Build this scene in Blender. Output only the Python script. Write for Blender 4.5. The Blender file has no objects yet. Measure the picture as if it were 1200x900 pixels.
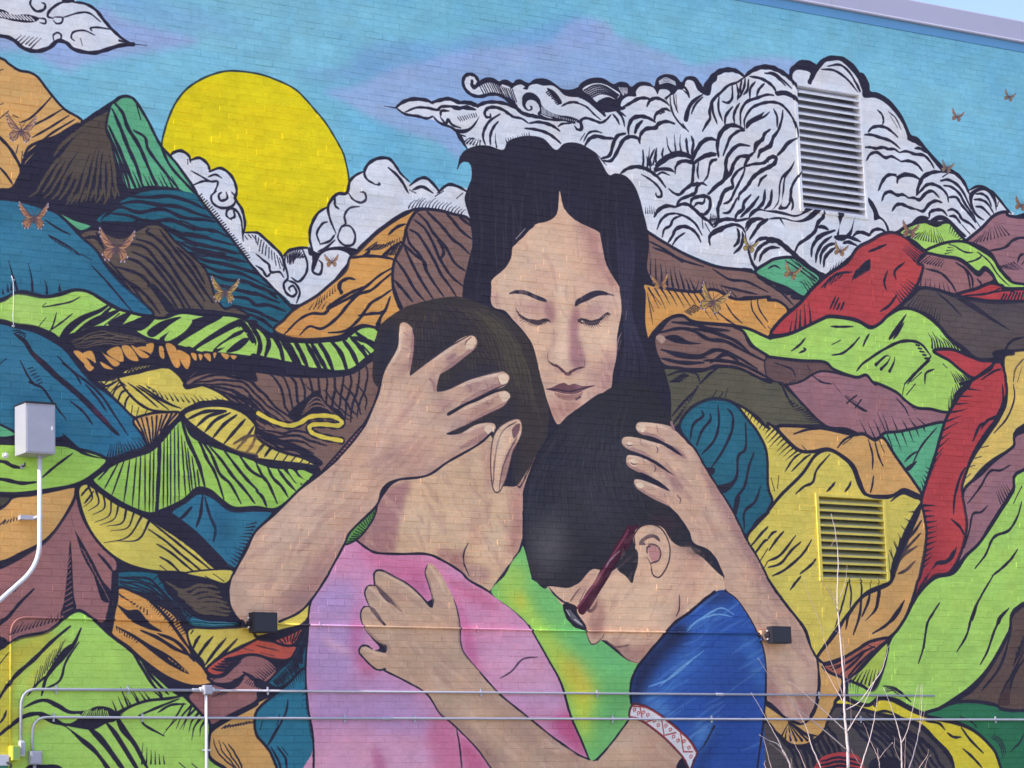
import bpy, bmesh, math, random
import numpy as np
from mathutils import Vector, Matrix

random.seed(7)
sc = bpy.context.scene
COL = sc.collection

# ---------------------------------------------------------------- camera (fitted to brick courses, vents and conduits)
W_PX, H_PX, F_PX = 1200.0, 900.0, 3200.947
EYE = np.array([0.0, -23.65805, 1.6])                     # standing in the lot, wall plane is y = 0
YAW, PITCH, ROLL = 0.584076232, 0.176362918, -0.0342604705
_f = np.array([math.sin(YAW)*math.cos(PITCH), math.cos(YAW)*math.cos(PITCH), math.sin(PITCH)])
_r = np.array([math.cos(YAW), -math.sin(YAW), 0.0]); _u = np.cross(_r, _f)
CR = math.cos(ROLL)*_r+math.sin(ROLL)*_u; CU = -math.sin(ROLL)*_r+math.cos(ROLL)*_u; CF = _f
cam = bpy.data.cameras.new('camera'); cam.sensor_width = 36.0; cam.lens = F_PX/W_PX*36.0
cam.clip_start = 0.1; cam.clip_end = 6000.0
camo = bpy.data.objects.new('camera', cam); COL.objects.link(camo)
camo.matrix_world = Matrix(((CR[0], CU[0], -CF[0], EYE[0]), (CR[1], CU[1], -CF[1], EYE[1]), (CR[2], CU[2], -CF[2], EYE[2]), (0, 0, 0, 1)))
sc.camera = camo

# ---------------------------------------------------------------- sky, sun, exposure
SUN_EL, SUN_FRONT = math.radians(38.0), math.radians(1.3)  # the sun rakes along the wall from the left
sun_dir = Vector((-math.cos(SUN_EL)*math.cos(SUN_FRONT), -math.cos(SUN_EL)*math.sin(SUN_FRONT), math.sin(SUN_EL)))
wd = bpy.data.worlds.new('World'); sc.world = wd; wd.use_nodes = True
nt = wd.node_tree; nt.nodes.clear()
sky = nt.nodes.new('ShaderNodeTexSky'); sky.sky_type = 'NISHITA'; sky.sun_disc = False
sky.sun_elevation = SUN_EL; sky.sun_rotation = math.atan2(sun_dir.x, sun_dir.y)
sky.air_density = 1.0; sky.dust_density = 2.0; sky.ozone_density = 3.0; sky.altitude = 200
bg = nt.nodes.new('ShaderNodeBackground'); bg.inputs['Strength'].default_value = 0.15
wo = nt.nodes.new('ShaderNodeOutputWorld')
wb = nt.nodes.new('ShaderNodeMix'); wb.data_type = 'RGBA'; wb.blend_type = 'MULTIPLY'; wb.inputs['Factor'].default_value = 1.0
wb.inputs['B'].default_value = (1.05, 0.93, 0.99, 1)       # the camera's white balance, over the whole sky alike
nt.links.new(sky.outputs[0], wb.inputs['A']); nt.links.new(wb.outputs['Result'], bg.inputs['Color']); nt.links.new(bg.outputs[0], wo.inputs['Surface'])
sl = bpy.data.lights.new('sun', 'SUN'); sl.energy = 2.2; sl.angle = math.radians(0.5); sl.color = (1.0, 0.95, 0.88)
so = bpy.data.objects.new('sun', sl); COL.objects.link(so)
so.rotation_euler = sun_dir.to_track_quat('Z', 'Y').to_euler(); so.location = (-20, -6, 30)
sc.view_settings.view_transform = 'Standard'; sc.view_settings.look = 'None'
sc.view_settings.gamma = 1.0; sc.view_settings.use_curve_mapping = False
sc.view_settings.exposure = 1.12
sc.cycles.use_denoising = True
sc.cycles.max_bounces = 6; sc.cycles.diffuse_bounces = 4; sc.cycles.caustics_reflective = False; sc.cycles.caustics_refractive = False

# ---------------------------------------------------------------- photograph pixel -> place on the wall (or on a plane in front of it)
def on_plane(xy, y=0.0):
    xy = np.asarray(xy, float)
    v = CF+(xy[..., :1]-W_PX/2)/F_PX*CR-(xy[..., 1:]-H_PX/2)/F_PX*CU
    return EYE+v*((y-EYE[1])/v[..., 1:2])
def wp(x, y, d=0.0):
    p = on_plane(np.array([[x, y]]), -d)[0]
    return Vector(p)

# ---------------------------------------------------------------- mural: a small vector painter
# The painting is a list of fills and brush strokes.  Their control points were read off the photograph and are
# carried on to the wall plane (metres) by the camera's geometry, so the picture lies on the wall itself.
VIEWS = dict(ha=(430, 360, 6), fc=(560, 320, 6), hb=(700, 470, 6), gl=(620, 590, 6), hc=(400, 640, 6), cu=(720, 800, 6.667), hr=(520, 150, 4.615), q1=(530, 75, 7.5), q2=(680, 75, 7.5), q3=(800, 65, 7.5), q4=(700, 170, 7.5), q5=(820, 165, 7.5), q6=(860, 225, 7.5), q7=(1000, 90, 7.5), q8=(1010, 170, 7.5))
class Painter:
    def __init__(self, w, h, mapper, seed=3):
        self.w, self.h, self.map = w, h, mapper
        self.img = np.zeros((h, w, 3), np.float32)
        self.masks = {}
        self.rng = np.random.RandomState(seed)
        self.clip = None; self.wk = 1.0                     # wk: how loaded the brush is
    # -- points
    def parse(self, s):
        ox = oy = 0.0; k = 1.0; out = []
        for t in s.split():
            if ':' in t:
                r, t = t.split(':')
                if r == 'p': ox = oy = 0.0; k = 1.0
                elif r in VIEWS: ox, oy, k = VIEWS[r]; k = 1/k
                else: ox, oy, k = 'abcd'.index(r[0])*300.0, int(r[1])*225.0, .25
                if not t: continue
            x, y = (float(v) for v in t.split(','))
            if k == .25 and ox == 900 and x >= 1300: x += 350      # run on beyond the photograph's edge
            if k == .25 and ox == 0 and x <= -60: x -= 100
            out.append((ox+x*k, oy+y*k))
        return np.array(out, float)
    def pts(self, p):
        return self.parse(p) if isinstance(p, str) else np.asarray(p, float)
    def smooth(self, P, closed, n=5):
        if len(P) < 3: return P
        if closed: Q = np.vstack([P[-1], P, P[0], P[1]])
        else: Q = np.vstack([2*P[0]-P[1], P, 2*P[-1]-P[-2]])
        t = np.linspace(0, 1, n, endpoint=False)[:, None]
        p0, p1, p2, p3 = (Q[i:len(Q)-3+i][:, None, :] for i in range(4))
        C = .5*(2*p1+(p2-p0)*t+(2*p0-5*p1+4*p2-p3)*t*t+(3*p1-p0-3*p2+p3)*t**3)
        C = C.reshape(-1, 2)
        return C if closed else np.vstack([C, P[-1]])
    def resample(self, C, n):
        d = np.r_[0, np.cumsum(np.hypot(*np.diff(C, axis=0).T))]
        t = np.linspace(0, d[-1], n)
        return np.stack([np.interp(t, d, C[:, 0]), np.interp(t, d, C[:, 1])], 1)
    # -- raster masks: (y0, x0, array)
    def polymask(self, C):
        P = self.map(C); SS = 2
        x0, y0 = np.floor(P.min(0)).astype(int)-1; x1, y1 = np.ceil(P.max(0)).astype(int)+2
        x0 = max(x0, 0); y0 = max(y0, 0); x1 = min(x1, self.w); y1 = min(y1, self.h)
        if x1 <= x0 or y1 <= y0: return None
        W, Hh = x1-x0, y1-y0
        acc = np.zeros((Hh, W+2), np.float32)
        A = P; B = np.roll(P, -1, 0)
        for s in range(SS):
            for r in range(Hh):
                y = y0+r+(s+.5)/SS
                m = (A[:, 1] <= y) != (B[:, 1] <= y)
                if not m.any(): continue
                a, b = A[m], B[m]
                xs = np.sort(a[:, 0]+(y-a[:, 1])/(b[:, 1]-a[:, 1])*(b[:, 0]-a[:, 0]))-x0
                for i in range(0, len(xs)-1, 2):
                    l = min(max(xs[i], 0), W); h = min(max(xs[i+1], 0), W)
                    if h <= l: continue
                    il = int(l); ih = int(h)
                    # derivative of the span's coverage
                    acc[r, il] += 1-(l-il); acc[r, il+1] += l-il
                    acc[r, ih] -= 1-(h-ih); acc[r, ih+1] -= h-ih
        return y0, x0, np.clip(np.cumsum(acc, 1)[:, :W]/SS, 0, 1)
    def blur(self, m, r):
        r = int(max(1, r))
        for ax in (0, 1):
            for _ in range(3):
                c = np.cumsum(np.concatenate([np.zeros_like(m.take([0], ax)), m], ax), ax, dtype=np.float64)
                n = m.shape[ax]; i = np.arange(n)
                hi = np.minimum(i+r+1, n); lo = np.maximum(i-r, 0)
                m = ((c.take(hi, ax)-c.take(lo, ax))/(2*r+1)).astype(np.float32)
        return m
    def put(self, mk, col, alpha=1.0):
        if mk is None: return
        y0, x0, a = mk; h, w = a.shape
        if self.clip is not None:
            cy, cx, c = self.clip
            full = np.zeros((h, w), np.float32)
            ya, yb = max(y0, cy), min(y0+h, cy+c.shape[0]); xa, xb = max(x0, cx), min(x0+w, cx+c.shape[1])
            if ya < yb and xa < xb: full[ya-y0:yb-y0, xa-x0:xb-x0] = c[ya-cy:yb-cy, xa-cx:xb-cx]
            a = a*full
        v = self.img[y0:y0+h, x0:x0+w]
        v += (a*alpha)[..., None]*(np.array(col, np.float32)/255-v)
    def scale(self, P):
        p = P.mean(0); q = self.map(np.array([p, p+(1, 0), p+(0, 1)]))
        return float(np.hypot(*(q[1]-q[0]))+np.hypot(*(q[2]-q[0])))*.5
    # -- brush
    def F(self, col, p, ink=0, name=None, sharp=False, inkcol=None):
        P = self.pts(p); C = P if sharp else self.smooth(P, True)
        m = self.polymask(C)
        self.put(m, PAL[col] if isinstance(col, str) else col)
        if name: self.masks[name] = m
        if ink: self.S(np.vstack([C, C[:1]]), ink, mode='c', raw=True, col=inkcol)
    def S(self, p, w, mode='l', col=None, raw=False, alpha=1.0):
        # mode: l thick in the middle, t thick start and thin end, c even
        P = self.pts(p); C = P if raw else self.smooth(P, False)
        if len(C) < 2: return
        Q = self.map(C); s = self.scale(C)
        n = len(Q); t = np.linspace(0, 1, n)
        if mode == 'l': pr = .38+.62*np.sin(np.pi*t)**.6
        elif mode == 't': pr = 1-.85*t
        elif mode == 'u': pr = .15+.85*t
        else: pr = np.ones(n)
        if mode != 'c' or not raw: pr = pr*(1+.12*np.sin(t*n*1.3+self.rng.rand()*6))
        R = np.maximum(w*self.wk*s*.5*pr, .45)
        x0, y0 = np.floor(Q.min(0)-R.max()-2).astype(int); x1, y1 = np.ceil(Q.max(0)+R.max()+3).astype(int)
        x0 = max(x0, 0); y0 = max(y0, 0); x1 = min(x1, self.w); y1 = min(y1, self.h)
        if x1 <= x0 or y1 <= y0: return
        a = np.zeros((y1-y0, x1-x0), np.float32)
        for i in range(n-1):
            p0, p1 = Q[i], Q[i+1]; r = max(R[i], R[i+1])+2
            xa = max(int(min(p0[0], p1[0])-r), x0); xb = min(int(max(p0[0], p1[0])+r)+1, x1)
            ya = max(int(min(p0[1], p1[1])-r), y0); yb = min(int(max(p0[1], p1[1])+r)+1, y1)
            if xa >= xb or ya >= yb: continue
            X = np.arange(xa, xb)[None, :]+.5-p0[0]; Y = np.arange(ya, yb)[:, None]+.5-p0[1]
            d = p1-p0; L = d@d+1e-9
            u = np.clip((X*d[0]+Y*d[1])/L, 0, 1)
            D = np.hypot(X-u*d[0], Y-u*d[1])
            c = np.clip(R[i]+(R[i+1]-R[i])*u-D+.5, 0, 1)
            v = a[ya-y0:yb-y0, xa-x0:xb-x0]; np.maximum(v, c, out=v)
        self.put((y0, x0, a), PAL[col] if isinstance(col, str) else (col or PAL['ink']), alpha)
    def M(self, w, *strokes, mode='l', col=None):
        for s in strokes: self.S(s, w, mode, col)
    def H(self, A, B, n, w, mode='t', col=None, jit=.25, bend=0.0):     # n short strokes from curve A to curve B
        a = self.resample(self.smooth(self.pts(A), False), n); b = self.resample(self.smooth(self.pts(B), False), n)
        for i in range(n):
            d = b[i]-a[i]; k = 1+jit*(self.rng.rand()-.5)*2
            mid = a[i]+d*k*.5+np.array([-d[1], d[0]])*(bend+.06*(self.rng.rand()-.5))
            self.S([a[i], mid, a[i]+d*k], w*(1+.3*(self.rng.rand()-.5)), mode, col)
    def Z(self, A, B, n, w, col=None, wob=.8, mode='l', cut=0.0, ends=False, alpha=1.0):  # n long stripes between curve A and curve B
        m = 14
        a = self.resample(self.smooth(self.pts(A), False), m); b = self.resample(self.smooth(self.pts(B), False), m)
        for i in range(n):
            u = (i+.5)/n if not ends else i/max(1, n-1)
            c = a+(b-a)*u
            ph = self.rng.rand(2)*6.28; t = np.arange(m)
            g = np.gradient(c, axis=0); nn = np.stack([-g[:, 1], g[:, 0]], 1); nn /= np.hypot(*nn.T)[:, None]+1e-6
            sp = np.hypot(*g.T).mean(); c = c+nn*(wob*min(1.0, sp/9.0)*(np.sin(t*1.1+ph[0])+.6*np.sin(t*2.3+ph[1])))[:, None]
            if cut:
                i0 = int(self.rng.rand()*cut*m); i1 = m-int(self.rng.rand()*cut*m); c = c[i0:max(i1, i0+3)]
            self.S(c, w*(1+.35*(self.rng.rand()-.5)), mode, col, alpha=alpha)
    def soft(self, col, p, r, alpha=1.0, clip=None, sharp=False):
        P = self.pts(p); C = P if sharp else self.smooth(P, True)
        s = self.scale(C); pad = int(r*s*3)+4
        Q = self.polymask(C)
        if Q is None: return
        y0, x0, a = Q
        ya, xa = max(0, y0-pad), max(0, x0-pad); yb, xb = min(self.h, y0+a.shape[0]+pad), min(self.w, x0+a.shape[1]+pad)
        b = np.zeros((yb-ya, xb-xa), np.float32); b[y0-ya:y0-ya+a.shape[0], x0-xa:x0-xa+a.shape[1]] = a
        old = self.clip
        if clip: self.clip = self.masks[clip]
        self.put((ya, xa, self.blur(b, r*s)), PAL[col] if isinstance(col, str) else col, alpha)
        self.clip = old
    def within(self, name): self.clip = self.masks.get(name) if name else None

PAL = dict(ink=(41,38,60), sky=(108,178,212), white=(206,208,226), sun=(224,202,2), hair=(41,38,57),
  orange=(206,155,92), orange2=(208,146,76), dbrown=(82,71,66), brown=(122,92,87), brown2=(92,78,72), mbrown=(128,95,92),
  teal=(33,94,120), blue=(42,108,144), green=(84,166,126), lime=(160,204,92), lime2=(150,196,82), yellow=(207,188,82),
  yellow2=(216,196,48), mauve=(150,98,104), mauve2=(150,102,115), red=(182,60,68), red2=(190,78,70), olive=(88,84,72),
  dkgreen=(40,112,78), char=(84,72,76), dkbrown=(92,72,70), skin=(212,171,148), skin2=(200,160,140), skinsh=(164,116,118),
  pink=(206,136,180), lilac=(172,140,198), dpink=(196,92,146), shirt=(44,84,174), boyhair=(58,51,56), boy2hair=(44,42,54),
  lips=(104,72,88), maroon=(80,30,52))

def paint_sky(P):
    P.img[:] = np.array(PAL['sky'], np.float32)/255
    # broad brushy bands of lighter and deeper blue
    P.soft((124,190,220), 'p:-60,-60 300,-60 520,40 420,110 200,140 60,60', 40, .7)
    P.soft((86,160,208), 'p:560,-80 1300,-80 1300,160 1150,60 900,20', 30, .55)
    P.soft((122,192,222), 'p:640,10 900,30 1100,90 1200,190 1040,150 800,70', 25, .7)
    P.soft((92,168,212), 'p:400,90 470,160 540,220 480,230 420,170', 18, .6)
    P.soft((120,158,214), 'a0:420,-60 760,30 980,90 1200,150 900,130 560,60', 10, .75)
    P.soft((150,162,218), 'a0:-40,150 300,60 480,30 560,80 720,130 940,190 760,235 640,255 400,300 330,335 240,300 120,240 -40,240', 4, .8)
    P.soft((112,158,214), 'b0:180,330 400,320 520,215 720,200 900,205 1050,150 1200,140 c0:150,120 330,80 420,200 b0:1000,300 600,360 400,380', 5, .7)
    P.soft((148,166,220), 'b0:320,425 470,400 640,320 780,290 920,250 1060,225 1200,220 c0:40,210 180,190 260,110 350,85 450,110 500,170 640,220 740,255 850,305 1000,280 1150,268 d0:100,275 200,330 100,420 c0:600,480 0,480 b0:1000,600 960,745 860,670 700,620 560,560 420,480', 3, .78)

def paint_clouds(P):
    # wisp, upper left
    P.F('white', 'a0:-60,30 -60,-40 150,-40 330,-40 360,10 420,25 470,70 510,120 545,165 590,197 630,207 560,212 490,238 430,245 370,232 310,205 275,190 220,225 170,238 120,225 60,180 0,165 -60,150')
    P.M(4.6, 'a0:-60,155 0,168 60,185 110,225 170,240 230,224 270,192 310,200 350,232 430,248 490,236 560,214 625,207', mode='c')
    P.M(4, 'a0:335,8 400,18 450,48 490,98 530,142 580,186 625,207'); P.S('a0:560,190 620,206 690,213', 2.5, 't')
    P.M(3, 'a0:150,-10 142,20 170,52 205,45 212,22 195,12', 'a0:345,0 280,15 235,48 224,76 250,86')
    P.M(2.2, 'a0:252,80 292,82 288,106 265,110 250,95', 'a0:296,82 370,60 420,62 472,102', 'a0:525,138 455,128 424,133 432,146', 'a0:445,165 395,143 345,150 334,176 350,192', 'a0:378,180 386,212', 'a0:252,190 250,165 270,153 287,165 282,186 262,190', 'a0:180,84 212,90 212,110 188,106')
    P.F('ink', 'a0:-60,30 0,42 60,68 130,68 182,84 165,102 120,106 60,98 0,84 -60,70')
    P.H('a0:-20,52 140,78', 'a0:10,80 160,98', 11, 1.6, 'c', 'white', 0)
    P.H('a0:195,178 100,165', 'a0:150,222 70,192', 6, 1.6, 'u')
    P.F('ink', 'a0:285,-20 345,-20 345,8 300,12')
    # sun
    P.F('sun', 'p:190,165 196,143 205,122 217,106 232,95 250,87 270,83 300,86 325,94 345,104 358,116 370,130 381,143 390,157 398,171 404,185 409,212 400,250 370,310 330,310 280,300 240,250 196,195', name='sun')
    P.within('sun')
    for i in range(46):
        x, y = 180+P.rng.rand()*230, 80+P.rng.rand()*230
        P.S([(x, y), (x+14+P.rng.rand()*20, y+2+P.rng.rand()*4)], 3.5, 'c', (226,196,6) if i % 2 else (218,204,6), alpha=.2)
    P.within(None)
    P.S('p:190,175 190,165 196,143 205,122 217,106 232,95 250,87 270,83 300,86 325,94 345,104 358,116 370,130 381,143 390,157 398,171 404,185 409,212 406,230', 2.2, 'c', (48,62,66))
    # bank of cloud under the sun
    P.F('white', 'a0:790,745 810,718 850,708 885,730 895,752 940,740 975,770 990,800 1040,790 1085,825 1105,870 1108,910 a1:1100,20 1135,90 1148,190 1190,185 b1:20,195 70,245 110,280 140,300 160,280 215,265 245,255 255,190 275,115 330,72 345,45 380,5 b0:425,905 440,850 470,820 508,802 520,770 570,743 620,745 655,775 680,815 725,862 765,838 805,838 850,885 900,866 950,876 1010,900 b1:1060,130 1060,200 900,150 760,120 700,140 620,200 500,300 440,380 360,450 260,520 200,545 150,510 60,430 0,380 a1:1200,370 1140,280 1060,190 990,90 930,10 a0:900,870 830,780')
    o = 3.6
    P.M(o, 'a0:795,738 812,716 850,707 885,730 893,760', 'a0:890,752 935,740 972,768 985,805', 'a0:980,805 1035,788 1085,825 1108,880 1108,920', 'a1:1108,0 1102,30 1135,85 1148,150 1140,200', 'a1:1145,190 1200,190 b1:20,200 70,245 115,290 132,340 130,370', 'b1:128,300 160,272 215,262 245,262', 'b1:245,262 255,290 275,290', 'b1:268,280 252,220 258,160 290,100 335,70', mode='l')
    P.M(o, 'b1:375,195 345,120 340,60 380,10 b0:425,905 440,850 470,820 510,802', 'b0:560,865 520,840 508,805 530,765 575,742 625,745 660,785 680,815 718,850', 'b0:720,870 765,838 805,838 850,885 860,905', 'b0:850,905 900,866 950,876 1000,905', 'b0:620,785 660,820 690,860 715,905', 'b0:735,890 780,875 830,905')
    P.M(2.4, 'b0:560,865 580,865 575,855', 'a0:895,800 940,825 985,850 1020,850 1015,880 1000,905', 'a0:900,870 950,850 985,850', 'a0:975,830 1010,818 1040,835', 'a0:880,745 880,770')
    P.M(3, 'a1:1085,0 1105,30 1090,65 1040,75 1000,55 990,20 1015,-5', 'a1:1060,0 1065,30 1035,40 1025,15 1040,0', 'a1:1140,230 1130,130 1105,85 1070,80 1062,110 1085,130', 'a1:1095,85 1100,115 1080,125')
    P.H('a1:1148,205 1160,200 1200,205 b1:30,230 60,260 110,310', 'a1:1162,225 1170,215 1198,220 b1:10,270 60,320 130,360', 13, 1.3, 'c')
    P.M(3, 'b1:0,290 35,320 60,340 70,375 110,375 130,400', 'b1:0,345 30,365 50,395 70,380', 'b1:140,285 135,330 150,400 130,430 140,470 170,490 190,470 175,440 155,450 160,465', 'b1:215,262 240,330 235,380 200,420 165,400', 'b1:270,310 265,370 300,385 310,340 295,320', 'b1:150,415 185,430 205,470 190,520', 'b1:245,265 290,290 330,270 400,262 440,270')
    P.H('b1:145,285 165,275 200,270 228,300', 'b1:150,345 170,330 190,310 215,310', 10, 2.0, 'l')
    P.F('ink', 'b1:250,255 262,300 270,370 300,300 340,275 400,275 440,300 430,340 470,290 480,270 400,255 330,265 290,290')
    P.M(2.8, 'b1:300,240 285,195 310,150 335,140', 'b1:300,245 345,230 370,200', 'b1:385,200 400,165 420,150 415,110 440,75 485,68', 'b1:400,160 440,160 465,200 455,245 415,250 385,220 388,190', 'b1:370,10 370,60 390,80', 'b1:430,0 455,35 490,50 515,35 510,5 490,0', 'b1:290,280 330,260 370,225')
    P.H('b1:715,75 830,80 960,105', 'b1:745,40 840,35 985,80', 17, 1.5, 't', bend=-.1)
    P.S('b1:480,265 560,190 640,130 700,95 770,78 850,85 960,115', 2.6, 'c')
    P.M(2.6, 'b1:720,-10 750,5', 'b1:840,20 880,-5', 'b1:940,30 970,5'); P.H('a1:935,20 1050,170 1160,310', 'a1:945,10 1062,160 1175,305', 30, 1.2, 'c')
    P.soft((186,190,214), 'b1:430,120 520,60 560,0 600,60 500,160', 10, .4)
    # the great cloud
    P.wk = 1.0
    P.F('white', 'b0:660,505 690,480 740,465 820,470 850,480 900,465 950,475 1000,485 1035,495 1080,480 1140,480 1200,490 c0:0,430 0,395 40,375 75,395 100,375 150,370 200,395 240,420 300,415 330,385 390,370 450,380 480,395 520,385 560,410 600,385 650,395 670,405 680,370 720,345 760,355 800,400 810,370 840,355 880,380 900,430 920,380 960,340 1010,325 1070,335 1090,345 1140,320 1200,315 d0:50,335 100,360 110,325 160,290 210,300 230,310 260,285 320,272 370,285 420,335 460,400 480,430 530,445 590,490 630,560 655,630 700,645 740,690 780,740 810,795 860,800 900,830 940,890 990,870 1040,890 d1:1070,20 1120,80 1150,110 1000,180 900,230 700,330 240,400 160,340 c1:1130,365 1000,350 900,320 720,240 640,180 500,60 c0:300,900 b0:1200,900 1000,700 960,640 870,580 800,555 730,545')
    P.F('white', 'b0:975,380 985,355 1010,345 1035,365 1040,390 1080,370 1130,375 1160,380 1200,385 c0:20,380 60,400 40,440 c0:0,470 b0:1200,455 1100,450 1020,440 985,410')
    P.F((146,166,220), 'b0:1050,462 1150,458 1200,470 c0:0,480 b0:1180,478 1090,472')
    P.M(4.2, 'b0:655,505 690,478 740,464 800,470 830,485', 'b0:820,482 860,470 905,463 960,478', 'b0:950,478 1000,484 1030,498')
    P.S('b0:600,497 660,507', 1.6, 'u'); P.M(3.2, 'b0:660,508 700,535 760,545 800,555 830,545', 'b0:700,525 750,505 800,505 850,515 870,500 930,500 985,510 1030,515', 'b0:830,545 860,575 920,600 960,640 990,700', 'b0:865,545 870,520 905,520', 'b0:865,550 890,580 900,560 920,585 960,600')
    P.H('b0:945,550 1030,530', 'b0:960,570 1035,545', 9, 1.0, 'c')
    # curl, eye of the scroll and the long feather
    P.M(3.8, 'q1:175,150 175,195 200,205 230,160 200,105 150,90 110,110 95,165 120,230 180,275 250,285 340,265 420,275 490,320 560,370', mode='c')
    P.F('ink', 'q1:165,150 178,140 185,175 215,180 250,140 300,118 360,122 410,150 440,140 480,138 530,165 560,140 600,135 650,160 680,165 720,135 790,125 850,140 910,180 960,215 1030,225 1100,205 1200,140 1200,250 1130,290 1000,280 940,230 880,190 800,190 740,175 680,190 660,225 620,215 640,200 600,180 550,195 520,220 500,200 440,180 420,195 350,165 290,170 230,200 190,212 165,190')
    P.H('q1:240,190 330,165 420,195 530,225', 'q1:280,265 370,260 470,290 570,350', 16, 1.3, 'c'); P.F('ink', 'q1:470,290 540,320 580,380 640,430 720,440 690,470 600,440 540,380')
    P.M(3.8, 'q1:0,315 60,340 130,335 190,350 220,370', 'q1:220,370 290,340 380,335 470,350 560,385 620,430 700,455 780,470 880,485 1000,490 1070,510', mode='c'); P.M(3.4, 'q1:0,385 50,395 120,375 200,395')
    P.F('ink', 'q1:615,320 620,280 660,250 720,260 770,310 790,370 860,420 940,450 1030,460 1110,490 1120,520 1060,500 980,480 900,490 800,470 750,440 770,400 745,340 700,315 660,325 645,365 670,400 690,390 680,365 705,375 700,405 660,410 620,370')
    P.H('q1:785,380 930,455', 'q1:790,430 920,475', 13, .9, 'c', 'white'); P.H('q1:940,462 1090,500', 'q1:945,475 1085,508', 10, .7, 'c', 'white'); P.S('q1:775,440 830,465 880,478', 1.2, 'l', 'white')
    P.M(3.4, 'q1:1075,545 1100,575 1135,575 1140,540 1125,510 1150,480 1200,475'); P.M(2.4, 'q1:930,550 970,525 1050,520')
    P.F('ink', 'q1:830,210 890,235 940,290 965,340 940,355 910,320 860,255'); P.H('q1:850,235 950,345', 'q1:830,250 925,355', 9, 1.5, 'c'); P.M(2.8, 'q1:960,372 1010,345 1070,335 1140,355 1200,385')
    P.M(3.6, 'q1:335,440 335,465 300,465 285,430 310,390 370,380 440,400 500,440 540,465 610,480 670,520', 'q1:680,520 760,510 850,530 900,555 945,590', 'q1:640,565 730,575 830,605 900,650 955,700'); P.M(3.2, 'q1:290,710 270,640 285,570 330,500 420,440', 'q1:335,710 335,630 360,560 405,505'); P.M(2, 'q1:390,730 380,670 380,610', mode='t')
    P.F('ink', 'q1:20,570 80,575 150,560 200,510 240,460 200,540 150,590 100,610 40,605'); P.H('q1:60,620 240,690', 'q1:130,640 250,670', 3, 1.6, 'l'); P.H('q1:100,690 240,720', 'q1:150,650 250,670', 6, 1.8, 't'); P.M(3, 'q1:30,590 70,660 130,740'); P.H('q1:480,690 680,640', 'q1:470,660 675,600', 11, 1.7, 't')
    # bumps along the top
    P.F('ink', 'q2:-10,185 50,140 120,120 200,125 270,165 300,175 350,155 410,165 450,200 500,165 550,155 610,165 650,195 670,130 720,95 780,88 840,110 890,160 920,120 970,105 1020,120 1060,170 1090,200 1130,120 1200,65 1200,140 1160,180 1140,270 1090,270 1030,225 1000,160 960,140 930,150 915,200 900,225 860,225 830,260 790,280 760,310 740,300 790,255 760,225 700,225 680,265 650,215 600,195 530,195 490,240 490,285 420,285 370,320 355,370 400,385 370,405 290,410 220,420 150,355 80,290 0,220')
    P.F('white', 'q2:20,225 70,185 140,168 220,180 300,225 350,265 310,310 250,290 190,305 145,335 90,280')
    P.Z('q2:30,225 120,180 220,190 340,270', 'q2:110,300 180,270 250,280 310,310', 6, 1.5, None, .1, 'c')
    P.F('ink', 'q2:150,340 200,305 270,310 340,350 350,400 280,420 210,420'); P.H('q2:340,205 410,210', 'q2:370,260 415,255', 8, .8, 'c', 'white'); P.Z('q2:690,150 750,115 830,150', 'q2:700,180 770,165 840,190', 4, .8, 'white', .1, 'c')
    P.F('ink', 'q2:-10,240 60,270 140,340 220,440 210,460 130,390 60,330 -10,300'); P.F('white', 'q2:-10,300 50,325 130,390 215,470 205,490 170,480 110,420 40,370 -10,345'); P.M(2.2, 'q2:-10,345 60,380 120,440 180,490')
    P.M(3, 'q2:0,580 10,500 50,475 120,495 180,515 230,490 270,445', 'q2:260,390 320,410 370,470 390,550', 'q2:285,440 320,480 345,530', 'q2:210,430 240,395 310,395 360,430 400,460')
    P.M(3.6, 'q2:365,385 430,350 510,305 580,300 620,315', 'q2:585,375 610,325 660,300 720,315 780,360', 'q2:650,510 660,450 700,415 750,395 790,415', 'q2:700,440 740,420'); P.M(4.4, 'q2:425,620 425,550 460,480 530,460 600,475 660,510', 'q2:480,610 500,550 545,500', 'q2:520,680 530,620 580,570 660,560 690,525 760,505 830,525')
    P.M(2, 'q2:790,280 800,400 850,490 950,590', 'q2:820,260 830,350 860,430', 'q2:840,270 850,390', 'q2:935,580 880,530 820,440 790,330', 'q2:755,310 780,370', 'q2:905,230 940,260 955,295')
    P.F('ink', 'q2:910,495 920,430 960,340 1020,290 1085,262 1030,310 970,390 945,500'); P.S('q2:975,440 1010,360 1075,290', 2.4)
    P.M(3, 'q2:1075,590 1110,520 1140,480 1135,410 1160,340 1200,290'); P.S('q2:1200,510 1165,430 1155,370', 2.4)
    P.M(4.2, 'q2:40,720 80,660 140,635 220,650 300,655', 'q2:190,830 260,800 290,700 330,630 400,610', 'q2:200,850 270,850 320,780 370,680 430,640 500,650 525,700'); P.M(2.4, 'q2:0,670 40,610', 'q2:30,680 70,610 130,590 190,605'); P.S('q2:60,735 140,790 230,890', 1.4)
    P.H('q2:550,890 640,880', 'q2:555,750 660,740', 3, 2.4, 't'); P.M(2.4, 'q2:625,890 615,820 650,745', 'q2:660,860 660,790 675,735', 'q2:590,900 590,820', 'q2:725,830 720,780 730,735', 'q2:800,780 770,720 760,640', 'q2:840,765 830,690 828,620', 'q2:885,760 875,700 880,620', 'q2:950,780 940,720 935,650', 'q2:985,790 995,700 980,635', mode='t')
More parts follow.
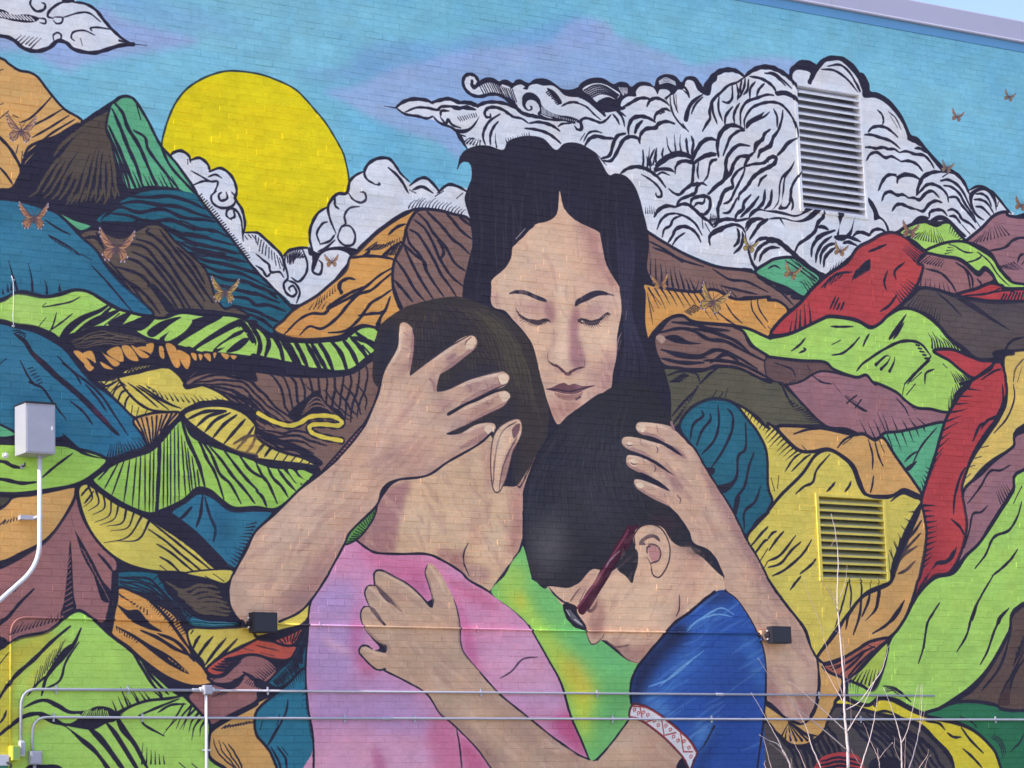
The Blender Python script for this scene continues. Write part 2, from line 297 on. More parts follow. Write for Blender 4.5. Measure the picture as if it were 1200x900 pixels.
    P.M(4.4, 'q2:660,890 720,840 790,800 860,780 940,795 1000,830', 'q2:1000,830 1030,740 1080,680 1140,655 1200,670'); P.M(3.4, 'q2:990,820 1010,770 1030,750', 'q2:840,900 870,860 930,855 990,880', 'q2:1000,880 1060,830 1130,800 1200,790', 'q2:1140,890 1160,850 1200,840')
    # crown of the cloud
    P.M(5.4, 'q3:200,330 210,270 260,190 330,140 410,125 480,140 545,185', 'q3:540,190 600,140 680,105 770,105 850,135 920,180 970,230 1010,310'); P.F('ink', 'q3:185,260 220,210 270,165 260,220 235,280 225,345 195,340')
    P.M(3.6, 'q3:590,185 680,200 750,235 800,280 825,330', 'q3:820,335 880,320 950,345 1010,420'); P.F('ink', 'q3:810,320 870,310 940,320 1000,370 1010,400 950,370 890,350 830,355')
    P.M(2.6, 'q3:720,155 790,165 850,210 905,265', 'q3:730,160 800,155 880,215 960,290'); P.M(3, 'q3:545,190 480,235 400,265 330,330 265,390 240,470 240,560 175,665', 'q3:265,400 265,490 305,600', 'q3:320,360 315,470 350,575', 'q3:350,405 400,415 435,370 435,260', 'q3:475,250 490,340 480,390', 'q3:520,220 505,300 515,350', 'q3:550,200 540,280 500,370', 'q3:580,210 570,300 535,345', 'q3:590,385 595,290 640,230', 'q3:650,360 670,300 720,245', mode='l')
    P.M(3.2, 'q3:370,610 380,530 440,450', 'q3:455,600 450,530 470,470 500,420', 'q3:510,620 510,500 560,410 650,375 740,345 800,350', 'q3:545,640 545,560 600,470 670,430 760,410 840,420 900,460 960,540 1000,640 1010,720')
    P.F('ink', 'q3:555,640 560,590 610,550 680,515 720,495 700,535 770,490 730,540 670,570 610,600 570,640'); P.M(3, 'q3:800,470 830,540 830,630', 'q3:880,480 870,570 830,680 780,740'); P.M(4, 'q3:670,890 680,840 740,810 780,770 800,710 840,660', 'q3:770,650 720,690 700,740 640,780 630,850'); P.M(5, 'q3:315,890 305,790 330,690 390,625 460,615 540,650'); P.M(3.4, 'q3:355,880 390,790 420,720 490,665 545,660', 'q3:390,890 430,830 500,785 590,795', 'q3:630,850 580,885 500,890', 'q3:830,880 880,830 920,770 1000,730', 'q3:130,840 170,770 230,735 295,745', 'q3:100,890 130,820', 'q3:40,850 35,770 30,730', 'q3:80,850 95,770 75,710', 'q3:0,600 50,670', 'q3:160,890 230,865 290,860')
    P.F('ink', 'q3:15,570 20,500 60,420 110,370 180,345 120,400 60,470 45,575'); P.S('q3:75,515 110,430 180,365', 2.2); P.M(3, 'q3:0,260 40,310 60,370')
    # middle folds
    P.M(4.4, 'q4:205,250 260,210 340,190 420,205 480,240 540,290 600,370', 'q4:500,210 560,160 640,105 720,85 800,100 845,130'); P.M(3, 'q4:390,260 460,300 530,360 565,420 555,455 520,450 515,420'); P.F('ink', 'q4:500,215 560,195 640,200 680,240 630,230 560,225 510,240'); P.S('q4:520,270 570,240 635,265', 2.4)
    P.M(3.8, 'q4:685,250 690,190 740,145 800,140 845,160 840,260 830,340 770,390 720,435 670,420 630,385', 'q4:845,160 900,120 970,95 1040,90', 'q4:830,360 870,340 900,340', 'q4:690,540 730,480 810,445 860,420 880,360 920,335 960,355'); P.M(2.6, 'q4:890,295 880,230 890,150', 'q4:935,320 970,270 985,190 1000,140 1050,120', 'q4:405,220 405,120 400,40', 'q4:440,215 435,100', 'q4:470,220 460,140 500,40', 'q4:515,160 515,100 520,30', 'q4:575,120 570,80 580,30', 'q4:650,80 615,10', 'q4:690,60 685,0', 'q4:740,70 725,0', 'q4:800,80 785,0', 'q4:840,110 830,60 840,0', mode='l')
    P.M(4.2, 'q4:970,430 1040,370 1110,310 1140,260 1130,190 1145,100 1200,40', 'q4:1110,310 1160,260 1200,200', 'q4:500,630 540,570 610,535 690,545', 'q4:690,545 740,520 800,525 860,570 920,630 980,670 1020,720', 'q4:820,530 830,480 880,455 950,450 990,480 985,560 940,610 910,600'); P.M(3, 'q4:850,540 880,510 930,510 950,460', 'q4:525,740 560,660 620,610 700,600', 'q4:570,810 590,740 640,710 670,650 740,620', 'q4:690,600 780,630 860,690 920,790', 'q4:920,640 930,730', 'q4:950,690 1000,780'); P.M(4, 'q4:620,860 660,800 690,740 760,715 830,740 880,790 910,850'); P.M(2.6, 'q4:660,880 700,820 770,770')
    P.M(4, 'q4:1065,650 1055,560 1080,500 1110,420 1170,375 1200,370', 'q4:1030,720 1070,670 1140,650 1200,660', 'q4:990,880 985,810 1030,770 1090,745 1140,710 1200,705'); P.M(2.6, 'q4:1110,520 1160,495 1190,450', 'q4:1105,600 1160,590 1190,530'); P.H('q4:990,660 1060,650', 'q4:1000,610 1050,620', 6, 1.6, 't'); P.H('q4:425,600 520,600', 'q4:425,540 515,555', 6, 1.6, 't')
    # lower folds by the vent
    P.M(3.8, 'q5:205,340 225,270 230,170 270,100 340,40 420,40', 'q5:210,340 260,290 300,200 350,140 440,125', 'q5:80,470 140,400 200,355', 'q5:480,100 490,60 540,0', 'q5:510,150 540,90 620,50 640,0', 'q5:680,130 720,90 780,20 830,-10', 'q5:390,240 410,180 450,120', 'q5:170,560 190,490 230,430 290,405 285,340 330,270 390,230'); P.M(4.4, 'q5:400,225 470,205 560,195 600,160 640,140 670,150 660,195 610,230 540,265 470,320 430,380 390,430 350,470 340,520'); P.S('q5:600,190 605,160 640,140 665,160 650,195', 2.6)
    P.M(3, 'q5:210,555 270,520 300,460 340,380 380,300 400,240', 'q5:205,635 260,625 300,560 330,500', 'q5:515,400 540,340 590,300'); P.M(4, 'q5:170,690 160,600 175,540 190,500', 'q5:310,690 330,640 380,600 390,540 450,475', 'q5:360,670 410,620 460,570 520,490', 'q5:500,600 560,540 575,430', 'q5:570,600 620,540 635,430')
    P.F('ink', 'q5:640,605 690,520 695,400 720,310 790,240 835,175 810,250 755,330 745,430 725,520 720,570 760,575 800,510 790,560 760,600 690,600 720,540 730,400 740,320 715,370 705,470 690,550'); P.M(3.4, 'q5:805,610 820,560 800,470 820,380 895,270', 'q5:790,560 800,470 810,400')
    P.F('ink', 'q5:430,680 450,620 510,590 580,610 660,610 740,625 820,650 890,640 930,590 980,575 1010,590 960,620 900,650 840,670 760,655 680,640 600,625 520,615 470,650'); P.F('ink', 'q5:600,690 660,670 740,675 830,700 900,690 960,650 1010,600 1070,595 1040,640 980,690 900,715 820,710 740,690 670,690')
    P.M(3.6, 'q5:400,770 430,710 490,685 555,685', 'q5:440,860 490,790 530,740 600,695', 'q5:1090,625 1080,670 1035,720 1020,780 970,840 880,890', 'q5:110,740 180,695 280,690 340,700 440,680', 'q5:80,890 90,830 150,780 230,755 300,735 370,760 400,810', 'q5:340,890 345,830 330,770', 'q5:490,890 540,860 610,860', 'q5:1030,760 1080,755 1130,780', 'q5:1010,880 1060,830 1190,790'); P.S('q5:710,690 745,745', 2.4, 't'); P.H('q5:100,720 170,690', 'q5:95,650 145,655', 6, 1.5, 't')
    P.M(3.8, 'q6:535,530 570,460 640,410 710,350 740,270 790,220 790,170', 'q6:180,470 220,420 280,405 330,420', 'q6:180,600 200,520 260,460 330,430', 'q6:225,610 250,540 320,490 400,490', 'q6:680,570 690,480 740,410 810,365 890,335', 'q6:720,620 730,540 780,450 860,390', 'q6:760,630 770,540 830,470 900,450', 'q6:790,660 800,580 850,520 890,490', 'q6:740,310 790,310 830,330', 'q6:960,450 1010,440 1080,470', 'q6:1050,385 1090,355 1150,360 1200,380', 'q6:0,480 40,430 45,340', 'q6:0,540 60,480 80,400 75,350', 'q6:110,340 150,270 200,240 260,235', 'q6:140,420 190,340 240,270 300,235')
    P.F('ink', 'q6:880,390 940,375 1010,380 1070,400 1120,440 1060,430 1000,410 960,430 900,420'); P.F('ink', 'q6:905,370 930,290 910,180 945,185 965,200 930,300 925,375'); P.F('ink', 'q6:985,380 1020,340 1045,280 1062,220 1045,320 1030,380'); P.S('q6:300,420 380,430 450,480 520,540 600,610 700,690 790,740', 6, 'c'); P.H('q6:840,710 980,620', 'q6:860,650 990,590', 7, 2, 't'); P.S('q6:100,340 110,430 130,520 160,620 200,680', 5, 'u'); P.M(4, 'q6:-20,690 60,685 160,680')
    # top above the vent
    P.M(3.4, 'd0:810,797 860,800 905,835 940,893', 'd0:940,893 990,872 1040,893 d1:1072,20 1120,80 1140,100')
    P.M(5, 'd0:105,365 115,325 160,292 205,300 228,318', 'd0:195,385 215,345 260,285 320,272 375,290 425,345 460,410 475,440', mode='c')
    P.F('ink', 'd0:105,360 115,322 160,290 210,300 240,310 215,340 200,385 195,385 200,345 170,330 130,330')
    P.F('ink', 'd0:330,272 380,290 425,340 465,405 480,435 450,450 440,420 415,360 370,310')
    P.M(2.8, 'd0:280,310 340,305 390,350 430,430', 'd0:250,325 310,330 370,370 420,430')
    # right flank
    P.F('ink', 'q7:40,-20 90,-30 140,60 150,125 220,140 310,195 380,270 440,360 480,450 510,510 570,535 640,620 720,710 790,790 770,820 700,740 620,640 550,570 480,550 470,510 430,410 360,310 280,230 190,185 90,180 75,100')
    P.M(2.6, 'q7:0,10 40,80 65,130', 'q7:0,80 45,140', 'q7:210,290 250,330 265,380 258,420'); P.M(1.5, 'q7:305,305 370,360 420,465', 'q7:325,345 390,450', mode='l'); P.M(3.4, 'q7:130,485 170,445 240,435 310,460 390,530', 'q7:95,510 160,510 240,535 330,565 410,630', 'q7:100,620 150,620 200,630 260,620 310,635 360,635 405,665', 'q7:405,665 470,655 540,680 620,690 680,750 710,805', 'q7:115,735 150,680 210,665 280,710 340,700 420,745', 'q7:420,745 490,740 560,770 610,830', 'q7:540,630 590,630 650,670', 'q7:480,550 540,570 600,610')
    P.M(3.6, 'q8:145,400 180,320 230,265 300,260', 'q8:310,335 320,285 380,255 460,270 520,310', 'q8:175,490 200,430 250,410 310,440 360,435 410,465', 'q8:405,465 460,465 510,480 560,425 620,405 680,460', 'q8:265,580 300,530 350,520 420,550 480,565', 'q8:480,565 540,580 590,520 650,490 705,505'); P.F('ink', 'q8:230,262 280,250 320,275 380,250 450,260 510,305 450,285 380,280 330,300 305,330 300,280')
    P.M(4.4, 'q8:480,440 500,360 540,280 620,240 700,235', 'q8:700,235 790,235 860,280 910,350 945,430'); P.M(3.4, 'q8:480,440 530,390 570,350 630,345 700,380 750,440 760,500', 'q8:690,315 760,305 840,350 900,430 960,560', 'q8:720,355 790,370 860,430 910,520 980,620 1000,680', 'q8:760,460 830,460 880,530 940,600 1000,680', 'q8:755,575 800,565 850,600 880,650 950,690 1000,740', 'q8:770,625 820,630 870,690', 'q8:880,700 950,780', 'q8:710,280 760,245', 'q8:590,640 600,590 650,570 710,575 750,620'); P.F('ink', 'q8:600,660 660,620 720,620 780,660 860,740 920,800 880,800 780,700 700,660 620,680'); P.F('ink', 'q8:440,680 490,630 540,620 590,640 560,665 500,665')
    P.F('ink', 'q8:945,430 1000,385 1060,365 1110,375 1160,430 1185,500 1180,580 1165,510 1130,440 1080,400 1020,410 980,450 975,520 1010,600 1080,660 1020,640 970,580 950,510'); P.M(3, 'q8:1000,430 1060,430 1110,470 1140,540', 'q8:985,480 1040,480 1100,510 1160,600', 'q8:1000,540 1060,550 1130,620', 'q8:1110,400 1150,470', 'q8:1000,660 1040,720', 'q8:1190,540 1200,500')
    P.F('ink', 'q8:50,460 90,490 130,560 155,620 190,650 230,710 240,760 225,760 200,690 160,650 110,660 100,590 60,510'); P.M(3.4, 'q8:60,800 100,750 160,740 220,770', 'q8:0,775 60,800')

def paint_left(P):
    I = 3.2
    # dark ground under the hills: the brush lines between neighbouring hills
    P.F('ink', 'a0:-80,600 200,690 400,620 560,520 640,560 900,880 a1:1000,120 1200,372 b1:150,520 300,480 480,280 760,90 960,120 c1:600,200 720,250 960,352 1140,372 d1:60,330 240,400 420,270 560,200 700,150 860,150 930,220 1060,110 1160,110 1400,200 d3:1400,1100 a3:-100,1100')
    # ochre hill in the corner
    P.F('orange', 'a0:-80,230 0,272 40,298 90,330 140,340 180,365 230,430 300,510 385,575 260,660 130,760 60,890 a1:20,60 -80,60', I)
    P.M(2.6, 'a0:245,450 190,510 140,555 95,575', 'a0:295,510 220,555 150,590', 'a0:325,540 230,600 150,645', 'a0:350,560 250,620 170,680', 'a0:0,490 15,485', 'a0:0,330 15,325', 'a0:0,555 40,520', 'a0:60,540 85,550', 'a0:100,760 105,710', 'a0:75,720 85,680')
    P.S('a0:380,580 280,640 180,690 120,740 95,800', 6); P.S('a0:365,575 260,640 150,680 110,730', 4)
    P.S('a0:-40,600 0,645 50,700 100,790', 4, 'c'); P.S('a0:-10,775 30,820 60,865', 3); P.S('a0:105,790 90,840 55,890 a1:0,30', 4)
    # dark peak with a green flank
    P.F('ink', 'a0:385,575 450,530 520,485 570,453 612,455 640,480 690,560 730,640 760,690 830,770 920,900 a1:900,40 800,60 560,60 470,130 430,165 330,140 240,70 120,45 0,30 a0:0,890 60,880 120,780 200,690', I, 'pk')
    P.within('pk')
    P.Z('a0:500,540 400,620 250,760 150,900 a1:120,20', 'a0:505,570 520,680 545,800 560,900 a1:540,60', 12, 4.0, 'dbrown', .5, 'l', .15)
    P.Z('a0:510,520 420,570 300,650 220,740', 'a0:510,560 470,640 430,760 400,870', 6, 5.0, 'dbrown', .4, 'l', .1)
    P.F('dbrown', 'a0:500,540 440,590 400,640 440,640 500,600 505,560'); P.H('a1:310,60 560,20', 'a1:350,0 540,-40', 12, 2.2, 'l', 'dbrown')
    P.F('green', 'a0:522,500 545,480 575,460 612,460 640,488 690,570 740,670 765,705 845,785 915,900 870,900 820,880 700,870 600,880 560,780 530,690 505,600', 0, 'gf')
    P.M(5, 'a0:535,480 575,530 600,600 650,680 690,770 735,880', 'a0:525,510 565,600 600,690 640,780 670,880', 'a0:510,590 560,700 600,800 640,890'); P.M(4, 'a0:625,610 680,645 695,700 760,790 840,890', 'a0:505,610 540,700 590,820 610,890', 'a0:640,490 660,560'); P.M(3.4, 'a0:760,700 800,780 880,870 a1:930,20', mode='c')
    P.H('a0:840,895 640,895', 'a0:800,820 600,800', 10, 3, 't')
    P.within(None); P.S('a0:520,490 500,560 500,620 545,710 570,800 600,900', 2.6); P.S('a0:385,575 450,530 520,485 570,453 612,455 640,480 690,560 730,640 760,690 830,770 920,900', 3.4, 'c')
    # striped teal hill
    P.F('teal', 'a1:460,140 520,80 580,30 650,5 760,-10 880,0 925,20 965,70 1010,125 1080,212 1140,292 1205,375 b1:60,430 170,540 90,655 0,640 a1:1200,600 1050,590 950,480 800,240 700,150', 0, 'th')
    P.within('th')
    P.M(4.6, 'a1:500,110 560,70 650,95 760,80 860,120 960,130 1010,140', 'a1:520,100 600,110 700,140 800,130 900,170 1000,180 1070,210', 'a1:540,60 640,45 740,60 840,70 920,100 1000,125', 'a1:600,20 700,25 800,20 900,50 960,80', 'a1:480,140 560,145 660,150 760,160 860,200 960,215 1100,250', 'a1:800,190 900,235 1000,260 1130,290', 'a1:830,230 930,280 1040,300 1160,330', 'a1:880,285 960,320 1060,340 1200,380 b1:40,410', 'a1:930,330 1020,370 1120,380 1210,420', 'a1:970,380 1060,410 1150,420 1200,440 b1:100,480', 'a1:1000,430 1080,450 1200,480 b1:0,475 110,520', 'a1:1080,490 1160,500 1200,530 b1:60,530 140,560', 'a1:1090,530 1200,560 b1:40,580 110,610', 'b1:-20,440 50,460 100,500', 'b1:-40,570 30,600 80,640', 'a1:640,130 720,140 780,165', 'b1:0,415 70,450', 'a1:900,260 1000,285 1060,290')
    P.Z('a1:560,120 760,105 960,155 1040,180', 'a1:900,300 1010,330 1110,345 1190,375', 4, 2.4, None, 1.2, 'l', .3)
    P.within(None); P.S('a1:925,15 965,70 1010,125 1080,212 1140,292 1205,375 b1:60,430 165,540', 3.6, 'c'); P.S('a1:470,135 520,80 580,30 650,5', 2.6)
    # brown striped hill in front of it
    P.F('brown2', 'a1:375,200 450,175 560,215 640,180 700,152 760,162 820,230 900,300 960,360 990,430 1005,480 1050,545 1100,540 1160,590 900,600 700,580 640,500 560,400 490,330 440,260', 3, 'bh')
    P.within('bh')
    P.M(4.4, 'a1:395,215 450,215 490,270', 'a1:600,240 680,260 740,330 800,400 850,480 900,560', 'a1:640,220 720,250 790,330 850,420 920,510 960,560', 'a1:700,190 770,250 830,330 900,420 960,510', 'a1:750,180 820,270 890,360 950,450 1000,520', 'a1:830,260 900,330 960,430', 'a1:560,300 650,330 720,400 790,480 840,560', 'a1:540,350 640,380 700,430 780,550', 'a1:530,380 600,420 680,480 750,570', 'a1:620,280 700,320 760,390 840,500 870,560', 'a1:450,190 480,230 520,260', 'a1:580,230 620,250')
    P.F('ink', 'a1:690,440 740,480 780,560 830,560 760,470 720,430'); P.F('ink', 'a1:800,560 860,545 960,550 1050,560 1180,590 800,600')
    P.M(3, 'a1:480,290 560,380 640,470 700,560', 'a1:700,170 690,190 760,230')
    P.within(None)
    P.F('green', 'a1:270,93 350,130 430,158 380,183 330,150', 2.6)
    # broad blue hill
    P.F('blue', 'a1:-80,25 0,32 100,45 180,68 255,92 310,135 380,210 450,272 500,350 570,430 650,500 720,575 600,565 500,515 420,470 340,460 220,490 100,465 0,505 -80,520', 3.6, 'bl')
    P.within('bl')
    P.soft((34,92,132), 'a1:380,210 500,350 720,580 560,520 420,330', 6, .6); P.soft((58,128,166), 'a1:0,120 200,150 320,300 200,420 0,380', 16, .5)
    P.M(2.6, 'a1:210,130 270,170 330,200', 'a1:430,345 500,420 560,490 620,560', 'a1:380,290 430,320')
    P.F('ink', 'a1:225,200 280,225 350,270 380,300 330,275 260,235'); P.H('a1:250,220 340,270', 'a1:262,245 355,285', 8, .8, 'c', 'blue')
    P.M(3.4, 'a1:80,455 60,390 40,320', 'a1:152,462 148,400 132,335', 'a1:220,475 218,440 208,410', 'a1:15,475 12,455', 'a1:38,465 35,430', 'a1:280,460 278,430', 'a1:55,460 52,425', mode='t')
    P.within(None)
    # lime ribbon
    P.F('lime', 'a1:-80,530 0,512 60,478 110,476 200,492 280,482 350,460 420,470 500,520 560,550 700,585 770,590 850,565 960,577 1100,580 1200,628 b1:0,620 80,672 200,692 330,690 420,680 465,650 500,632 550,632 577,660 560,705 570,730 530,790 470,825 400,850 300,842 150,800 0,790 a1:1200,780 1100,765 950,750 850,720 700,690 620,650 540,635 430,640 300,690 240,662 160,632 70,620 0,602 -80,600', 3.6, 'li')
    P.within('li'); P.soft((176,206,110), 'a1:30,520 120,490 200,560 100,600', 10, .6)
    P.M(2, 'a1:200,540 260,530 330,515 375,492', 'a1:200,535 215,520', 'a1:235,655 250,620 265,565', 'a1:180,632 215,590', 'a1:220,660 290,610 340,570')
    P.F('ink', 'a1:275,690 310,630 380,580 460,550 520,520 480,560 400,600 340,650 300,690')
    P.F('ink', 'a1:340,670 420,600 520,560 570,550 500,600 440,630 390,645')
    for q in ('a1:505,620 560,580 620,560 600,590 560,630', 'a1:600,625 650,590 720,580 680,605 640,640', 'a1:560,630 700,580 730,590 660,650', 'a1:690,655 760,605 850,585 800,620 720,680', 'a1:745,690 820,640 900,600 1000,575 1040,590 900,660 800,705', 'a1:790,690 900,610 1040,585 950,640 860,715', 'a1:900,735 1000,660 1110,600 1130,630 1020,690 930,745', 'a1:1000,740 1080,670 1150,645 1090,700 1020,750', 'a1:1060,750 1130,690 1170,690 1120,740', 'a1:1110,600 1150,610 1200,690 1190,720 1150,660', 'a1:1150,590 1200,640 1200,680'):
        P.F('ink', q)
    for q in ('a1:770,690 820,630 900,600 870,650 800,695', 'a1:830,720 900,670 1030,600 1090,590 1000,660 880,725', 'a1:920,740 1000,690 1120,630 1060,690 960,745', 'a1:1015,735 1080,690 1160,660 1100,710', 'a1:1120,760 1160,720 1195,710 1180,745'): P.F('lime', q)
    P.M(3.6, 'a1:430,620 500,560 530,530', 'a1:490,625 560,570', mode='l')
    st = ['b1:20,630 60,700 40,780', 'b1:60,650 110,720 130,800', 'b1:110,680 150,740 200,830', 'b1:175,690 210,750 250,840', 'b1:230,700 270,770 310,850', 'b1:290,700 330,760 370,860', 'b1:350,695 400,760 430,850', 'b1:405,690 450,750 490,840', 'b1:440,675 490,730 530,790', 'b1:465,655 520,700 570,740', 'b1:455,680 520,700 570,715', 'b1:500,720 545,770', 'b1:0,650 20,720 0,790', 'b1:140,690 180,760 220,840', 'b1:255,700 300,780 340,850']
    P.M(6, *st); P.S('b1:-10,775 100,800 220,830 330,845 440,845 560,760', 8, 'c'); P.S('b1:0,625 80,675 200,695 330,692 420,682', 7, 'c')
    P.within(None)
    # lower blue hill
    P.F('blue', 'a1:-80,605 0,612 70,632 160,652 240,692 310,742 380,832 445,905 a2:500,40 580,110 640,170 690,285 600,320 500,352 400,325 280,285 150,262 0,245 -80,240', 3.8, 'bl2')
    P.within('bl2'); P.soft((34,96,138), 'a2:300,-60 520,60 690,280 560,340 380,120', 14, .5); P.soft((58,124,164), 'a1:0,700 140,720 220,880 a2:100,60 0,60', 16, .5)
    P.F('ink', 'a1:60,660 120,690 160,750 220,800 280,860 330,900 a2:420,80 500,170 560,235 540,235 470,170 380,80 300,10 a1:230,850 150,770 110,710')
    P.F((70,40,66), 'a1:150,750 200,800 175,790'); P.F((70,40,66), 'a2:430,100 500,165 520,200 450,140')
    P.M(3, 'a1:95,790 130,860 160,900 a2:200,20 250,90 310,165', 'a1:270,770 330,830 420,900 a2:480,60 540,150 600,240', 'a2:330,80 390,130 435,190', 'a1:0,805 30,780', 'a2:200,20 140,-10 170,10', 'a2:400,0 460,70 500,130', 'a1:290,800 350,850 380,900')
    P.H('a1:180,900 130,830', 'a1:200,890 160,820', 6, 1.2, 'c'); P.H('a2:600,305 500,350', 'a2:580,270 520,290', 8, 2, 't'); P.H('a2:680,290 620,310', 'a2:650,250 600,270', 5, 2, 't'); P.H('a1:60,650 110,690', 'a1:100,650 120,670', 5, 1.5, 'c')
    P.within(None)
    # dark fold with ochre strokes, yellow slopes
    P.F('ink', 'a1:290,692 430,640 540,636 620,652 700,692 850,728 950,755 1100,772 1200,790 b1:0,800 b1:0,860 a1:1100,850 980,860 900,900 a2:880,40 700,0 540,0 480,20 a1:440,890 380,820')
    P.Z('a1:330,700 430,655 540,655 660,690', 'a1:360,735 480,720 600,715 700,705', 6, 1.5, 'brown2', 1)
    for q in ('a1:345,750 380,750 430,815 400,810', 'a1:385,760 430,745 450,800 430,790', 'a1:470,740 490,760 560,800 530,815', 'a1:500,750 560,725 580,790 550,790', 'a1:570,725 610,725 650,790 600,780', 'a1:615,720 640,730 700,770 660,775', 'a1:640,730 690,725 710,760 690,750', 'a1:685,715 720,710 715,750 700,745', 'a1:745,725 765,730 770,780 750,770', 'a1:775,715 820,725 845,810 815,815', 'a1:830,740 890,770 880,830 850,800', 'a1:895,755 920,760 920,790 905,780', 'a1:930,760 950,765 940,790', 'a1:955,762 985,760 985,795', 'a1:1000,755 1015,755 1005,780', 'a1:1035,755 1075,765 1060,785', 'a1:1080,765 1110,770 1095,785', 'a1:470,795 530,830 490,825', 'a1:395,810 440,820 420,840'): P.F('orange2', q)
    P.F('yellow', 'a1:545,870 600,855 650,842 740,818 790,822 840,860 870,905 a2:880,20 960,5 1030,35 1095,85 960,95 860,140 740,130 640,160 560,90 480,10 a1:450,885 530,880', 3, 'y1')
    P.within('y1'); P.soft((196,164,88), 'a1:550,870 600,900 a2:560,60 500,0', 6, .7)
    P.M(3, 'a1:490,900 520,870 545,860 560,885 590,910', 'a2:470,-10 500,10 560,-20', 'a2:500,25 530,-10', 'a2:515,45 560,-10')
    P.S('a2:560,-10 600,40 650,90 720,125 830,130', 3.4); P.M(2.6, 'a2:525,60 545,20 580,0', 'a2:550,90 570,40 600,30', 'a2:585,120 590,80 610,50', 'a2:615,150 620,100', 'a2:640,150 650,110', 'a2:680,140 690,120', 'a2:600,-5 660,40 740,110', 'a2:640,10 700,50 790,120', 'a2:650,5 740,60 830,110', 'a2:690,30 760,80 850,115')
    P.H('a2:1090,88 940,88 780,70 700,20', 'a2:1060,65 930,60 760,40 680,0', 17, 2, 't')
    P.within(None); P.F('ink', 'a2:860,-5 930,-10 905,10 870,25'); P.F('yellow', 'a1:580,848 620,825 680,815 740,812 700,830 640,840'); P.H('a1:595,845 730,815', 'a1:620,820 740,808', 9, 1.6, 'c'); P.S('a1:555,868 650,842 740,820 800,822', 5)
    # brown folds running to the woman's arm
    P.F('brown', 'a1:870,905 900,850 980,822 1100,825 1200,835 b1:0,840 200,865 430,855 540,790 565,800 570,905 b2:585,0 560,80 520,165 420,310 310,415 280,385 100,315 0,245 a2:1200,205 1150,140 1095,90 1030,40 950,5', 3, 'bf')
    P.within('bf')
    P.F('ink', 'a1:860,900 910,870 1000,850 1100,860 1200,890 b1:0,850 b1:0,830 a1:1100,815 950,830')
    P.Z('a1:880,895 1000,850 1150,860 b1:0,900 b2:60,60 180,160', 'a2:980,20 1050,70 1120,110 1180,160 b2:0,200 60,220', 6, 3.4, None, 1.0, 'l', .15)
    P.Z('b1:20,840 90,900 b2:120,100 170,170', 'b1:520,790 545,860 b2:500,100 480,180', 12, 3.2, None, .8, 'l', .12)
    P.Z('b2:0,210 120,220 200,210 340,250', 'b2:0,245 120,310 200,330 310,390', 5, 3.2, None, 1.0, 'l', .2)
    P.Z('a2:900,0 1020,50 1100,110 1200,190', 'b2:0,60 60,120 90,170 120,200', 4, 3.6, None, .8, 'l')
    P.Z('b2:200,0 330,130 430,170', 'b2:500,0 540,60 520,130', 5, 2.4, None, 1, 'l', .2)
    P.F('ink', 'b2:150,140 240,60 290,30 330,90 400,130 420,190 380,170 300,150 200,180'); P.Z('b2:230,110 280,50 330,110', 'b2:210,150 290,110 390,150', 3, 2, 'brown', .8)
    P.S('b2:0,215 80,260 180,300 300,370', 8, 'c'); P.within(None)
    P.S('b2:580,0 560,80 525,160 500,210 420,310', 3); P.F('mauve', 'b2:500,195 515,200 430,310 330,400 310,410 380,330 440,260', 2.4); P.H('b2:490,200 320,400', 'b2:510,215 350,395', 16, 1.4, 'c')
    for k, w in (('ink', 9), ('yellow', 5)):
        P.S('b2:-10,125 60,165 110,185 160,195 210,180 250,155 310,148 370,155 402,178 385,195 330,190 270,190 250,205 265,230 320,250 400,265', w, 'c', (214,190,70) if k == 'yellow' else k)
    # yellow band with strokes, lime fields, ochre wedge
    P.F('yellow', 'a2:860,142 920,112 1000,100 1080,108 1150,140 1200,195 b2:0,245 60,290 130,320 220,345 290,385 200,375 100,365 0,350 a2:1200,335 1100,312 1000,262 900,192', 3.6, 'y2')
    P.within('y2'); P.M(4, 'a2:880,165 960,130 1060,125', 'a2:920,200 980,150 1060,130', 'a2:960,225 1010,170 1080,135', 'a2:1000,250 1050,190 1110,145', 'a2:1050,280 1110,210 1150,165', 'a2:1095,280 1150,250 1200,240', 'a2:1110,305 1150,260 1190,200', 'a2:1150,325 1180,290 1200,240', 'b2:0,330 30,290 50,270', 'b2:40,340 70,300 90,290', 'b2:85,355 110,315', 'b2:125,365 150,330', 'b2:160,370 190,335', 'b2:200,380 225,345', 'b2:240,380 260,360'); P.soft((206,160,80), 'a2:1080,290 1200,240 1200,340 1120,320', 6, .7); P.within(None)
    P.S('a2:840,140 920,100 1010,88 1090,95 1200,150', 7); P.F('ink', 'a2:1060,85 1200,120 b2:0,140 b2:0,235 a2:1200,190 1150,135')
    P.F('orange', 'a2:625,170 700,140 780,132 845,140 770,220 700,285 660,230', 3); P.H('a2:640,165 830,135', 'a2:690,285 760,225', 9, 2.2, 'c')
    P.F('lime2', 'a2:430,450 500,395 560,362 640,335 705,312 760,262 850,165 900,242 980,282 1100,322 1200,358 b2:0,362 80,388 190,395 285,400 275,425 200,500 100,585 a2:1200,578 1100,582 1040,545 985,500 925,490 860,545 760,592 690,607 560,552', 3.8, 'lz')
    P.within('lz')
    P.S('a2:748,270 745,400 735,595', 5, 'c'); P.S('a2:850,160 880,260 930,370 960,480', 5); 
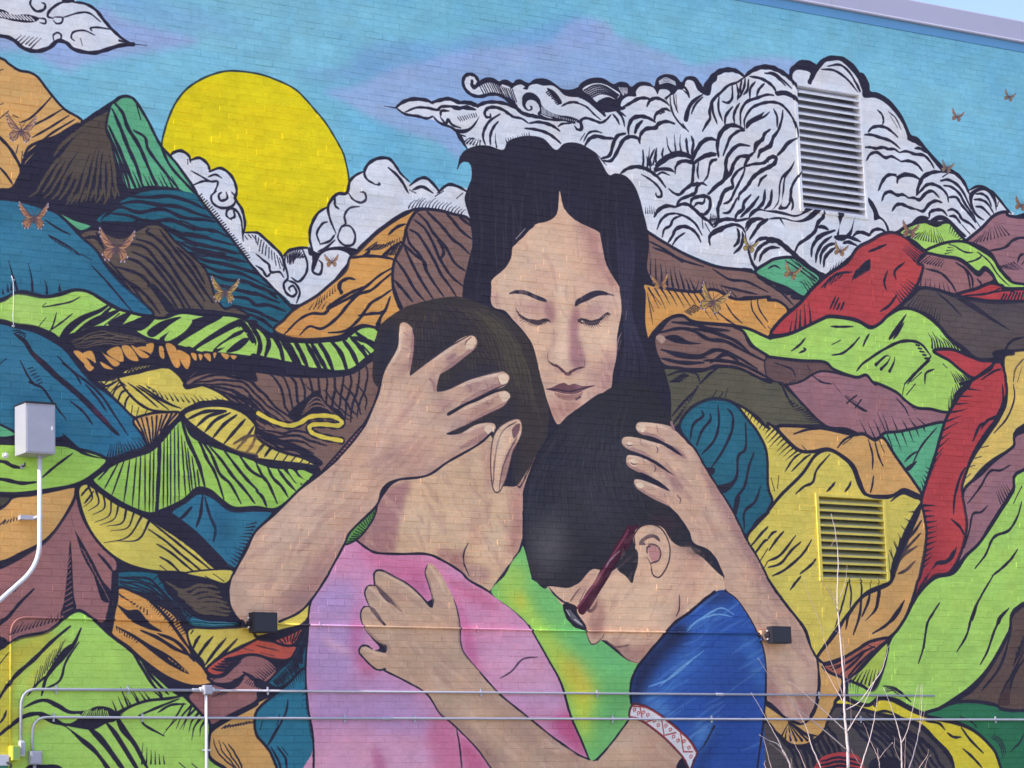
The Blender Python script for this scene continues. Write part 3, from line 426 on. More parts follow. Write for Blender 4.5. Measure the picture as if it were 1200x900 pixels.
    P.M(2.2, *['a2:%d,%d %d,%d %d,%d' % (x, y0, x+dx*.5, (y0+y1)/2, x+dx, y1) for x, y0, dx, y1 in ((530,372,-70,450),(560,360,-70,490),(585,352,-60,520),(610,345,-30,560),(640,335,-20,575),(660,325,-10,590),(680,320,0,598),(705,312,-5,600),(722,295,-5,600),(770,250,-5,590),(785,235,0,585),(800,220,0,578),(818,205,2,565),(835,190,5,555),(850,240,22,545),(865,270,30,535),(880,300,25,520),(900,340,20,500),(925,400,10,490))])
    P.M(4, 'a2:880,190 930,260 970,350 1010,420 1050,540', 'a2:930,245 990,330 1030,420 1080,470 1130,560', 'a2:980,290 1040,360 1090,430 1150,500 1195,560', 'a2:1050,310 1110,390 1160,450 1210,500', 'a2:1120,330 1170,400 1230,440', 'b2:0,370 30,430 60,470 100,560', 'b2:50,380 80,440 120,480 150,530', 'b2:100,395 140,450 185,500', 'b2:0,500 30,530 50,575', 'b2:150,400 180,450 215,470', 'b2:200,410 240,450')
    P.F('ink', 'b2:130,395 200,460 215,470 170,420 230,450 250,450 210,400 275,425 280,400'); P.F('lime2', 'b2:150,405 175,405 210,455 195,470'); P.F('lime2', 'b2:195,410 215,405 250,440 230,450')
    P.within(None)
    # blue hollow
    P.F('blue', 'a2:800,602 870,552 930,512 1000,532 1080,592 1200,592 b2:80,605 0,690 a2:1150,775 1095,870 1020,800 920,700 860,650', 3.4, 'bw')
    P.within('bw'); P.M(4, 'a2:835,640 870,610 900,575', 'a2:920,670 940,610 950,520', 'a2:960,530 985,620 1010,680 1000,740'); P.F('ink', 'a2:800,600 920,690 1000,770 1095,875 1000,800 850,660'); P.soft((30,80,116), 'a2:1010,560 1090,620 1050,760 1000,680', 6, .5); P.H('a2:1200,650 1150,770 1090,860', 'a2:1160,660 1110,760 1070,840', 14, 2, 't'); P.within(None)
    # small lime field and ochre slope at the edge
    P.F('green', 'a2:-80,130 0,190 70,245 -80,250', 3)
    P.F('lime2', 'a2:-80,265 0,278 260,285 340,297 500,352 430,430 350,472 250,492 100,512 0,512 -80,505', 3.6, 'lf')
    P.within('lf'); P.M(4.6, 'a2:-40,440 30,450 100,465 170,460', 'a2:-40,360 20,365 60,385 110,395'); P.S('a2:190,445 260,385 340,325', 3); P.soft((120,170,60), 'a2:60,330 260,330 200,350', 6, .5); P.within(None)
    P.F('ink', 'a2:260,250 290,228 400,320 500,352 400,335 270,290 -80,272 -80,245'); P.F('ink', 'a2:350,475 440,425 510,360 700,300 690,320 560,360 430,455 410,470')
    P.F('orange', 'a2:-80,640 0,585 60,532 150,520 250,500 355,482 350,530 320,592 270,672 200,742 100,792 0,835 -80,850', 3.2); P.F((72,68,62), 'a2:-80,530 0,525 50,535 0,580 -80,640', 3); P.H('a2:0,660 110,630', 'a2:20,640 100,622', 8, 1.3, 'c')
    P.F('mauve', 'a2:340,560 357,490 368,560 400,650 470,750 550,832 535,905 a3:530,0 520,110 480,225 370,160 290,205 240,255 100,285 40,315 0,290 -80,270 a2:-80,900 0,862 150,782 240,712', 3.4, 'mv')
    P.within('mv'); P.soft((160,108,116), 'a2:150,800 330,640 420,760 a3:420,100 250,180 120,100', 16, .5)
    P.F('ink', 'a2:328,735 336,800 a3:345,80 355,160 285,185 300,120 a2:318,860'); P.F('ink', 'a2:335,625 350,680 390,750 440,840 a3:480,20 520,70 520,120 475,110 440,0 a2:400,830 372,760')
    P.H('a2:330,800 a3:340,150', 'a2:322,820 a3:300,170', 11, 1, 'c', 'mauve'); P.H('a2:380,770 a3:500,90', 'a2:400,790 a3:510,110', 12, 1, 'c', 'mauve')
    P.M(4, 'a2:460,795 500,840 530,880', 'a3:0,105 50,60 105,10', 'a3:0,210 40,190 90,130 160,60', 'a3:-20,240 30,200 60,160'); P.H('a3:45,275 280,205', 'a3:70,235 290,175', 14, 2, 't'); P.H('a3:60,60 100,20', 'a3:65,80 100,40', 5, 1.2, 'c'); P.within(None)
    P.F('yellow', 'a2:365,505 400,465 450,492 550,562 680,622 800,695 900,765 1000,855 1085,905 a3:1060,30 900,0 a2:850,885 700,875 570,832 470,752 400,642', 3.4, 'y3')
    P.within('y3'); P.H('a2:415,480 700,640', 'a2:390,590 540,740', 9, 3, 't', bend=-.25); P.M(2.6, 'a2:395,560 420,530 440,500', 'a2:380,525 400,500 420,480')
    P.Z('a2:700,640 850,740 1000,850 1090,900', 'a2:770,620 920,710 1040,800 1100,860', 3, 3.4, None, .5); P.M(3, 'a2:695,680 780,740 850,800 900,840 960,890', 'a2:735,750 800,790 860,840 920,890', 'a2:750,810 800,840 850,890', 'a2:750,850 800,890', 'a2:700,640 800,720 900,800 1000,880'); P.F('ink', 'a2:740,615 880,690 1000,790 1100,870 1080,895 960,810 830,710'); P.S('a2:790,640 900,715 1010,800 1080,860', 2, 'c', 'yellow'); P.within(None)
    # lower left
    P.F('teal', 'a3:550,-20 740,-15 780,65 830,120 900,180 980,208 1100,213 1135,228 1050,243 950,245 880,225 830,155 740,105 640,75 545,55', 3.2, 'tb'); P.within('tb'); P.Z('a3:560,0 700,10 820,130 900,190', 'a3:560,40 680,80 800,140 880,215', 5, 2.4); P.H('a3:740,0 900,190', 'a3:700,30 840,190', 8, 1.6, 't'); P.Z('a3:900,195 1000,212 1110,215', 'a3:890,225 980,232 1090,232', 2, 1.4, (90,150,190)); P.within(None)
    P.F('ink', 'a3:740,-15 860,-20 1060,25 1085,0 1075,100 1092,160 1130,215 1000,210 900,180 830,118 780,62', 0, 'ol'); P.within('ol'); P.Z('a3:770,20 860,60 930,30 1040,50', 'a3:900,160 960,180 1040,190 1090,200', 7, 4.6, 'brown2', 1.0, 'l', .15); P.within(None)
    P.F('yellow', 'a3:870,-15 1085,-30 1060,35 980,15', 2); P.M(2.4, 'a3:900,0 960,20', 'a3:960,0 1010,28', 'a3:1000,-10 1050,25')
    P.F('orange2', 'a3:555,55 640,80 720,120 800,165 850,225 885,285 900,370 950,425 995,505 960,515 880,512 780,472 680,402 600,332 515,262 530,150', 3.6, 'og')
    P.within('og'); P.F('ink', 'a3:550,135 600,160 650,160 700,220 760,260 700,250 620,215 590,185'); P.M(4.4, 'a3:660,255 740,290 820,340 900,375', 'a3:680,95 760,170 830,260 900,360', 'a3:740,270 830,310 910,400'); P.F('ink', 'a3:540,235 620,270 700,320 790,370 850,420 885,460 800,420 730,370 640,300'); P.H('a3:700,90 880,260', 'a3:690,120 840,280', 18, 2, 't'); P.H('a3:560,85 690,180', 'a3:575,100 690,160', 9, 1.6, 'c'); P.H('a3:545,235 650,300', 'a3:550,255 640,310', 9, 1.4, 'c'); P.H('a3:790,385 870,450', 'a3:800,395 865,440', 6, 1, 'c', 'orange2'); P.within(None)
    P.S('a3:540,-10 540,100 510,260', 8, 'c')
    P.F('yellow', 'a3:885,248 1000,245 1130,240 1200,235 b3:0,285 120,255 232,215 250,110 b3:80,150 a3:1150,200 b3:10,292 a3:1200,300 1100,345 970,432 950,400 895,330', 3, 'y4')
    P.within('y4'); P.M(4, 'a3:905,340 920,305 938,280', 'a3:920,390 960,330 998,285', 'a3:960,420 1010,350 1060,292', 'a3:990,410 1050,360 1112,295', 'a3:895,270 905,255'); P.soft((204,160,76), 'a3:1000,240 1200,230 1200,290 1060,300', 8, .4); P.within(None)
    P.F('red2', 'a3:968,435 1050,372 1120,342 1200,298 b3:20,298 100,312 200,335 150,392 60,385 0,372 a3:1140,375 1080,440 1010,468', 3, 'rd'); P.within('rd'); P.Z('a3:1060,385 1110,375 1150,360', 'a3:985,440 1040,450 1080,440', 5, 3); P.M(2, 'b3:0,325 60,340 110,350', 'b3:20,360 90,375', 'a3:1140,340 1190,350'); P.soft((206,96,70), 'a3:1130,350 b3:100,320 150,370 20,360', 6, .6); P.within(None)
    P.F('red2', 'b3:85,305 150,275 225,245 170,325', 3); P.H('b3:110,300 220,250', 'b3:130,318 190,300', 7, 1.8, 'c')
    P.F('mauve', 'a3:975,475 1040,470 1080,440 1140,378 1200,370 b3:60,392 100,445 40,505 0,485 0,510 40,530 10,545 a3:1200,590 1080,652 990,702 950,655 880,565 960,515 1000,505', 3.4, 'mu'); P.within('mu'); P.M(5, 'a3:980,500 1060,510 1110,490 1150,460', 'a3:1140,450 1200,490 b3:40,530', 'a3:1010,510 1090,520 1140,480'); P.H('a3:1000,480 1130,400', 'a3:990,500 1100,430', 12, 1.4, 't'); P.H('b3:90,440 20,500', 'b3:60,410 -20,470', 9, 1.6, 't'); P.H('a3:1150,500 b3:10,530', 'a3:1170,480 b3:20,500', 7, 1.4, 't'); P.H('a3:1080,530 1000,560', 'a3:1060,555 990,570', 8, 1.4, 't'); P.within(None)
    P.F('teal', 'b3:50,510 110,440 170,380 250,225 245,330 235,430 150,500 90,530', 2.6, 't3'); P.within('t3'); P.H('b3:250,235 160,400 80,490', 'b3:235,300 200,440 110,520', 28, 2.4, 'l'); P.within(None)
    P.F('ink', 'b3:0,480 60,500 110,520 170,480 230,430 150,500 80,555 40,530')
    P.F((40,112,146), 'b3:-5,660 20,612 85,556 150,505 232,435 240,600 268,740 270,960 100,960 75,845 40,790 0,740', 3.4, 't4'); P.within('t4'); P.H('b3:70,560 230,440', 'b3:90,580 232,480', 16, 1.6, 't'); P.H('b3:235,520 262,760', 'b3:215,540 250,720', 10, 1.4, 't'); P.M(3, 'b3:150,580 140,640 110,700', 'b3:30,680 20,720', 'b3:110,650 100,700', 'b3:70,800 110,880 115,940', 'b3:100,800 140,860 140,940', 'b3:120,800 150,840'); P.F('ink', 'b3:125,680 90,720 50,800 70,780 100,730'); P.within(None)
    P.F('orange', 'a3:982,742 1060,680 1200,605 b3:0,592 85,555 20,612 -5,660 0,740 40,790 75,845 95,960 a3:1100,960 1060,905 982,845', 3.4, 'o4'); P.within('o4'); P.H('a3:1040,715 1180,690', 'a3:1060,700 1190,680', 12, 1.4, 'c'); P.Z('a3:990,760 1010,830 1090,900 1110,960', 'a3:1080,790 1120,840 1140,900 1140,960', 4, 2); P.within(None)
    P.F('lime', 'a3:-80,420 0,350 45,318 100,290 200,272 260,235 300,198 370,162 440,205 515,275 600,340 700,425 860,560 950,655 985,700 980,845 1060,910 1080,980 -80,980', 3.8, 'lb')
    P.within('lb')
    P.F((178,172,46), 'a3:-80,300 60,290 0,370 -80,420'); P.soft((190,176,58), 'a3:-80,380 60,310 160,280 250,250 210,360 100,440 60,620 120,640 60,760 100,860 -80,900', 7, .95); P.soft((196,184,66), 'a3:170,430 250,330 310,300 230,420 130,560 120,500', 5, .8); P.soft((196,170,58), 'a3:60,760 160,690 260,680 90,740', 4, .8)
    P.M(5, 'a3:-20,600 30,520 80,460 160,390 240,310 330,235', 'a3:380,245 340,330 270,410 220,470 195,560', 'a3:-20,760 40,710 110,660 180,645 240,665 310,700', mode='l'); P.M(3, 'a3:370,310 310,400 280,490 210,530', 'a3:130,560 180,500 230,460', 'a3:0,690 20,660 30,630', 'a3:0,410 40,360')
    P.H('a3:160,520 280,360', 'a3:180,430 310,290', 11, 1.3, 't'); P.F('ink', 'a3:240,420 300,340 345,320 270,415 220,480')
    P.F('ink', 'a3:110,620 160,585 220,575 280,600 330,630 400,630 460,610 520,620 560,650 580,640 540,680 500,690 440,720 380,715 300,700 250,680 330,690 380,650 320,645 260,615 200,590')
    P.F('ink', 'a3:170,645 230,650 290,690 360,740 430,790 480,850 530,920 500,910 450,840 380,780 310,710 240,690'); P.F('ink', 'a3:400,700 470,740 530,820 590,910 560,900 500,820 430,740'); P.F('ink', 'a3:490,680 540,720 580,780 650,900 630,900 560,790'); P.F('ink', 'a3:540,640 570,680 610,740 650,800 700,910 670,880 620,790 560,720')
    P.H('a3:380,660 510,660', 'a3:400,630 500,630', 14, 1.2, 'c', 'lime')
    P.F('ink', 'a3:540,640 600,610 680,580 760,570 860,560 800,580 700,590 620,615 560,650'); P.H('a3:545,635 680,580', 'a3:520,570 650,540', 5, 2.4, 't'); P.H('a3:600,610 760,570', 'a3:560,510 720,540', 4, 3, 't'); P.M(4, 'a3:610,340 660,420 710,500 760,560', 'a3:660,390 710,470 790,555', 'a3:690,430 780,510 840,550'); P.F('ink', 'a3:600,335 680,400 760,460 860,550 880,560 830,560 740,480 690,430')
    P.M(3, 'a3:650,655 730,620 840,575', 'a3:740,640 800,605 870,600', 'a3:665,670 680,700 770,750', 'a3:780,720 830,670', mode='l'); P.H('a3:900,605 960,680', 'a3:830,710 930,770', 5, 3.4, 't', bend=.1); P.H('a3:860,600 900,610', 'a3:780,720 850,710', 2, 3, 't'); P.H('a3:665,880 770,880', 'a3:670,795 765,840', 6, 2, 't'); P.M(3, 'a3:840,875 880,910', 'a3:900,880 930,905'); P.F('ink', 'a3:100,960 130,890 200,885 280,890 320,960')
    P.within(None)
def paint_mid(P):
    P.F('orange2', 'b1:85,650 130,600 180,550 280,490 340,440 420,370 440,310 480,280 560,200 640,140 700,105 760,85 800,200 760,500 690,570 610,610 570,635 500,625 440,650 380,680 200,690', 3.4, 'og2')
    P.within('og2')
    P.soft((196,128,70), 'b1:85,650 200,560 330,520 300,620 200,690', 10, .4); P.soft((220,160,84), 'b1:430,330 600,240 640,400 520,460 440,420', 14, .5)
    P.M(3.6, 'b1:440,310 520,300 600,305 660,320', 'b1:130,670 200,600 260,570 320,570 350,540 450,490 520,440 580,390 650,350', 'b1:205,670 250,630 310,640 380,590 430,530 480,480 540,460 600,410 650,370', 'b1:340,660 420,650 480,600 510,560 540,520 590,490 640,455', 'b1:400,465 390,430 430,405 465,410', 'b1:520,440 470,460 430,480 350,530 340,560', 'b1:480,580 540,570 600,560 630,490', 'b1:620,200 660,165 700,150', 'b1:590,300 640,260 690,230', 'b1:500,300 530,280 520,270')
    P.F('ink', 'b1:560,625 575,590 600,550 625,495 615,550 590,590 580,630'); P.F('ink', 'b1:395,480 385,440 405,415 400,450 410,470')
    P.H('b1:600,300 680,290', 'b1:630,260 690,235', 12, 1.2, 'c'); P.H('b1:280,535 385,455', 'b1:290,500 380,430', 9, 1.5, 't'); P.H('b1:250,550 330,545', 'b1:270,520 350,515', 5, 1.3, 't'); P.H('b1:510,275 580,270', 'b1:560,240 640,235', 7, 1.2, 'c'); P.H('b1:600,260 690,230', 'b1:615,240 685,215', 7, 1, 'c')
    P.within(None)
    P.F('mbrown', 'b1:770,82 850,85 930,105 1000,130 1020,230 1010,330 980,430 975,500 860,505 760,530 690,560 650,480 640,400 650,320 690,240 705,170 735,110', 3.6, 'ms')
    P.within('ms'); P.soft((150,115,105), 'b1:720,240 840,300 860,460 740,460 680,340', 10, .4)
    P.M(4, 'b1:690,555 660,490 645,440', 'b1:735,515 690,460 645,410', 'b1:790,510 740,450 700,380 650,310', 'b1:830,500 790,440 760,390 720,310 690,240', 'b1:880,490 830,420 800,370 770,300 720,240 705,180', 'b1:940,490 900,430 870,390 840,330 800,260 760,200 720,175', 'b1:970,440 920,400 890,360 860,310 830,240 790,170 740,130', 'b1:980,370 930,330 890,260 830,190 800,140 760,100', 'b1:1000,290 960,250 920,220 870,160 820,110 800,90', 'b1:1010,220 960,180 920,130 890,100', 'b1:1010,160 970,130 950,110', 'b1:690,240 740,290 790,330 800,380', 'b1:860,320 880,280 850,220', mode='l')
    P.within(None)

def paint_right(P):
    # brown shoulder, green and ochre behind the woman
    P.F('mbrown', 'c1:600,170 640,190 720,240 830,300 960,350 1080,365 1150,380 1200,402 d1:0,420 90,450 180,500 100,555 40,530 c1:1200,500 1100,495 1050,505 950,460 850,470 700,455 600,420', 3.6, 'rb')
    P.within('rb'); P.M(3, 'c1:640,230 700,260 780,310 830,330 900,350', 'c1:660,260 740,290 800,330', 'c1:940,360 1020,410 1100,420 1200,470', 'c1:1150,400 1200,430 d1:60,470 120,530', 'c1:980,440 1060,460 1150,480'); P.H('c1:650,420 860,465', 'c1:650,300 830,400', 9, 3, 't'); P.H('d1:60,440 170,500', 'd1:30,440 120,500', 10, 1.8, 'c'); P.H('c1:860,465 1050,490', 'c1:880,400 1000,440', 9, 1.6, 't'); P.soft((108,74,80), 'c1:820,300 1000,370 1200,420 1100,400 960,370', 5, .4); P.within(None)
    P.F('green', 'c1:1140,375 1200,330 d1:40,312 120,308 180,350 245,402 200,475 165,492 90,450 0,415', 3.4, 'gg'); P.within('gg'); P.M(2, 'd1:80,320 140,360 220,420', 'd1:100,310 180,370 240,420', 'd1:130,320 190,380', 'd1:0,360 30,345 60,360', 'd1:150,420 190,440'); P.H('d1:230,405 190,470', 'd1:200,380 160,420', 6, 1.6, 't'); P.within(None)
    P.F('orange2', 'c1:600,440 640,430 700,448 850,468 950,458 1050,502 1200,492 d1:0,505 50,512 95,560 40,640 10,672 c1:1190,682 1100,645 1040,630 860,610 790,578 720,602 660,662 630,700 600,600', 3.4, 'oo')
    P.within('oo'); P.H('c1:640,450 880,470', 'c1:680,530 960,590', 9, 2.2, 't'); P.M(2, 'c1:960,560 1010,600 1060,630', 'c1:1000,520 1040,580 1080,615', 'c1:1120,500 1130,560 1190,640', 'c1:1150,500 1160,550 1200,610', 'c1:940,450 1000,490', 'c1:640,500 665,560', 'c1:645,460 700,530', 'd1:0,630 20,650'); P.H('c1:810,560 850,530', 'c1:840,575 880,545', 7, 1.2, 'c'); P.within(None)
    P.F('mbrown', 'c1:665,690 700,640 740,592 800,580 860,610 1040,627 1085,655 1120,720 1200,770 1200,880 1050,830 960,815 900,832 750,825 690,790', 3.8, 'lf2')
    P.within('lf2'); P.M(4.4, 'c1:690,660 780,640 850,650 920,690 1000,700 1080,740 1200,800', 'c1:700,740 800,760 880,770 960,740 1050,770 1150,830', 'c1:750,610 850,620 920,640 1020,650', 'c1:850,640 950,660 1050,700 1120,760', 'c1:900,790 980,790 1080,810 1200,870', 'c1:930,800 1000,760 1060,790', 'c1:700,780 800,800 900,800'); P.F('ink', 'c1:715,680 770,670 830,700 890,710 830,715 760,705'); P.F('ink', 'c1:700,735 760,770 850,785 920,775 840,770 770,755'); P.F((170,140,130), 'c1:675,680 700,670 720,690 700,710'); P.within(None)
    P.F('olive', 'c1:700,830 780,825 870,840 960,820 1060,825 1200,890 d1:30,870 90,900 d2:80,10 170,95 240,150 275,192 150,197 40,203 0,185 c2:1200,215 1150,155 1050,95 980,72 900,85 840,112 790,185 745,195 700,0', 3.4, 'ov')
    P.within('ov'); P.M(3, 'c1:880,900 930,850 970,820', 'c1:730,860 790,840 860,850 880,890', 'd1:20,880 60,900 d2:90,60 120,110', 'c2:750,150 800,90 870,20', 'c2:960,30 940,60', 'c2:990,40 970,65', 'c2:1010,20 1000,60'); P.H('c2:750,190 870,10', 'c2:790,150 850,60', 12, 1.8, 't'); P.H('c1:740,890 800,850', 'c1:780,890 830,860', 10, 1.2, 'c'); P.H('d2:270,190 110,80', 'd2:210,190 90,90', 12, 2, 't'); P.within(None)
    P.F('yellow', 'c2:1030,90 1100,120 1160,175 1200,205 d2:0,185 40,215 100,280 150,315 230,322 160,420 60,520 0,595 c2:1195,480 1190,330 1150,240 1090,160', 3, 'yv'); P.within('yv'); P.H('c2:1100,110 1200,200 d2:40,220 140,310', 'c2:1090,140 1170,220 d2:0,270 80,360', 16, 2.2, 't'); P.M(2.4, 'd2:80,410 120,350 160,320', 'd2:110,410 170,350 200,330', 'd2:15,440 30,500', 'd2:50,430 45,490'); P.within(None)
    P.F('teal', 'c2:785,202 830,122 900,80 960,70 1040,90 1100,160 1160,240 1195,330 1200,480 d2:20,545 0,592 c2:1200,602 1150,642 1100,710 1060,652 980,512 900,382 850,300', 3.6, 'tq')
    P.within('tq'); P.soft((44,120,150), 'c2:860,120 1000,100 1080,260 980,420 900,320', 14, .5); P.M(3.4, 'c2:835,260 850,190 895,150 890,125', 'c2:865,290 890,220 930,170 930,140', 'c2:890,330 950,260 970,180 965,100', 'c2:930,400 990,310 1030,220 1035,150 1010,115', 'c2:985,490 1050,440 1060,340 1095,300 1095,180', 'c2:1040,610 1050,540 1090,480 1110,390 1135,320', 'c2:1090,680 1090,600 1140,550 1165,480'); P.F('ink', 'c2:960,480 1040,450 1060,380 1055,450 1000,510'); P.F('ink', 'c2:1030,620 1050,540 1070,530 1050,620'); P.F('ink', 'c2:900,395 950,395 940,425'); P.within(None)
    # red peak and its neighbours
    P.F('mauve2', 'd1:925,235 1000,170 1060,110 1120,93 1170,118 1300,150 1300,470 1200,435 1130,405 1080,345 1040,282 960,242', 3.4, 'm1')
    P.within('m1'); P.H('d1:960,240 1130,200', 'd1:1000,200 1090,150', 11, 1.6, 't'); P.M(3, 'd1:1040,275 1110,260 1150,225 1200,215 1260,240', 'd1:1170,330 1180,300 1200,290', 'd1:1190,340 1210,310'); P.H('d1:1080,350 1150,330', 'd1:1130,365 1190,360', 7, 1.4, 't'); P.within(None)
    P.F('lime', 'd1:615,190 680,150 740,138 800,145 850,143 890,190 925,235 860,245 800,260 740,275 690,235', 3.6, 'l1'); P.within('l1'); P.H('d1:860,150 920,225', 'd1:850,190 900,230', 7, 1.8, 't'); P.H('d1:650,210 830,245', 'd1:700,190 800,180', 15, 1.6, 't'); P.F('ink', 'd1:680,155 730,145 790,165 830,140 790,150 740,135'); P.within(None)
    P.F('lime', 'd1:735,280 830,238 920,233 990,268 1050,308 1090,370 1140,420 1200,432 1260,445 1130,452 1080,432 1050,380 1015,352 985,375 930,332 890,310 820,300', 3, 'l2'); P.within('l2'); P.M(2, 'd1:930,330 970,320 1000,300 980,280', 'd1:990,285 1040,330 1080,390 1130,440', 'd1:870,250 920,280 960,285'); P.H('d1:850,245 830,290', 'd1:880,255 870,280', 4, 1.2); P.within(None)
    P.F('mauve', 'd1:735,288 820,302 890,315 930,342 985,390 1020,365 1060,412 1000,442 960,460 890,482 800,460 700,440 725,350 700,335', 3.2, 'm2'); P.within('m2'); P.M(3, 'd1:740,360 810,380 860,430 885,475', 'd1:880,330 930,370 950,460', 'd1:920,350 955,400 960,455'); P.H('d1:720,330 810,350', 'd1:760,300 830,320', 8, 1.6, 't'); P.H('d1:715,440 850,465', 'd1:720,400 840,430', 7, 1.6, 't'); P.S('d1:980,405 1000,440 960,465', 3); P.within(None)
    P.F('red', 'd1:885,482 980,452 1040,428 1100,440 1150,455 1300,440 1300,515 1100,512 980,502', 3.4, 'r1'); P.within('r1'); P.M(2.4, 'd1:920,485 1000,480 1050,470 1090,450', 'd1:1060,470 1120,460 1160,470'); P.H('d1:1090,510 1200,510', 'd1:1110,475 1210,475', 8, 2, 'c'); P.within(None)
    P.F('red', 'd1:15,668 60,600 150,520 210,450 290,380 370,330 420,262 480,230 530,200 580,190 640,210 700,260 742,282 700,332 727,350 700,432 640,512 560,582 520,622 480,632 420,602 380,592 290,582 240,602 110,662', 3.8, 'rp')
    P.within('rp'); P.soft((196,78,78), 'd1:420,280 600,220 700,300 640,420 480,420', 14, .5)
    P.M(3, 'd1:250,450 300,400 340,380 395,375', 'd1:470,280 510,265 555,245', 'd1:525,560 570,530 605,480', 'd1:600,410 595,370 640,330', 'd1:555,460 545,420 560,370', 'd1:700,330 720,300 745,285'); P.F('ink', 'd1:400,400 440,340 480,315 470,360 430,385')
    P.H('d1:395,415 470,370', 'd1:420,360 480,320', 8, 2.4, 'l'); P.H('d1:290,550 340,555', 'd1:315,495 355,520', 4, 2.4, 'l'); P.H('d1:100,670 200,615', 'd1:115,590 190,520', 5, 3.2, 't'); P.H('d1:620,515 690,440', 'd1:590,470 650,410', 8, 2, 't'); P.H('d1:690,325 740,280', 'd1:630,270 680,240', 7, 2, 't'); P.H('d1:290,400 350,380', 'd1:270,440 330,410', 5, 1.4, 'c'); P.within(None)
    P.F('char', 'd1:625,545 680,482 720,450 800,460 880,490 980,507 1100,517 1300,512 1300,760 1110,745 1060,782 980,782 920,732 850,682 800,622 740,572', 3.6, 'ch')
    P.within('ch'); P.S('d1:790,470 850,520 905,580', 2.6); P.F('ink', 'd1:880,495 960,520 1040,580 1140,650 1060,610 960,550'); P.H('d1:650,545 800,620', 'd1:690,490 810,560', 12, 1.8, 't'); P.soft((100,88,90), 'd1:850,560 1000,620 1060,700 920,680', 12, .5); P.S('d1:1100,760 1140,700 1200,680', 3); P.soft((60,52,70), 'd1:900,500 1200,520 1200,560 1000,550', 6, .6); P.within(None)
    P.F('mauve2', 'd1:0,775 150,792 260,797 310,832 400,862 460,858 500,900 d2:520,0 600,35 650,80 700,110 760,115 855,132 830,182 700,205 560,242 480,257 370,212 270,197 160,92 80,0 d1:60,890 0,870', 3.2, 'm3')
    P.within('m3'); P.F((100,74,78), 'd1:-20,775 150,790 260,795 310,835 390,865 250,840 150,890 60,900 -20,850', 2.4); P.M(2, 'd1:30,800 110,830 130,870', 'd1:180,810 200,840', 'd2:600,65 640,110 660,150', 'd2:660,90 690,125'); P.F('ink', 'd2:300,-10 340,40 400,85 465,125 440,125 370,70'); P.H('d2:370,90 410,110', 'd2:420,50 440,70', 2, 2, 'c'); P.S('d2:365,55 420,90', 2); P.H('d2:470,255 560,240', 'd2:430,170 520,150', 4, 2.4, 't'); P.H('d2:570,240 740,195', 'd2:540,150 700,160', 5, 2.4, 't'); P.M(2, 'd1:200,855 250,890 300,900', 'd1:100,895 130,880'); P.within(None)
    P.F('lime', 'c1:1040,630 1110,642 1200,682 d1:20,682 110,662 240,602 290,585 380,595 430,610 480,637 530,612 560,582 620,548 680,550 740,580 800,630 850,690 940,765 860,745 790,745 850,790 900,830 965,872 900,900 d2:930,0 880,50 855,130 760,117 700,112 650,82 600,37 520,0 d1:490,890 460,858 410,868 310,832 265,797 150,790 0,772 c1:1200,768 1130,722 1085,655', 3.4, 'lm')
    P.within('lm'); P.M(2.6, 'd1:295,630 340,632 400,630', 'd1:110,745 150,715 175,685', 'd1:300,715 340,695', 'd1:300,765 350,755 395,720 430,680', 'd1:445,725 460,690 475,665', 'd1:415,840 450,800 530,750', 'd1:145,755 175,740 165,730', 'd1:655,900 700,840 760,790', 'd1:735,900 740,850 780,830', 'd1:820,805 840,825', 'd1:670,890 720,845'); P.F('ink', 'd1:565,685 600,630 650,570 610,650 575,690'); P.F('ink', 'd1:585,690 620,630 640,610 610,670'); P.M(3.4, 'd1:505,810 550,770 570,770', 'd1:530,830 560,800 575,770', 'd1:570,840 590,800 595,770', mode='t'); P.S('d1:480,775 540,740 610,705 670,698 720,715 765,770', 3.4); P.S('d1:765,770 730,810 690,850 640,900', 3.4); P.H('d1:940,760 770,730', 'd1:900,720 750,660', 13, 2.6, 't', bend=.1); P.H('d1:750,780 710,720', 'd1:735,780 690,715', 5, 2, 'c'); P.H('d1:960,870 880,890', 'd1:930,850 860,850', 9, 2, 't'); P.H('d2:850,130 930,0', 'd2:850,60 900,-40', 10, 2.4, 't'); P.M(3, 'd2:630,50 640,0', 'd2:650,50 690,0'); P.within(None)
    P.F('red', 'd1:775,745 860,738 940,768 1000,790 1065,797 1000,852 962,872 900,832 850,790', 3.4)
    P.F('green', 'd2:535,238 620,222 700,205 832,182 800,285 760,402 735,500 715,525 680,472 640,402 580,322', 3.2, 'gt'); P.within('gt'); P.M(2.4, 'd2:640,365 670,335 700,315', 'd2:680,370 720,290 790,205'); P.F('ink', 'd2:645,395 670,375 700,360 665,405'); P.H('d2:560,240 730,205', 'd2:590,320 740,230', 6, 2.2, 't'); P.H('d2:720,510 760,400', 'd2:710,470 740,390', 6, 2, 't'); P.within(None)
    P.F((212,180,92), 'd1:1105,782 1150,760 1200,740 1300,720 d2:1300,40 1200,192 1150,292 1060,352 1000,402 915,500 925,420 970,330 1030,242 1090,152 1120,60', 3, 'yo'); P.within('yo'); P.M(2.2, 'd1:1150,890 1160,830 1200,780', 'd1:1170,890 1190,820', 'd2:1150,0 1155,70 1120,160 1060,230', 'd2:965,350 1000,340', 'd2:990,300 1035,290', 'd2:930,440 950,420', 'd2:940,390 970,380'); P.soft((196,160,90), 'd1:1130,780 1200,760 1200,880 1150,900', 6, .5); P.within(None)
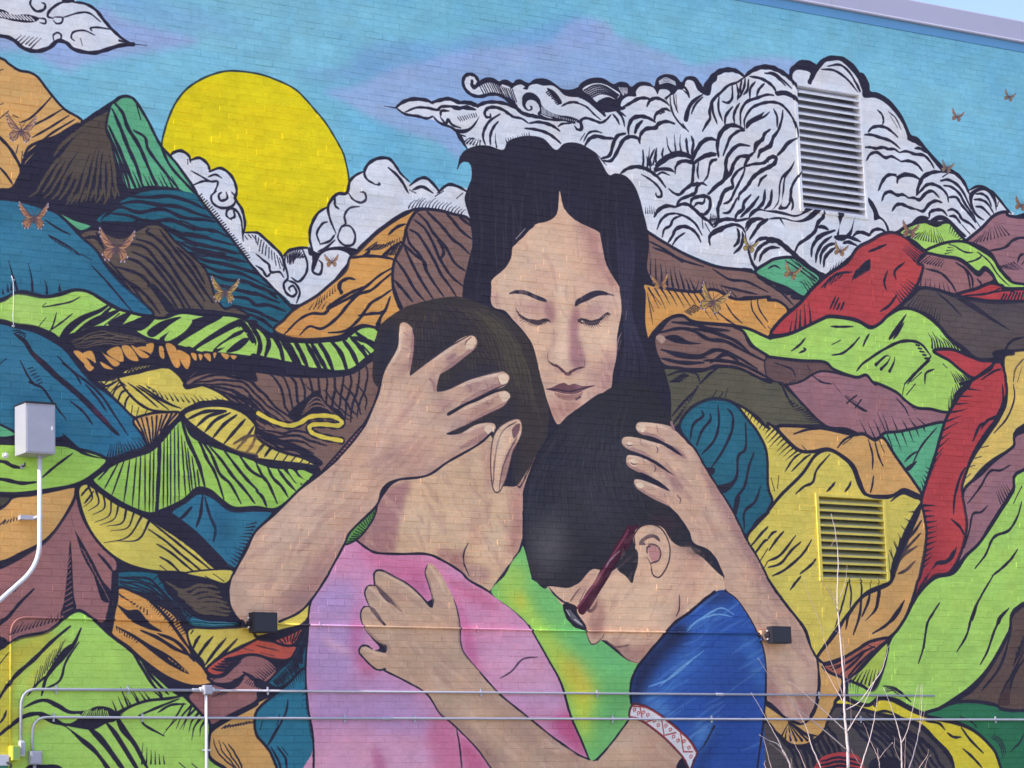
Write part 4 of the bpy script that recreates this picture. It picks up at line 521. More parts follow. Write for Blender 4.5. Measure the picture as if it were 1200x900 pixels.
    P.F('mauve2', 'd2:915,505 1000,422 1060,362 1150,292 1200,222 1300,140 1300,330 1200,402 1150,492 1080,602 1030,682 990,752 930,802 890,842 925,702 930,642', 3.4, 'm4'); P.within('m4'); P.S('d2:935,560 990,490 1040,410 1090,405 1135,380', 2.6); P.S('d2:920,770 945,680 960,610 1000,600 1030,570', 2.6); P.H('d2:1140,510 1090,560', 'd2:1110,460 1065,490', 6, 2, 't'); P.within(None)
    P.F('red', 'd1:1060,800 1092,800 1112,860 1115,905 d2:1117,0 1117,60 1080,152 1020,232 960,332 920,442 908,500 925,600 930,682 900,802 850,885 d3:780,0 720,62 685,105 690,50 d2:718,885 740,752 735,642 718,560 740,470 780,350 810,240 840,152 900,52 940,10 d1:960,880 1040,832', 3.8, 'rr')
    P.within('rr'); P.soft((150,44,58), 'd2:720,560 780,700 820,860 d3:700,80 d2:730,760', 8, .5); P.soft((198,72,72), 'd2:900,420 930,650 890,820 860,760', 6, .5); P.M(3.4, 'd2:870,610 875,530 900,440 925,390', 'd2:860,635 900,670 920,710', 'd2:770,865 800,835 840,830 870,780', 'd2:1000,210 1030,170 1090,140 1110,60', 'd2:960,270 990,200 1020,180'); P.F('ink', 'd2:785,845 830,825 860,800 885,760 870,815 830,845'); P.S('d1:1000,880 1060,840 1095,830', 2.4)
    P.H('d2:725,570 740,760 725,860', 'd2:780,570 790,720 760,830', 12, 2.8, 't'); P.H('d2:740,470 850,150 930,20', 'd2:775,400 900,150 1000,30', 12, 2.2, 't'); P.H('d3:690,90 d3:740,20', 'd3:705,40 d2:770,860', 5, 2, 't'); P.S('d2:1100,0 1100,90 1060,170', 3); P.within(None)
    P.F('lime', 'd2:1300,330 1200,402 1150,502 1080,612 1030,690 985,752 930,805 870,885 d3:780,10 700,92 640,202 580,285 555,350 545,420 500,530 440,515 380,490 370,560 400,585 470,605 520,572 600,580 660,612 740,645 800,622 880,572 960,512 1040,422 1130,262 1190,132 1300,-40', 3.6, 'll')
    P.within('ll'); P.M(3, 'd2:970,865 1020,800 1045,740 1070,710 1130,685 1170,620 1190,550', 'd2:1050,900 1100,860 1140,820 1170,775', 'd3:705,410 730,330 745,230 770,180 805,125', 'd3:885,355 930,280 955,190 990,110 1060,-10', 'd3:995,415 1030,350 1060,260 1090,200 1130,150', 'd2:1150,560 1190,480', 'd3:540,515 600,530 670,590'); P.F('ink', 'd3:1070,220 1085,185 1130,150 1100,190 1085,225'); P.F('ink', 'd3:955,200 970,150 985,120 975,170 960,210'); P.Z('d3:550,525 580,515 640,545', 'd3:550,550 580,540 610,560', 3, 1.4); P.H('d3:430,480 370,490', 'd3:420,560 380,550', 5, 1.6); P.soft((140,190,80), 'd3:440,510 500,540 540,440 560,560 480,600 380,560', 6, .5); P.within(None)
    P.F('orange', 'd2:45,202 120,196 250,206 330,222 400,237 450,235 500,262 540,252 600,342 680,452 722,525 640,495 590,522 520,527 460,517 430,452 400,382 340,332 280,305 210,317 150,312 90,262', 3.8, 'o5'); P.within('o5'); P.M(2.6, 'd2:120,235 180,215 260,208', 'd2:325,300 360,260 415,235', 'd2:350,285 400,245', 'd2:470,260 490,330 490,400', 'd2:500,265 520,340 540,385', 'd2:520,262 545,320', 'd2:480,510 490,470 495,430', 'd2:180,310 160,290'); P.within(None)
    P.F('yellow', 'c2:1100,722 1150,655 1200,602 d2:0,597 60,522 160,422 225,332 290,310 360,352 400,402 430,482 470,525 560,532 630,507 718,545 690,602 640,702 590,832 575,905 d3:560,35 460,80 380,175 300,280 222,390 180,262 130,192 60,102 0,15 c2:1190,895 1140,802', 3.6, 'yb')
    P.within('yb'); P.M(3, 'd2:130,515 170,480 210,460 230,400 290,330', 'd2:275,505 300,480 315,460', 'd2:360,505 380,480 390,455', 'd2:575,550 630,512 700,540', 'd2:0,725 20,700 40,690', 'd2:5,780 40,730 75,690', 'd2:0,830 60,800 130,710', 'd2:0,860 60,840 110,780 155,740', 'd2:20,900 80,870 160,800 205,730', 'd2:150,890 200,850 225,820', 'd2:570,780 590,830', 'd2:590,740 605,780', 'd3:105,65 130,30 155,0', 'c2:1120,760 1170,700 1200,670', 'c2:1135,800 1180,740 1200,730', 'c2:1150,850 1200,770', 'c2:1170,880 1200,830'); P.M(2.4, 'd3:315,240 350,130 380,10', 'd3:385,150 390,80 380,20', 'd3:430,130 440,60 430,10', 'd3:480,70 480,20', 'd3:520,50 515,10', 'd2:580,890 600,840 620,720'); P.H('d2:570,880 690,600', 'd2:560,800 660,600', 7, 2, 't'); P.within(None)
    P.F('orange', 'd2:595,880 650,742 700,622 722,575 742,682 737,762 720,852 710,905 d3:700,30 680,100 640,202 570,288 470,312 380,372 260,412 225,392 300,282 380,172 450,92 560,42 590,0', 3.6, 'o6')
    P.within('o6'); P.M(3.4, 'd2:590,860 640,800 700,760', 'd2:600,820 650,770 715,700', 'd2:620,760 680,700 720,640', 'd2:610,890 650,870 690,830', 'd3:400,275 430,180 440,60', 'd3:440,190 470,120 480,60', 'd3:365,250 380,180 430,110', 'd3:490,270 560,225 610,160 640,115', mode='l'); P.F('ink', 'd3:455,210 500,150 515,50 530,55 515,150 480,190'); P.F('ink', 'd3:550,230 600,170 640,110 625,160 590,210'); P.F('ink', 'd3:225,390 300,270 380,165 350,230 310,290'); P.soft((196,138,88), 'd2:600,860 720,700 720,900', 8, .4); P.within(None)
    P.F('orange', 'd3:225,385 260,412 300,440 345,475 345,525 305,622 275,702 240,752 180,792 110,792 60,752 0,690 -20,600 80,662 150,692 205,657 232,592 242,502 235,440', 3.4, 'o7'); P.within('o7'); P.H('d3:55,770 210,770', 'd3:90,700 110,690', 7, 3, 't'); P.M(3, 'd3:100,685 150,730 215,760', 'd3:110,690 180,740 230,750'); P.within(None)
    P.F((168,90,76), 'd3:258,420 320,402 440,332 480,307 565,292 500,352 440,422 380,485 340,472 290,452', 3.4, 'rs'); P.within('rs'); P.M(3, 'd3:300,440 380,400 440,360 500,330', 'd3:340,460 400,410 450,360', 'd3:370,480 420,420 490,350', 'd3:460,320 510,340', 'd3:290,430 350,410'); P.within(None)
    P.F((168,190,74), 'd3:385,485 440,432 500,365 562,310 550,402 520,472 480,532 440,512', 3.2, 'yg'); P.within('yg'); P.H('d3:400,490 510,520', 'd3:430,450 520,440', 7, 2.4, 't'); P.within(None)
    # foot of the painting, right
    P.F((78,70,76), 'd3:-20,690 60,762 110,800 180,800 250,752 290,652 322,610 400,622 550,652 680,692 780,772 860,872 900,1000 -20,1000', 3, 'dk')
    P.within('dk'); P.Z('d3:300,640 480,800 560,960', 'd3:560,650 760,790 880,960', 9, 4.4, None, 1.2, 'l', .2); P.Z('d3:20,740 100,830 140,960', 'd3:280,680 330,760 380,900', 9, 5, None, 1.2, 'l', .2); P.F('red', 'd3:210,960 240,862 300,832 360,827 430,852 445,960'); P.Z('d3:250,860 340,840 430,860', 'd3:220,920 340,900 440,920', 3, 3); P.F('ink', 'd3:480,870 540,850 600,850 640,890 640,960 480,960'); P.within(None)
    P.F('dkbrown', 'd3:880,590 960,532 1040,432 1130,272 1190,142 1300,-40 1300,660 1150,632 1060,602 980,590', 3.6, 'db'); P.within('db'); P.M(3.4, 'd3:1080,590 1110,520 1140,470 1200,350', 'd3:1130,600 1130,540 1160,450 1210,380', 'd3:1000,540 1090,420 1140,260'); P.H('d3:1150,420 1200,340', 'd3:1170,340 1200,280', 6, 1.6, 'c'); P.F((70,52,56), 'd3:1075,595 1110,530 1130,500 1130,600'); P.within(None)
    P.F('dkgreen', 'd3:735,652 800,622 880,592 980,590 1070,606 1150,632 1300,645 1300,1000 1100,1000 1085,880 1050,810 1000,752 900,692', 3.6, 'gd'); P.within('gd'); P.Z('d3:1040,760 1080,790 1100,860', 'd3:1060,740 1100,770 1120,830', 3, 1.6); P.M(2, 'd3:1140,820 1180,780 1200,740', 'd3:900,660 950,680 980,710'); P.soft((34,92,84), 'd3:1100,640 1300,640 1300,760 1150,700', 8, .5); P.within(None)
    P.F('yellow2', 'd3:315,602 340,570 400,592 470,606 520,576 580,582 640,612 700,642 790,670 880,690 960,722 1030,782 1075,850 1095,1000 900,1000 860,852 780,762 720,702 640,672 500,642 400,612', 3.8, 'yy'); P.within('yy'); P.M(3, 'd3:500,640 560,635 640,670', 'd3:740,680 800,690 830,720', 'd3:840,735 870,755 905,755', 'd3:905,710 950,770 1010,830', 'd3:915,810 960,850 1005,900'); P.within(None)
    P.S('d3:500,605 520,570 580,578 640,608 700,640', 4, 'c')
def butterfly(P, x, y, s, a, col, dk=(88,68,84)):
    col = tuple(int(.82*v+.18*128) for v in col)
    c, n = np.cos(a), np.sin(a)
    def W(pts): return [(x+(u*c-v*n)*s, y+(u*n+v*c)*s) for u, v in pts]
    for sg in (-1, 1):
        k = 1.0 if sg < 0 else .86
        up = [(sg*.06*k, 0), (sg*.5*k, -.35), (sg*.95*k, -.95), (sg*.98*k, -.6), (sg*.75*k, -.12), (sg*.4*k, .1)]
        lo = [(sg*.06*k, .05), (sg*.5*k, .1), (sg*.72*k, .4), (sg*.5*k, .75), (sg*.2*k, .6)]
        P.F(dk, W(up)); P.F(dk, W(lo))
        P.F(col, W([(u*.86+sg*.04, v*.84) for u, v in up])); P.F(tuple(int(q*.93) for q in col), W([(u*.84+sg*.04, v*.86+.03) for u, v in lo]))
        w = s*.05
        for e in ((.9, -.8), (.8, -.4), (.6, -.1)): P.S(W([(sg*.1, 0), (sg*e[0]*k*.9, e[1]*.9)]), w, 'c', dk)
        for e in ((.65, .3), (.5, .6), (.25, .55)): P.S(W([(sg*.1, .08), (sg*e[0]*k*.85, e[1]*.9)]), w, 'c', dk)
        for e in ((.96, -.85), (.97, -.68), (.88, -.45), (.7, .45), (.55, .7), (.35, .7)): P.S(W([(sg*e[0]*k, e[1]), (sg*(e[0]-.02)*k, e[1]+.05)]), s*.07, 'c', (190,170,190))
    P.S(W([(0, -.12), (0, .2), (0, .42)]), s*.14, 'l', dk)
    for sg in (-1, 1): P.S(W([(0, -.1), (sg*.12, -.35), (sg*.2, -.5)]), s*.035, 'c', dk)

def dabs(P, name, area, n, cols, w, ang, ln, alpha):
    # short worked-in brush marks that model a limb
    P.within(name); A = P.pts(area); lo, hi = A.min(0), A.max(0)
    for i in range(n):
        x, y = lo+P.rng.rand(2)*(hi-lo); a = ang+P.rng.randn()*.25; L = ln*(.5+P.rng.rand())
        P.S([(x, y), (x+math.cos(a)*L*.5+P.rng.randn(), y+math.sin(a)*L*.5+P.rng.randn()), (x+math.cos(a)*L, y+math.sin(a)*L)], w*(.6+.8*P.rng.rand()), 'l', cols[P.rng.randint(len(cols))], alpha=alpha)
    P.within(None)

def paint_people(P):
    D = 2.6
    # woman's hair
    P.F('hair', 'hr:75,222 85,170 110,125 170,98 240,95 320,118 345,75 400,50 470,42 540,58 605,118 650,85 700,78 760,95 830,150 890,250 930,245 985,260 1030,310 1060,380 1080,460 1100,540 1110,640 1100,760 1130,830 1085,850 c1:628,480 625,600 640,690 690,770 720,850 735,905 c2:745,60 742,190 700,400 400,500 100,300 b2:1200,0 b1:1000,600 970,520 972,430 995,330 1018,220 hr:150,520 115,400 120,350 150,270 145,200 115,182 90,195', 0, 'whair')
    P.within('whair')
    for i in range(60):
        x0 = 545+P.rng.rand()*180; P.S([(x0, 180+P.rng.rand()*60), (x0+P.rng.randn()*6, 260+P.rng.rand()*40), (x0+P.rng.randn()*8, 330+P.rng.rand()*60)], 1.6, 'l', (62,56,70) if i % 2 else (34,32,50), alpha=.4)
    P.Z('hr:1000,400 1040,700 c1:560,560 640,800 c2:640,100', 'hr:900,400 940,700 c1:520,620 520,800 c2:480,60', 16, 1.6, (56,54,80), .6, 'l', .3, alpha=.6)
    P.within(None); P.M(1.6, 'c1:600,330 630,370 640,390', 'hr:1060,760 1110,830 1130,840', 'hr:90,150 72,225'); P.M(1.2, 'c1:635,470 650,560 660,620', 'c1:620,600 640,700', 'hr:1105,560 1115,700')
    # woman's face
    P.F('skin', 'hr:626,340 618,440 600,480 560,505 490,525 430,590 375,640 365,700 330,760 262,820 fc:95,100 92,200 120,245 190,265 250,330 330,420 390,520 430,680 470,880 c2:145,20 170,90 200,170 222,188 260,150 330,100 400,50 fc:930,820 950,700 975,580 980,440 1010,260 995,110 hr:945,850 880,740 850,600 835,560 740,515 690,480 655,440 640,400', 0, 'face')
    P.within('face')
    P.soft((222,188,162), 'hr:400,640 520,560 610,640 600,860 300,880 300,780', 9, .55); P.soft((190,140,134), 'hr:740,520 850,560 900,760 960,880 860,860 780,740', 7, .75); P.soft((214,176,154), 'fc:540,0 640,0 640,300 620,600 540,620 545,300', 4, .7)
    P.soft((200,150,136), 'hr:470,780 560,720 600,800 540,880 440,860', 7, .5); P.soft((204,160,150), 'fc:760,0 960,60 1000,260 900,240 720,120', 6, .5)
    P.soft((170,122,128), 'fc:640,360 690,220 720,300 700,430 740,540 760,640 680,680 640,620 640,480', 3, .8); P.soft((178,128,132), 'fc:455,200 530,210 545,290 525,350 480,320', 3, .75)
    P.soft((192,146,138), 'fc:280,230 380,200 450,230 480,310 400,330 300,280', 4, .6); P.soft((188,142,142), 'fc:720,320 730,260 820,220 900,250 900,290 820,330', 4, .6)
    P.soft((176,130,136), 'fc:950,520 975,560 960,700 920,810 820,830 760,700 850,640', 7, .6); P.soft((216,180,158), 'fc:760,400 960,380 960,520 820,560', 6, .6); P.soft((216,178,156), 'fc:350,390 520,390 510,540 430,600', 6, .5)
    P.soft((186,140,134), 'fc:440,700 560,740 500,800 470,840', 5, .5); P.soft((170,116,112), 'c2:170,90 320,95 260,150 222,188', 3, .8); P.soft((150,104,120), 'fc:490,560 520,520 530,420 545,400 530,520', 2, .6); P.soft((196,150,146), 'fc:880,800 720,860 600,880 500,860 560,900 860,880', 4, .6)
    P.soft((214,182,166), 'fc:520,560 600,540 650,600 620,660 540,640', 4, .6)
    P.within(None)
    P.within('face')
    P.soft((158,108,116), 'fc:650,380 690,240 712,300 700,430 735,540 752,640 690,665 650,600 655,480', 2, .7); P.soft((160,110,118), 'fc:470,210 525,215 540,290 520,350 490,320', 2, .6); P.soft((150,102,110), 'fc:500,625 560,660 620,705 700,675 745,665 700,700 640,725 560,690', 2, .55); P.soft((226,194,172), 'fc:560,120 620,120 625,420 610,600 570,600 575,380', 3, .55)
    P.soft((164,114,120), 'fc:960,560 972,620 945,760 910,820 850,850 880,760 920,660', 4, .65); P.soft((224,190,168), 'fc:780,420 920,400 930,520 840,560 770,520', 5, .5); P.soft((168,118,118), 'fc:560,885 640,905 720,885 700,930 620,940', 3, .6); P.soft((172,122,124), 'hr:700,490 835,560 870,700 940,850 900,850 820,700 760,580', 4, .6); P.soft((190,140,136), 'fc:95,110 140,150 130,230 95,210', 3, .6); P.soft((176,126,128), 'fc:300,230 400,205 460,240 420,260 330,262', 3, .5); P.soft((176,126,130), 'fc:740,270 820,232 910,262 840,268 770,290', 3, .5)
    P.within(None)
    P.F((52,46,66), 'fc:218,148 260,122 330,122 400,150 470,180 482,202 420,190 340,155 270,145'); P.F((52,46,66), 'fc:685,235 688,195 740,160 800,130 860,122 920,140 962,160 900,155 840,162 770,195 720,215')
    P.S('fc:275,270 300,305 350,328 420,338 480,325 512,345', 2.3, 'l', (58,46,60)); P.S('fc:285,285 340,325 420,338 500,330', 2.6, 'l', (58,46,60)); P.F((80,64,76), 'fc:330,325 400,335 460,332 440,365 380,355'); P.S('fc:705,345 730,325 800,342 860,325 905,285 930,290', 3.0, 'l', (58,46,60)); P.F((90,74,86), 'fc:740,340 800,345 860,330 840,362 780,365'); P.S('fc:705,330 730,350', 2, 'c', (66,54,66))
    P.H('fc:275,268 330,318 420,345 490,335', 'fc:268,250 310,345 400,370 470,362', 16, 1.3, 't', (58,46,60)); P.H('fc:740,350 820,355 910,290', 'fc:755,375 840,382 925,305', 14, 1.3, 't', (58,46,60))
    P.S('fc:495,620 530,645 560,655 600,690 630,712 660,690 700,672 748,660', 2.9, 'l', (84,54,68)); P.F((110,74,86), 'fc:610,700 640,700 660,708 640,722 620,716'); P.S('fc:490,560 488,580 500,625', 1.2, 'l', (150,108,118)); P.S('fc:748,600 752,640 740,668', 1.2, 'l', (140,96,108))
    P.F((112,72,82), 'fc:480,815 520,805 570,780 610,772 640,788 680,778 740,795 820,790 760,815 700,845 620,850 550,835'); P.F((162,114,110), 'fc:540,840 620,855 700,848 740,835 720,870 660,895 600,890 560,870'); P.soft((186,140,144), 'fc:690,780 740,798 700,820', 2, .5); P.S('fc:480,815 560,820 640,832 720,815 820,790', 1.5, 'l', (60,44,66)); P.S('fc:690,890 720,870', 2, 'c', (96,70,86))
    P.M(1.2, 'fc:975,580 985,480 1010,420', 'fc:990,540 1005,470', 'fc:1040,330 1045,260', col=(150,120,130)); P.S('hr:375,640 440,570 490,528', 1.6, 'l'); P.S('hr:390,600 440,545', 1, 'c', (150,140,150))
    dabs(P, 'face', 'p:575,230 730,500', 130, [(222,186,168),(178,130,126),(160,114,116),(214,172,152)], 4.5, 1.3, 22, .19)
    # taller child: hair, ear, neck
    P.F('boyhair', 'b1:560,905 548,800 556,720 575,640 620,590 700,540 760,520 850,500 950,490 1050,520 ha:880,10 980,60 1060,140 1130,220 1180,320 c1:60,690 110,770 135,870 c2:155,40 175,150 160,260 130,325 60,425 25,475 5,400 0,300 b2:1180,300 1100,260 800,200 700,100', 0, 'bhair')
    P.within('bhair')
    P.Z('b1:760,560 700,620 660,760 640,880', 'b1:1000,520 1100,560 1190,640 c1:60,760 c2:120,100', 34, 1.6, (84,76,64), .8, 'l', .35, alpha=.55); P.Z('b1:700,580 640,700 600,860', 'b1:900,510 1000,600 1100,760 1180,900', 26, 2, (48,44,62), 1, 'l', .3, alpha=.7); P.Z('b1:950,560 1080,620 1150,760 1190,880', 'b1:1000,540 1140,600 c1:60,780 c2:140,200', 16, 1.3, (88,79,66), .6, 'l', .3, alpha=.5)
    P.soft((44,42,60), 'b1:560,900 560,740 600,640 660,620 640,800 620,900', 5, .8); P.soft((46,42,58), 'b1:720,760 860,640 1000,600 1020,680 880,760 760,820', 8, .5); P.soft((44,42,60), 'ha:500,560 700,440 900,420 1000,500 900,600 700,680 520,600', 5, .6); P.soft((44,42,60), 'ha:640,880 900,760 1000,640 1040,760 940,880 c2:20,220 10,440', 5, .6)
    P.within(None)
    P.F((206,168,140), 'b2:560,560 600,490 660,450 800,430 900,365 1000,300 1100,240 1120,400 1135,500 1160,480 c2:20,478 60,425 110,340 75,430 55,500 50,600 52,700 38,770 0,835 b2:1160,890 b3:1100,75 1040,40 960,0 b2:890,835 800,797 680,797 560,790 500,760 460,730 520,650', 0, 'neck')
    P.within('neck')
    P.soft((160,110,116), 'b2:570,520 720,455 700,540 670,660 645,790 540,800 450,720', 3, .9); P.soft((166,112,114), 'b2:840,780 880,770 930,790 980,790 975,900 900,850', 3, .85); P.soft((178,124,120), 'c2:0,470 60,440 55,600 50,720 0,820 b2:1180,800 1190,600', 4, .8); P.soft((186,134,124), 'b2:1010,560 1060,620 1070,740 1000,740', 5, .5); P.soft((220,186,156), 'b2:1080,620 1150,540 1180,660 1100,800 1040,820', 6, .6); P.soft((170,120,122), 'b2:1060,260 1100,330 1110,500 1080,460', 4, .6); P.soft((214,178,148), 'b2:760,520 960,460 1000,600 900,740 740,740', 10, .4); P.soft((170,126,126), 'b2:1000,840 1100,880 b3:1060,40 980,10', 3, .7)
    P.within(None); P.S('b2:995,745 975,790 975,840 1000,900', 1.8, 'l'); P.S('c2:110,335 70,420 40,480 20,475', 2.2, 'l', (70,50,60)); P.S('c2:52,600 52,700 38,770 0,832 b3:1150,0 1100,72', 2, 'c')
    P.F('skin', 'p:578,573 575,546 577,517 584,502 597,493 608,491 612,499 611,509 606,520 601,529 597,545 592,563 585,576', 1.4, 'ear1', inkcol=(74,56,66)); P.F((120,84,92), 'c2:5,250 0,215 20,190 38,188 32,225 12,255'); P.S('b2:1112,470 1118,370 1135,270 1165,212 c2:20,178', 2.0, 'l', (96,70,80)); P.soft((150,106,108), 'b2:1150,480 1155,380 1190,300 c2:30,260 0,330 b2:1175,430', 2, .8, 'ear1'); P.S('b2:1140,495 1155,400 1185,320 c2:25,245', 1.8, 'l', (100,72,82)); P.S('c2:0,470 5,400 15,320 40,250', 2.2, 'l', (52,46,56)); P.soft((222,188,164), 'b2:1120,250 1170,200 1160,330 1130,440', 3, .6, 'ear1')
    dabs(P, 'neck', 'p:425,500 615,690', 150, [(222,186,168),(178,130,126),(160,114,116),(214,172,152)], 6, 1.2, 26, .19)
    # pink shirt
    P.F('pink', 'b2:405,760 470,732 520,770 570,792 680,797 800,797 880,830 960,880 b3:1000,20 1090,72 1200,152 c3:20,170 80,232 160,372 230,502 270,642 330,782 362,858 300,830 200,760 0,700 b3:1150,960 270,980 270,800 240,600 230,440 240,280 255,120 335,0', 0, 'pinks')
    P.within('pinks')
    P.soft('lilac', 'b3:255,130 330,10 480,40 460,140 500,260 470,420 400,520 240,460', 8, .85); P.soft('lilac', 'b3:240,520 600,480 820,600 800,740 500,720 260,700', 10, .7); P.soft('dpink', 'b3:500,100 540,20 480,160 500,280 480,340 560,450 520,460 450,350 460,180', 5, .75); P.soft('dpink', 'b3:640,20 800,120 830,150 800,0 b2:780,860 b2:640,880', 5, .7); P.soft((206,106,154), 'b2:480,760 700,800 860,840 860,900 560,870', 6, .7)
    P.soft('dpink', 'b3:900,0 960,220 980,360 1060,460 1040,380 1000,240', 4, .8); P.soft((206,100,140), 'b3:880,0 1080,80 1140,160 1000,120', 5, .7); P.soft((204,108,150), 'b3:800,740 860,660 940,700 960,960 840,960', 5, .8); P.soft((196,84,132), 'b3:960,740 1060,850 1100,960 1000,960', 4, .7); P.soft((216,160,196), 'b3:280,770 600,750 800,790 800,960 280,960', 8, .6); P.soft((214,158,194), 'b3:1040,380 1200,300 c3:100,260 200,460 240,560 100,600 b3:1160,520', 10, .7)
    P.soft((190,76,128), 'c3:180,690 280,640 340,800 360,850 260,780', 5, .9); P.soft((188,90,140), 'b3:550,800 600,860 610,940 560,940', 3, .6); P.soft((222,170,190), 'b3:320,290 440,350 430,370 330,320', 3, .6); P.soft((190,150,200), 'c3:-60,560 120,500 220,520 240,640 100,640', 8, .5)
    for i in range(70):
        x, y = 365+P.rng.rand()*310, 650+P.rng.rand()*250; P.S([(x, y), (x+20+P.rng.rand()*30, y+P.rng.randn()*5)], 3+4*P.rng.rand(), 'l', (224,160,200) if i % 2 else (186,120,178), alpha=.16)
    P.within(None)
    P.S('b2:470,732 520,770 570,792 680,797 800,797 880,830 960,880 b3:1000,20 1090,72 1200,152 c3:20,170 80,232 160,372 230,502 270,642 330,782 362,858', 2.6, 'c'); P.S('b3:335,0 258,115 242,280 232,440 242,600 268,760 270,900', 2.6, 'c'); P.S('b3:1145,480 1200,445 c3:50,390 120,380', 2.2, 'l', (96,66,96)); P.M(2, 'b3:940,720 955,800 970,960')
    P.F((92,150,70), 'b2:410,752 440,692 500,630 565,568 545,640 480,722', 2.4, 'gl'); P.within('gl'); P.H('b2:420,750 560,570', 'b2:460,740 560,620', 16, 1.5, 'c', (40,60,50)); P.within(None)
    # bright ground between the children
    P.F((112,186,106), 'c2:55,765 38,785 0,835 b3:1165,0 1102,75 1200,155 c3:80,232 160,372 235,510 275,650 335,790 362,858 385,864 460,792 540,690 562,600 555,520 600,410 540,395 430,310 330,250 200,80 100,20 c2:90,900', 0, 'gap')
    P.within('gap')
    P.soft((206,212,60), 'c3:-40,60 60,90 130,220 250,360 330,480 400,540 360,780 330,760 270,600 200,440 60,200 b3:1130,90', 9, .9); P.soft((216,180,60), 'c3:220,400 320,400 380,560 330,560 260,480', 8, .7); P.soft((180,206,80), 'b2:1160,860 c2:0,840 60,860 c3:60,60 0,60 b3:1130,60', 6, .6); P.soft((92,166,96), 'c3:400,560 540,480 550,600 440,760 380,840', 8, .6); P.soft((96,186,120), 'c3:300,240 480,340 560,420 500,480 340,360', 8, .6); P.soft((216,190,60), 'c3:20,80 60,90 40,160', 4, .5)
    P.within(None); P.S('c3:80,232 160,372 235,510 275,650 335,790 362,858 390,864 460,792 540,690', 2, 'c')
    # woman's arm and hand on the taller child's head
    P.F('skin2', 'b2:585,0 560,80 525,160 500,210 420,310 330,400 200,500 100,600 0,690 a2:1160,770 1105,870 a3:1080,20 1072,90 1088,160 1135,222 1200,255 b3:20,240 110,214 200,172 260,112 335,0 b2:345,880 415,750 445,690 565,570 595,490 660,450 800,430 900,365 1040,285 ha:880,880 905,850 890,818 840,812 760,830 650,890 560,890 700,830 840,760 960,700 1005,640 995,600 955,588 880,610 780,660 700,690 580,762 570,740 660,690 760,640 870,590 960,560 1000,510 990,470 940,452 860,465 740,500 640,540 560,580 500,595 490,570 505,500 520,470 600,420 700,340 760,290 775,240 755,205 720,200 660,220 560,290 460,360 380,420 305,480 310,420 330,320 335,220 320,150 275,110 240,112 228,150 222,260 200,320 140,420 110,500 90,600 50,700 0,820', 0, 'arm1')
    P.within('arm1')
    P.soft((162,118,118), 'b3:330,0 260,110 180,170 60,200 100,100 220,0 b2:280,830 400,760', 7, .8); P.soft((176,130,126), 'b2:560,560 460,660 340,880 240,900 360,700 500,540', 8, .6); P.soft((214,178,158), 'b2:0,720 160,560 360,400 420,420 300,600 120,800 0,900', 14, .5); P.soft((210,172,154), 'a3:1090,40 1200,0 b3:60,40 0,160 a3:1110,180', 12, .5); P.soft((168,120,120), 'b2:540,320 700,260 800,330 840,420 660,440 560,400', 10, .4); P.soft((214,176,160), 'b2:600,40 700,120 660,220 560,260 540,160', 8, .5)
    P.soft((150,108,118), 'ha:225,515 260,460 300,430 320,380 335,250 310,150 290,220 300,340 240,440', 4, .7); P.soft((220,186,166), 'ha:235,130 260,130 260,200 235,220', 2, .7); P.soft((150,106,116), 'ha:500,590 460,560 450,480 520,440 640,360 580,380 480,450', 4, .75); P.soft((140,98,108), 'ha:560,340 620,320 640,350 600,400 570,400', 3, .6); P.soft((152,112,120), 'ha:700,540 830,490 920,470 900,550 820,600 720,600', 4, .6); P.soft((152,110,120), 'ha:560,850 700,740 860,650 950,620 880,690 740,790 620,870', 4, .6); P.soft((160,114,120), 'ha:480,660 640,640 600,700 500,740', 5, .6); P.soft((164,120,124), 'ha:600,900 740,840 840,830 800,900', 4, .6); P.soft((216,178,160), 'ha:120,640 300,600 460,640 400,820 200,860', 10, .5); P.soft((216,180,164), 'ha:320,480 460,390 560,330 600,330 500,420 400,470', 4, .5)
    P.within(None)
    dabs(P, 'arm1', 'p:270,380 600,730', 300, [(222,186,168),(178,130,126),(160,114,116),(214,172,152)], 6, 2.3, 32, .21); P.soft((150,106,112), 'b3:330,0 262,108 205,165 120,205 170,130 240,60 b2:300,860', 4, .55, 'arm1'); P.soft((224,190,172), 'b2:40,700 200,540 330,430 360,460 220,620 80,780', 8, .35, 'arm1'); P.soft((150,108,114), 'b2:700,440 820,425 950,335 1040,285 960,290 840,380 720,410', 4, .5, 'arm1')
    P.within('arm1')
    for q in ('ha:322,160 332,230 322,330 300,440', 'ha:765,270 700,335 600,415 520,470', 'ha:990,520 870,580 760,630 660,685', 'ha:1000,650 950,700 840,755 700,825', 'ha:900,860 840,900 b2:960,300'): P.S(q, 7, 'l', (148,106,114), alpha=.6)
    for q in ('ha:240,140 232,260 200,340 150,430', 'ha:735,215 660,238 560,308 460,378', 'ha:930,468 840,485 740,520 640,558', 'ha:940,602 860,634 780,672 680,718', 'ha:840,822 760,842 680,885'): P.S(q, 4.5, 'l', (226,194,176), alpha=.55)
    for q in ('ha:560,370 600,345 625,330', 'ha:830,520 850,560', 'ha:700,545 730,570 720,600', 'ha:840,660 860,700', 'ha:440,500 470,540 480,590', 'ha:260,180 285,200', 'ha:255,290 290,300'): P.S(q, 4, 'l', (140,98,108), alpha=.5)
    P.within(None)
    for q in ('ha:692,260 715,220 750,205 765,240 745,290 700,290', 'ha:920,490 960,465 995,490 985,530 940,540', 'ha:935,620 970,590 1003,612 1000,645 960,665', 'ha:825,850 860,825 895,845 890,880 850,890'): P.F((220,190,170), q); 
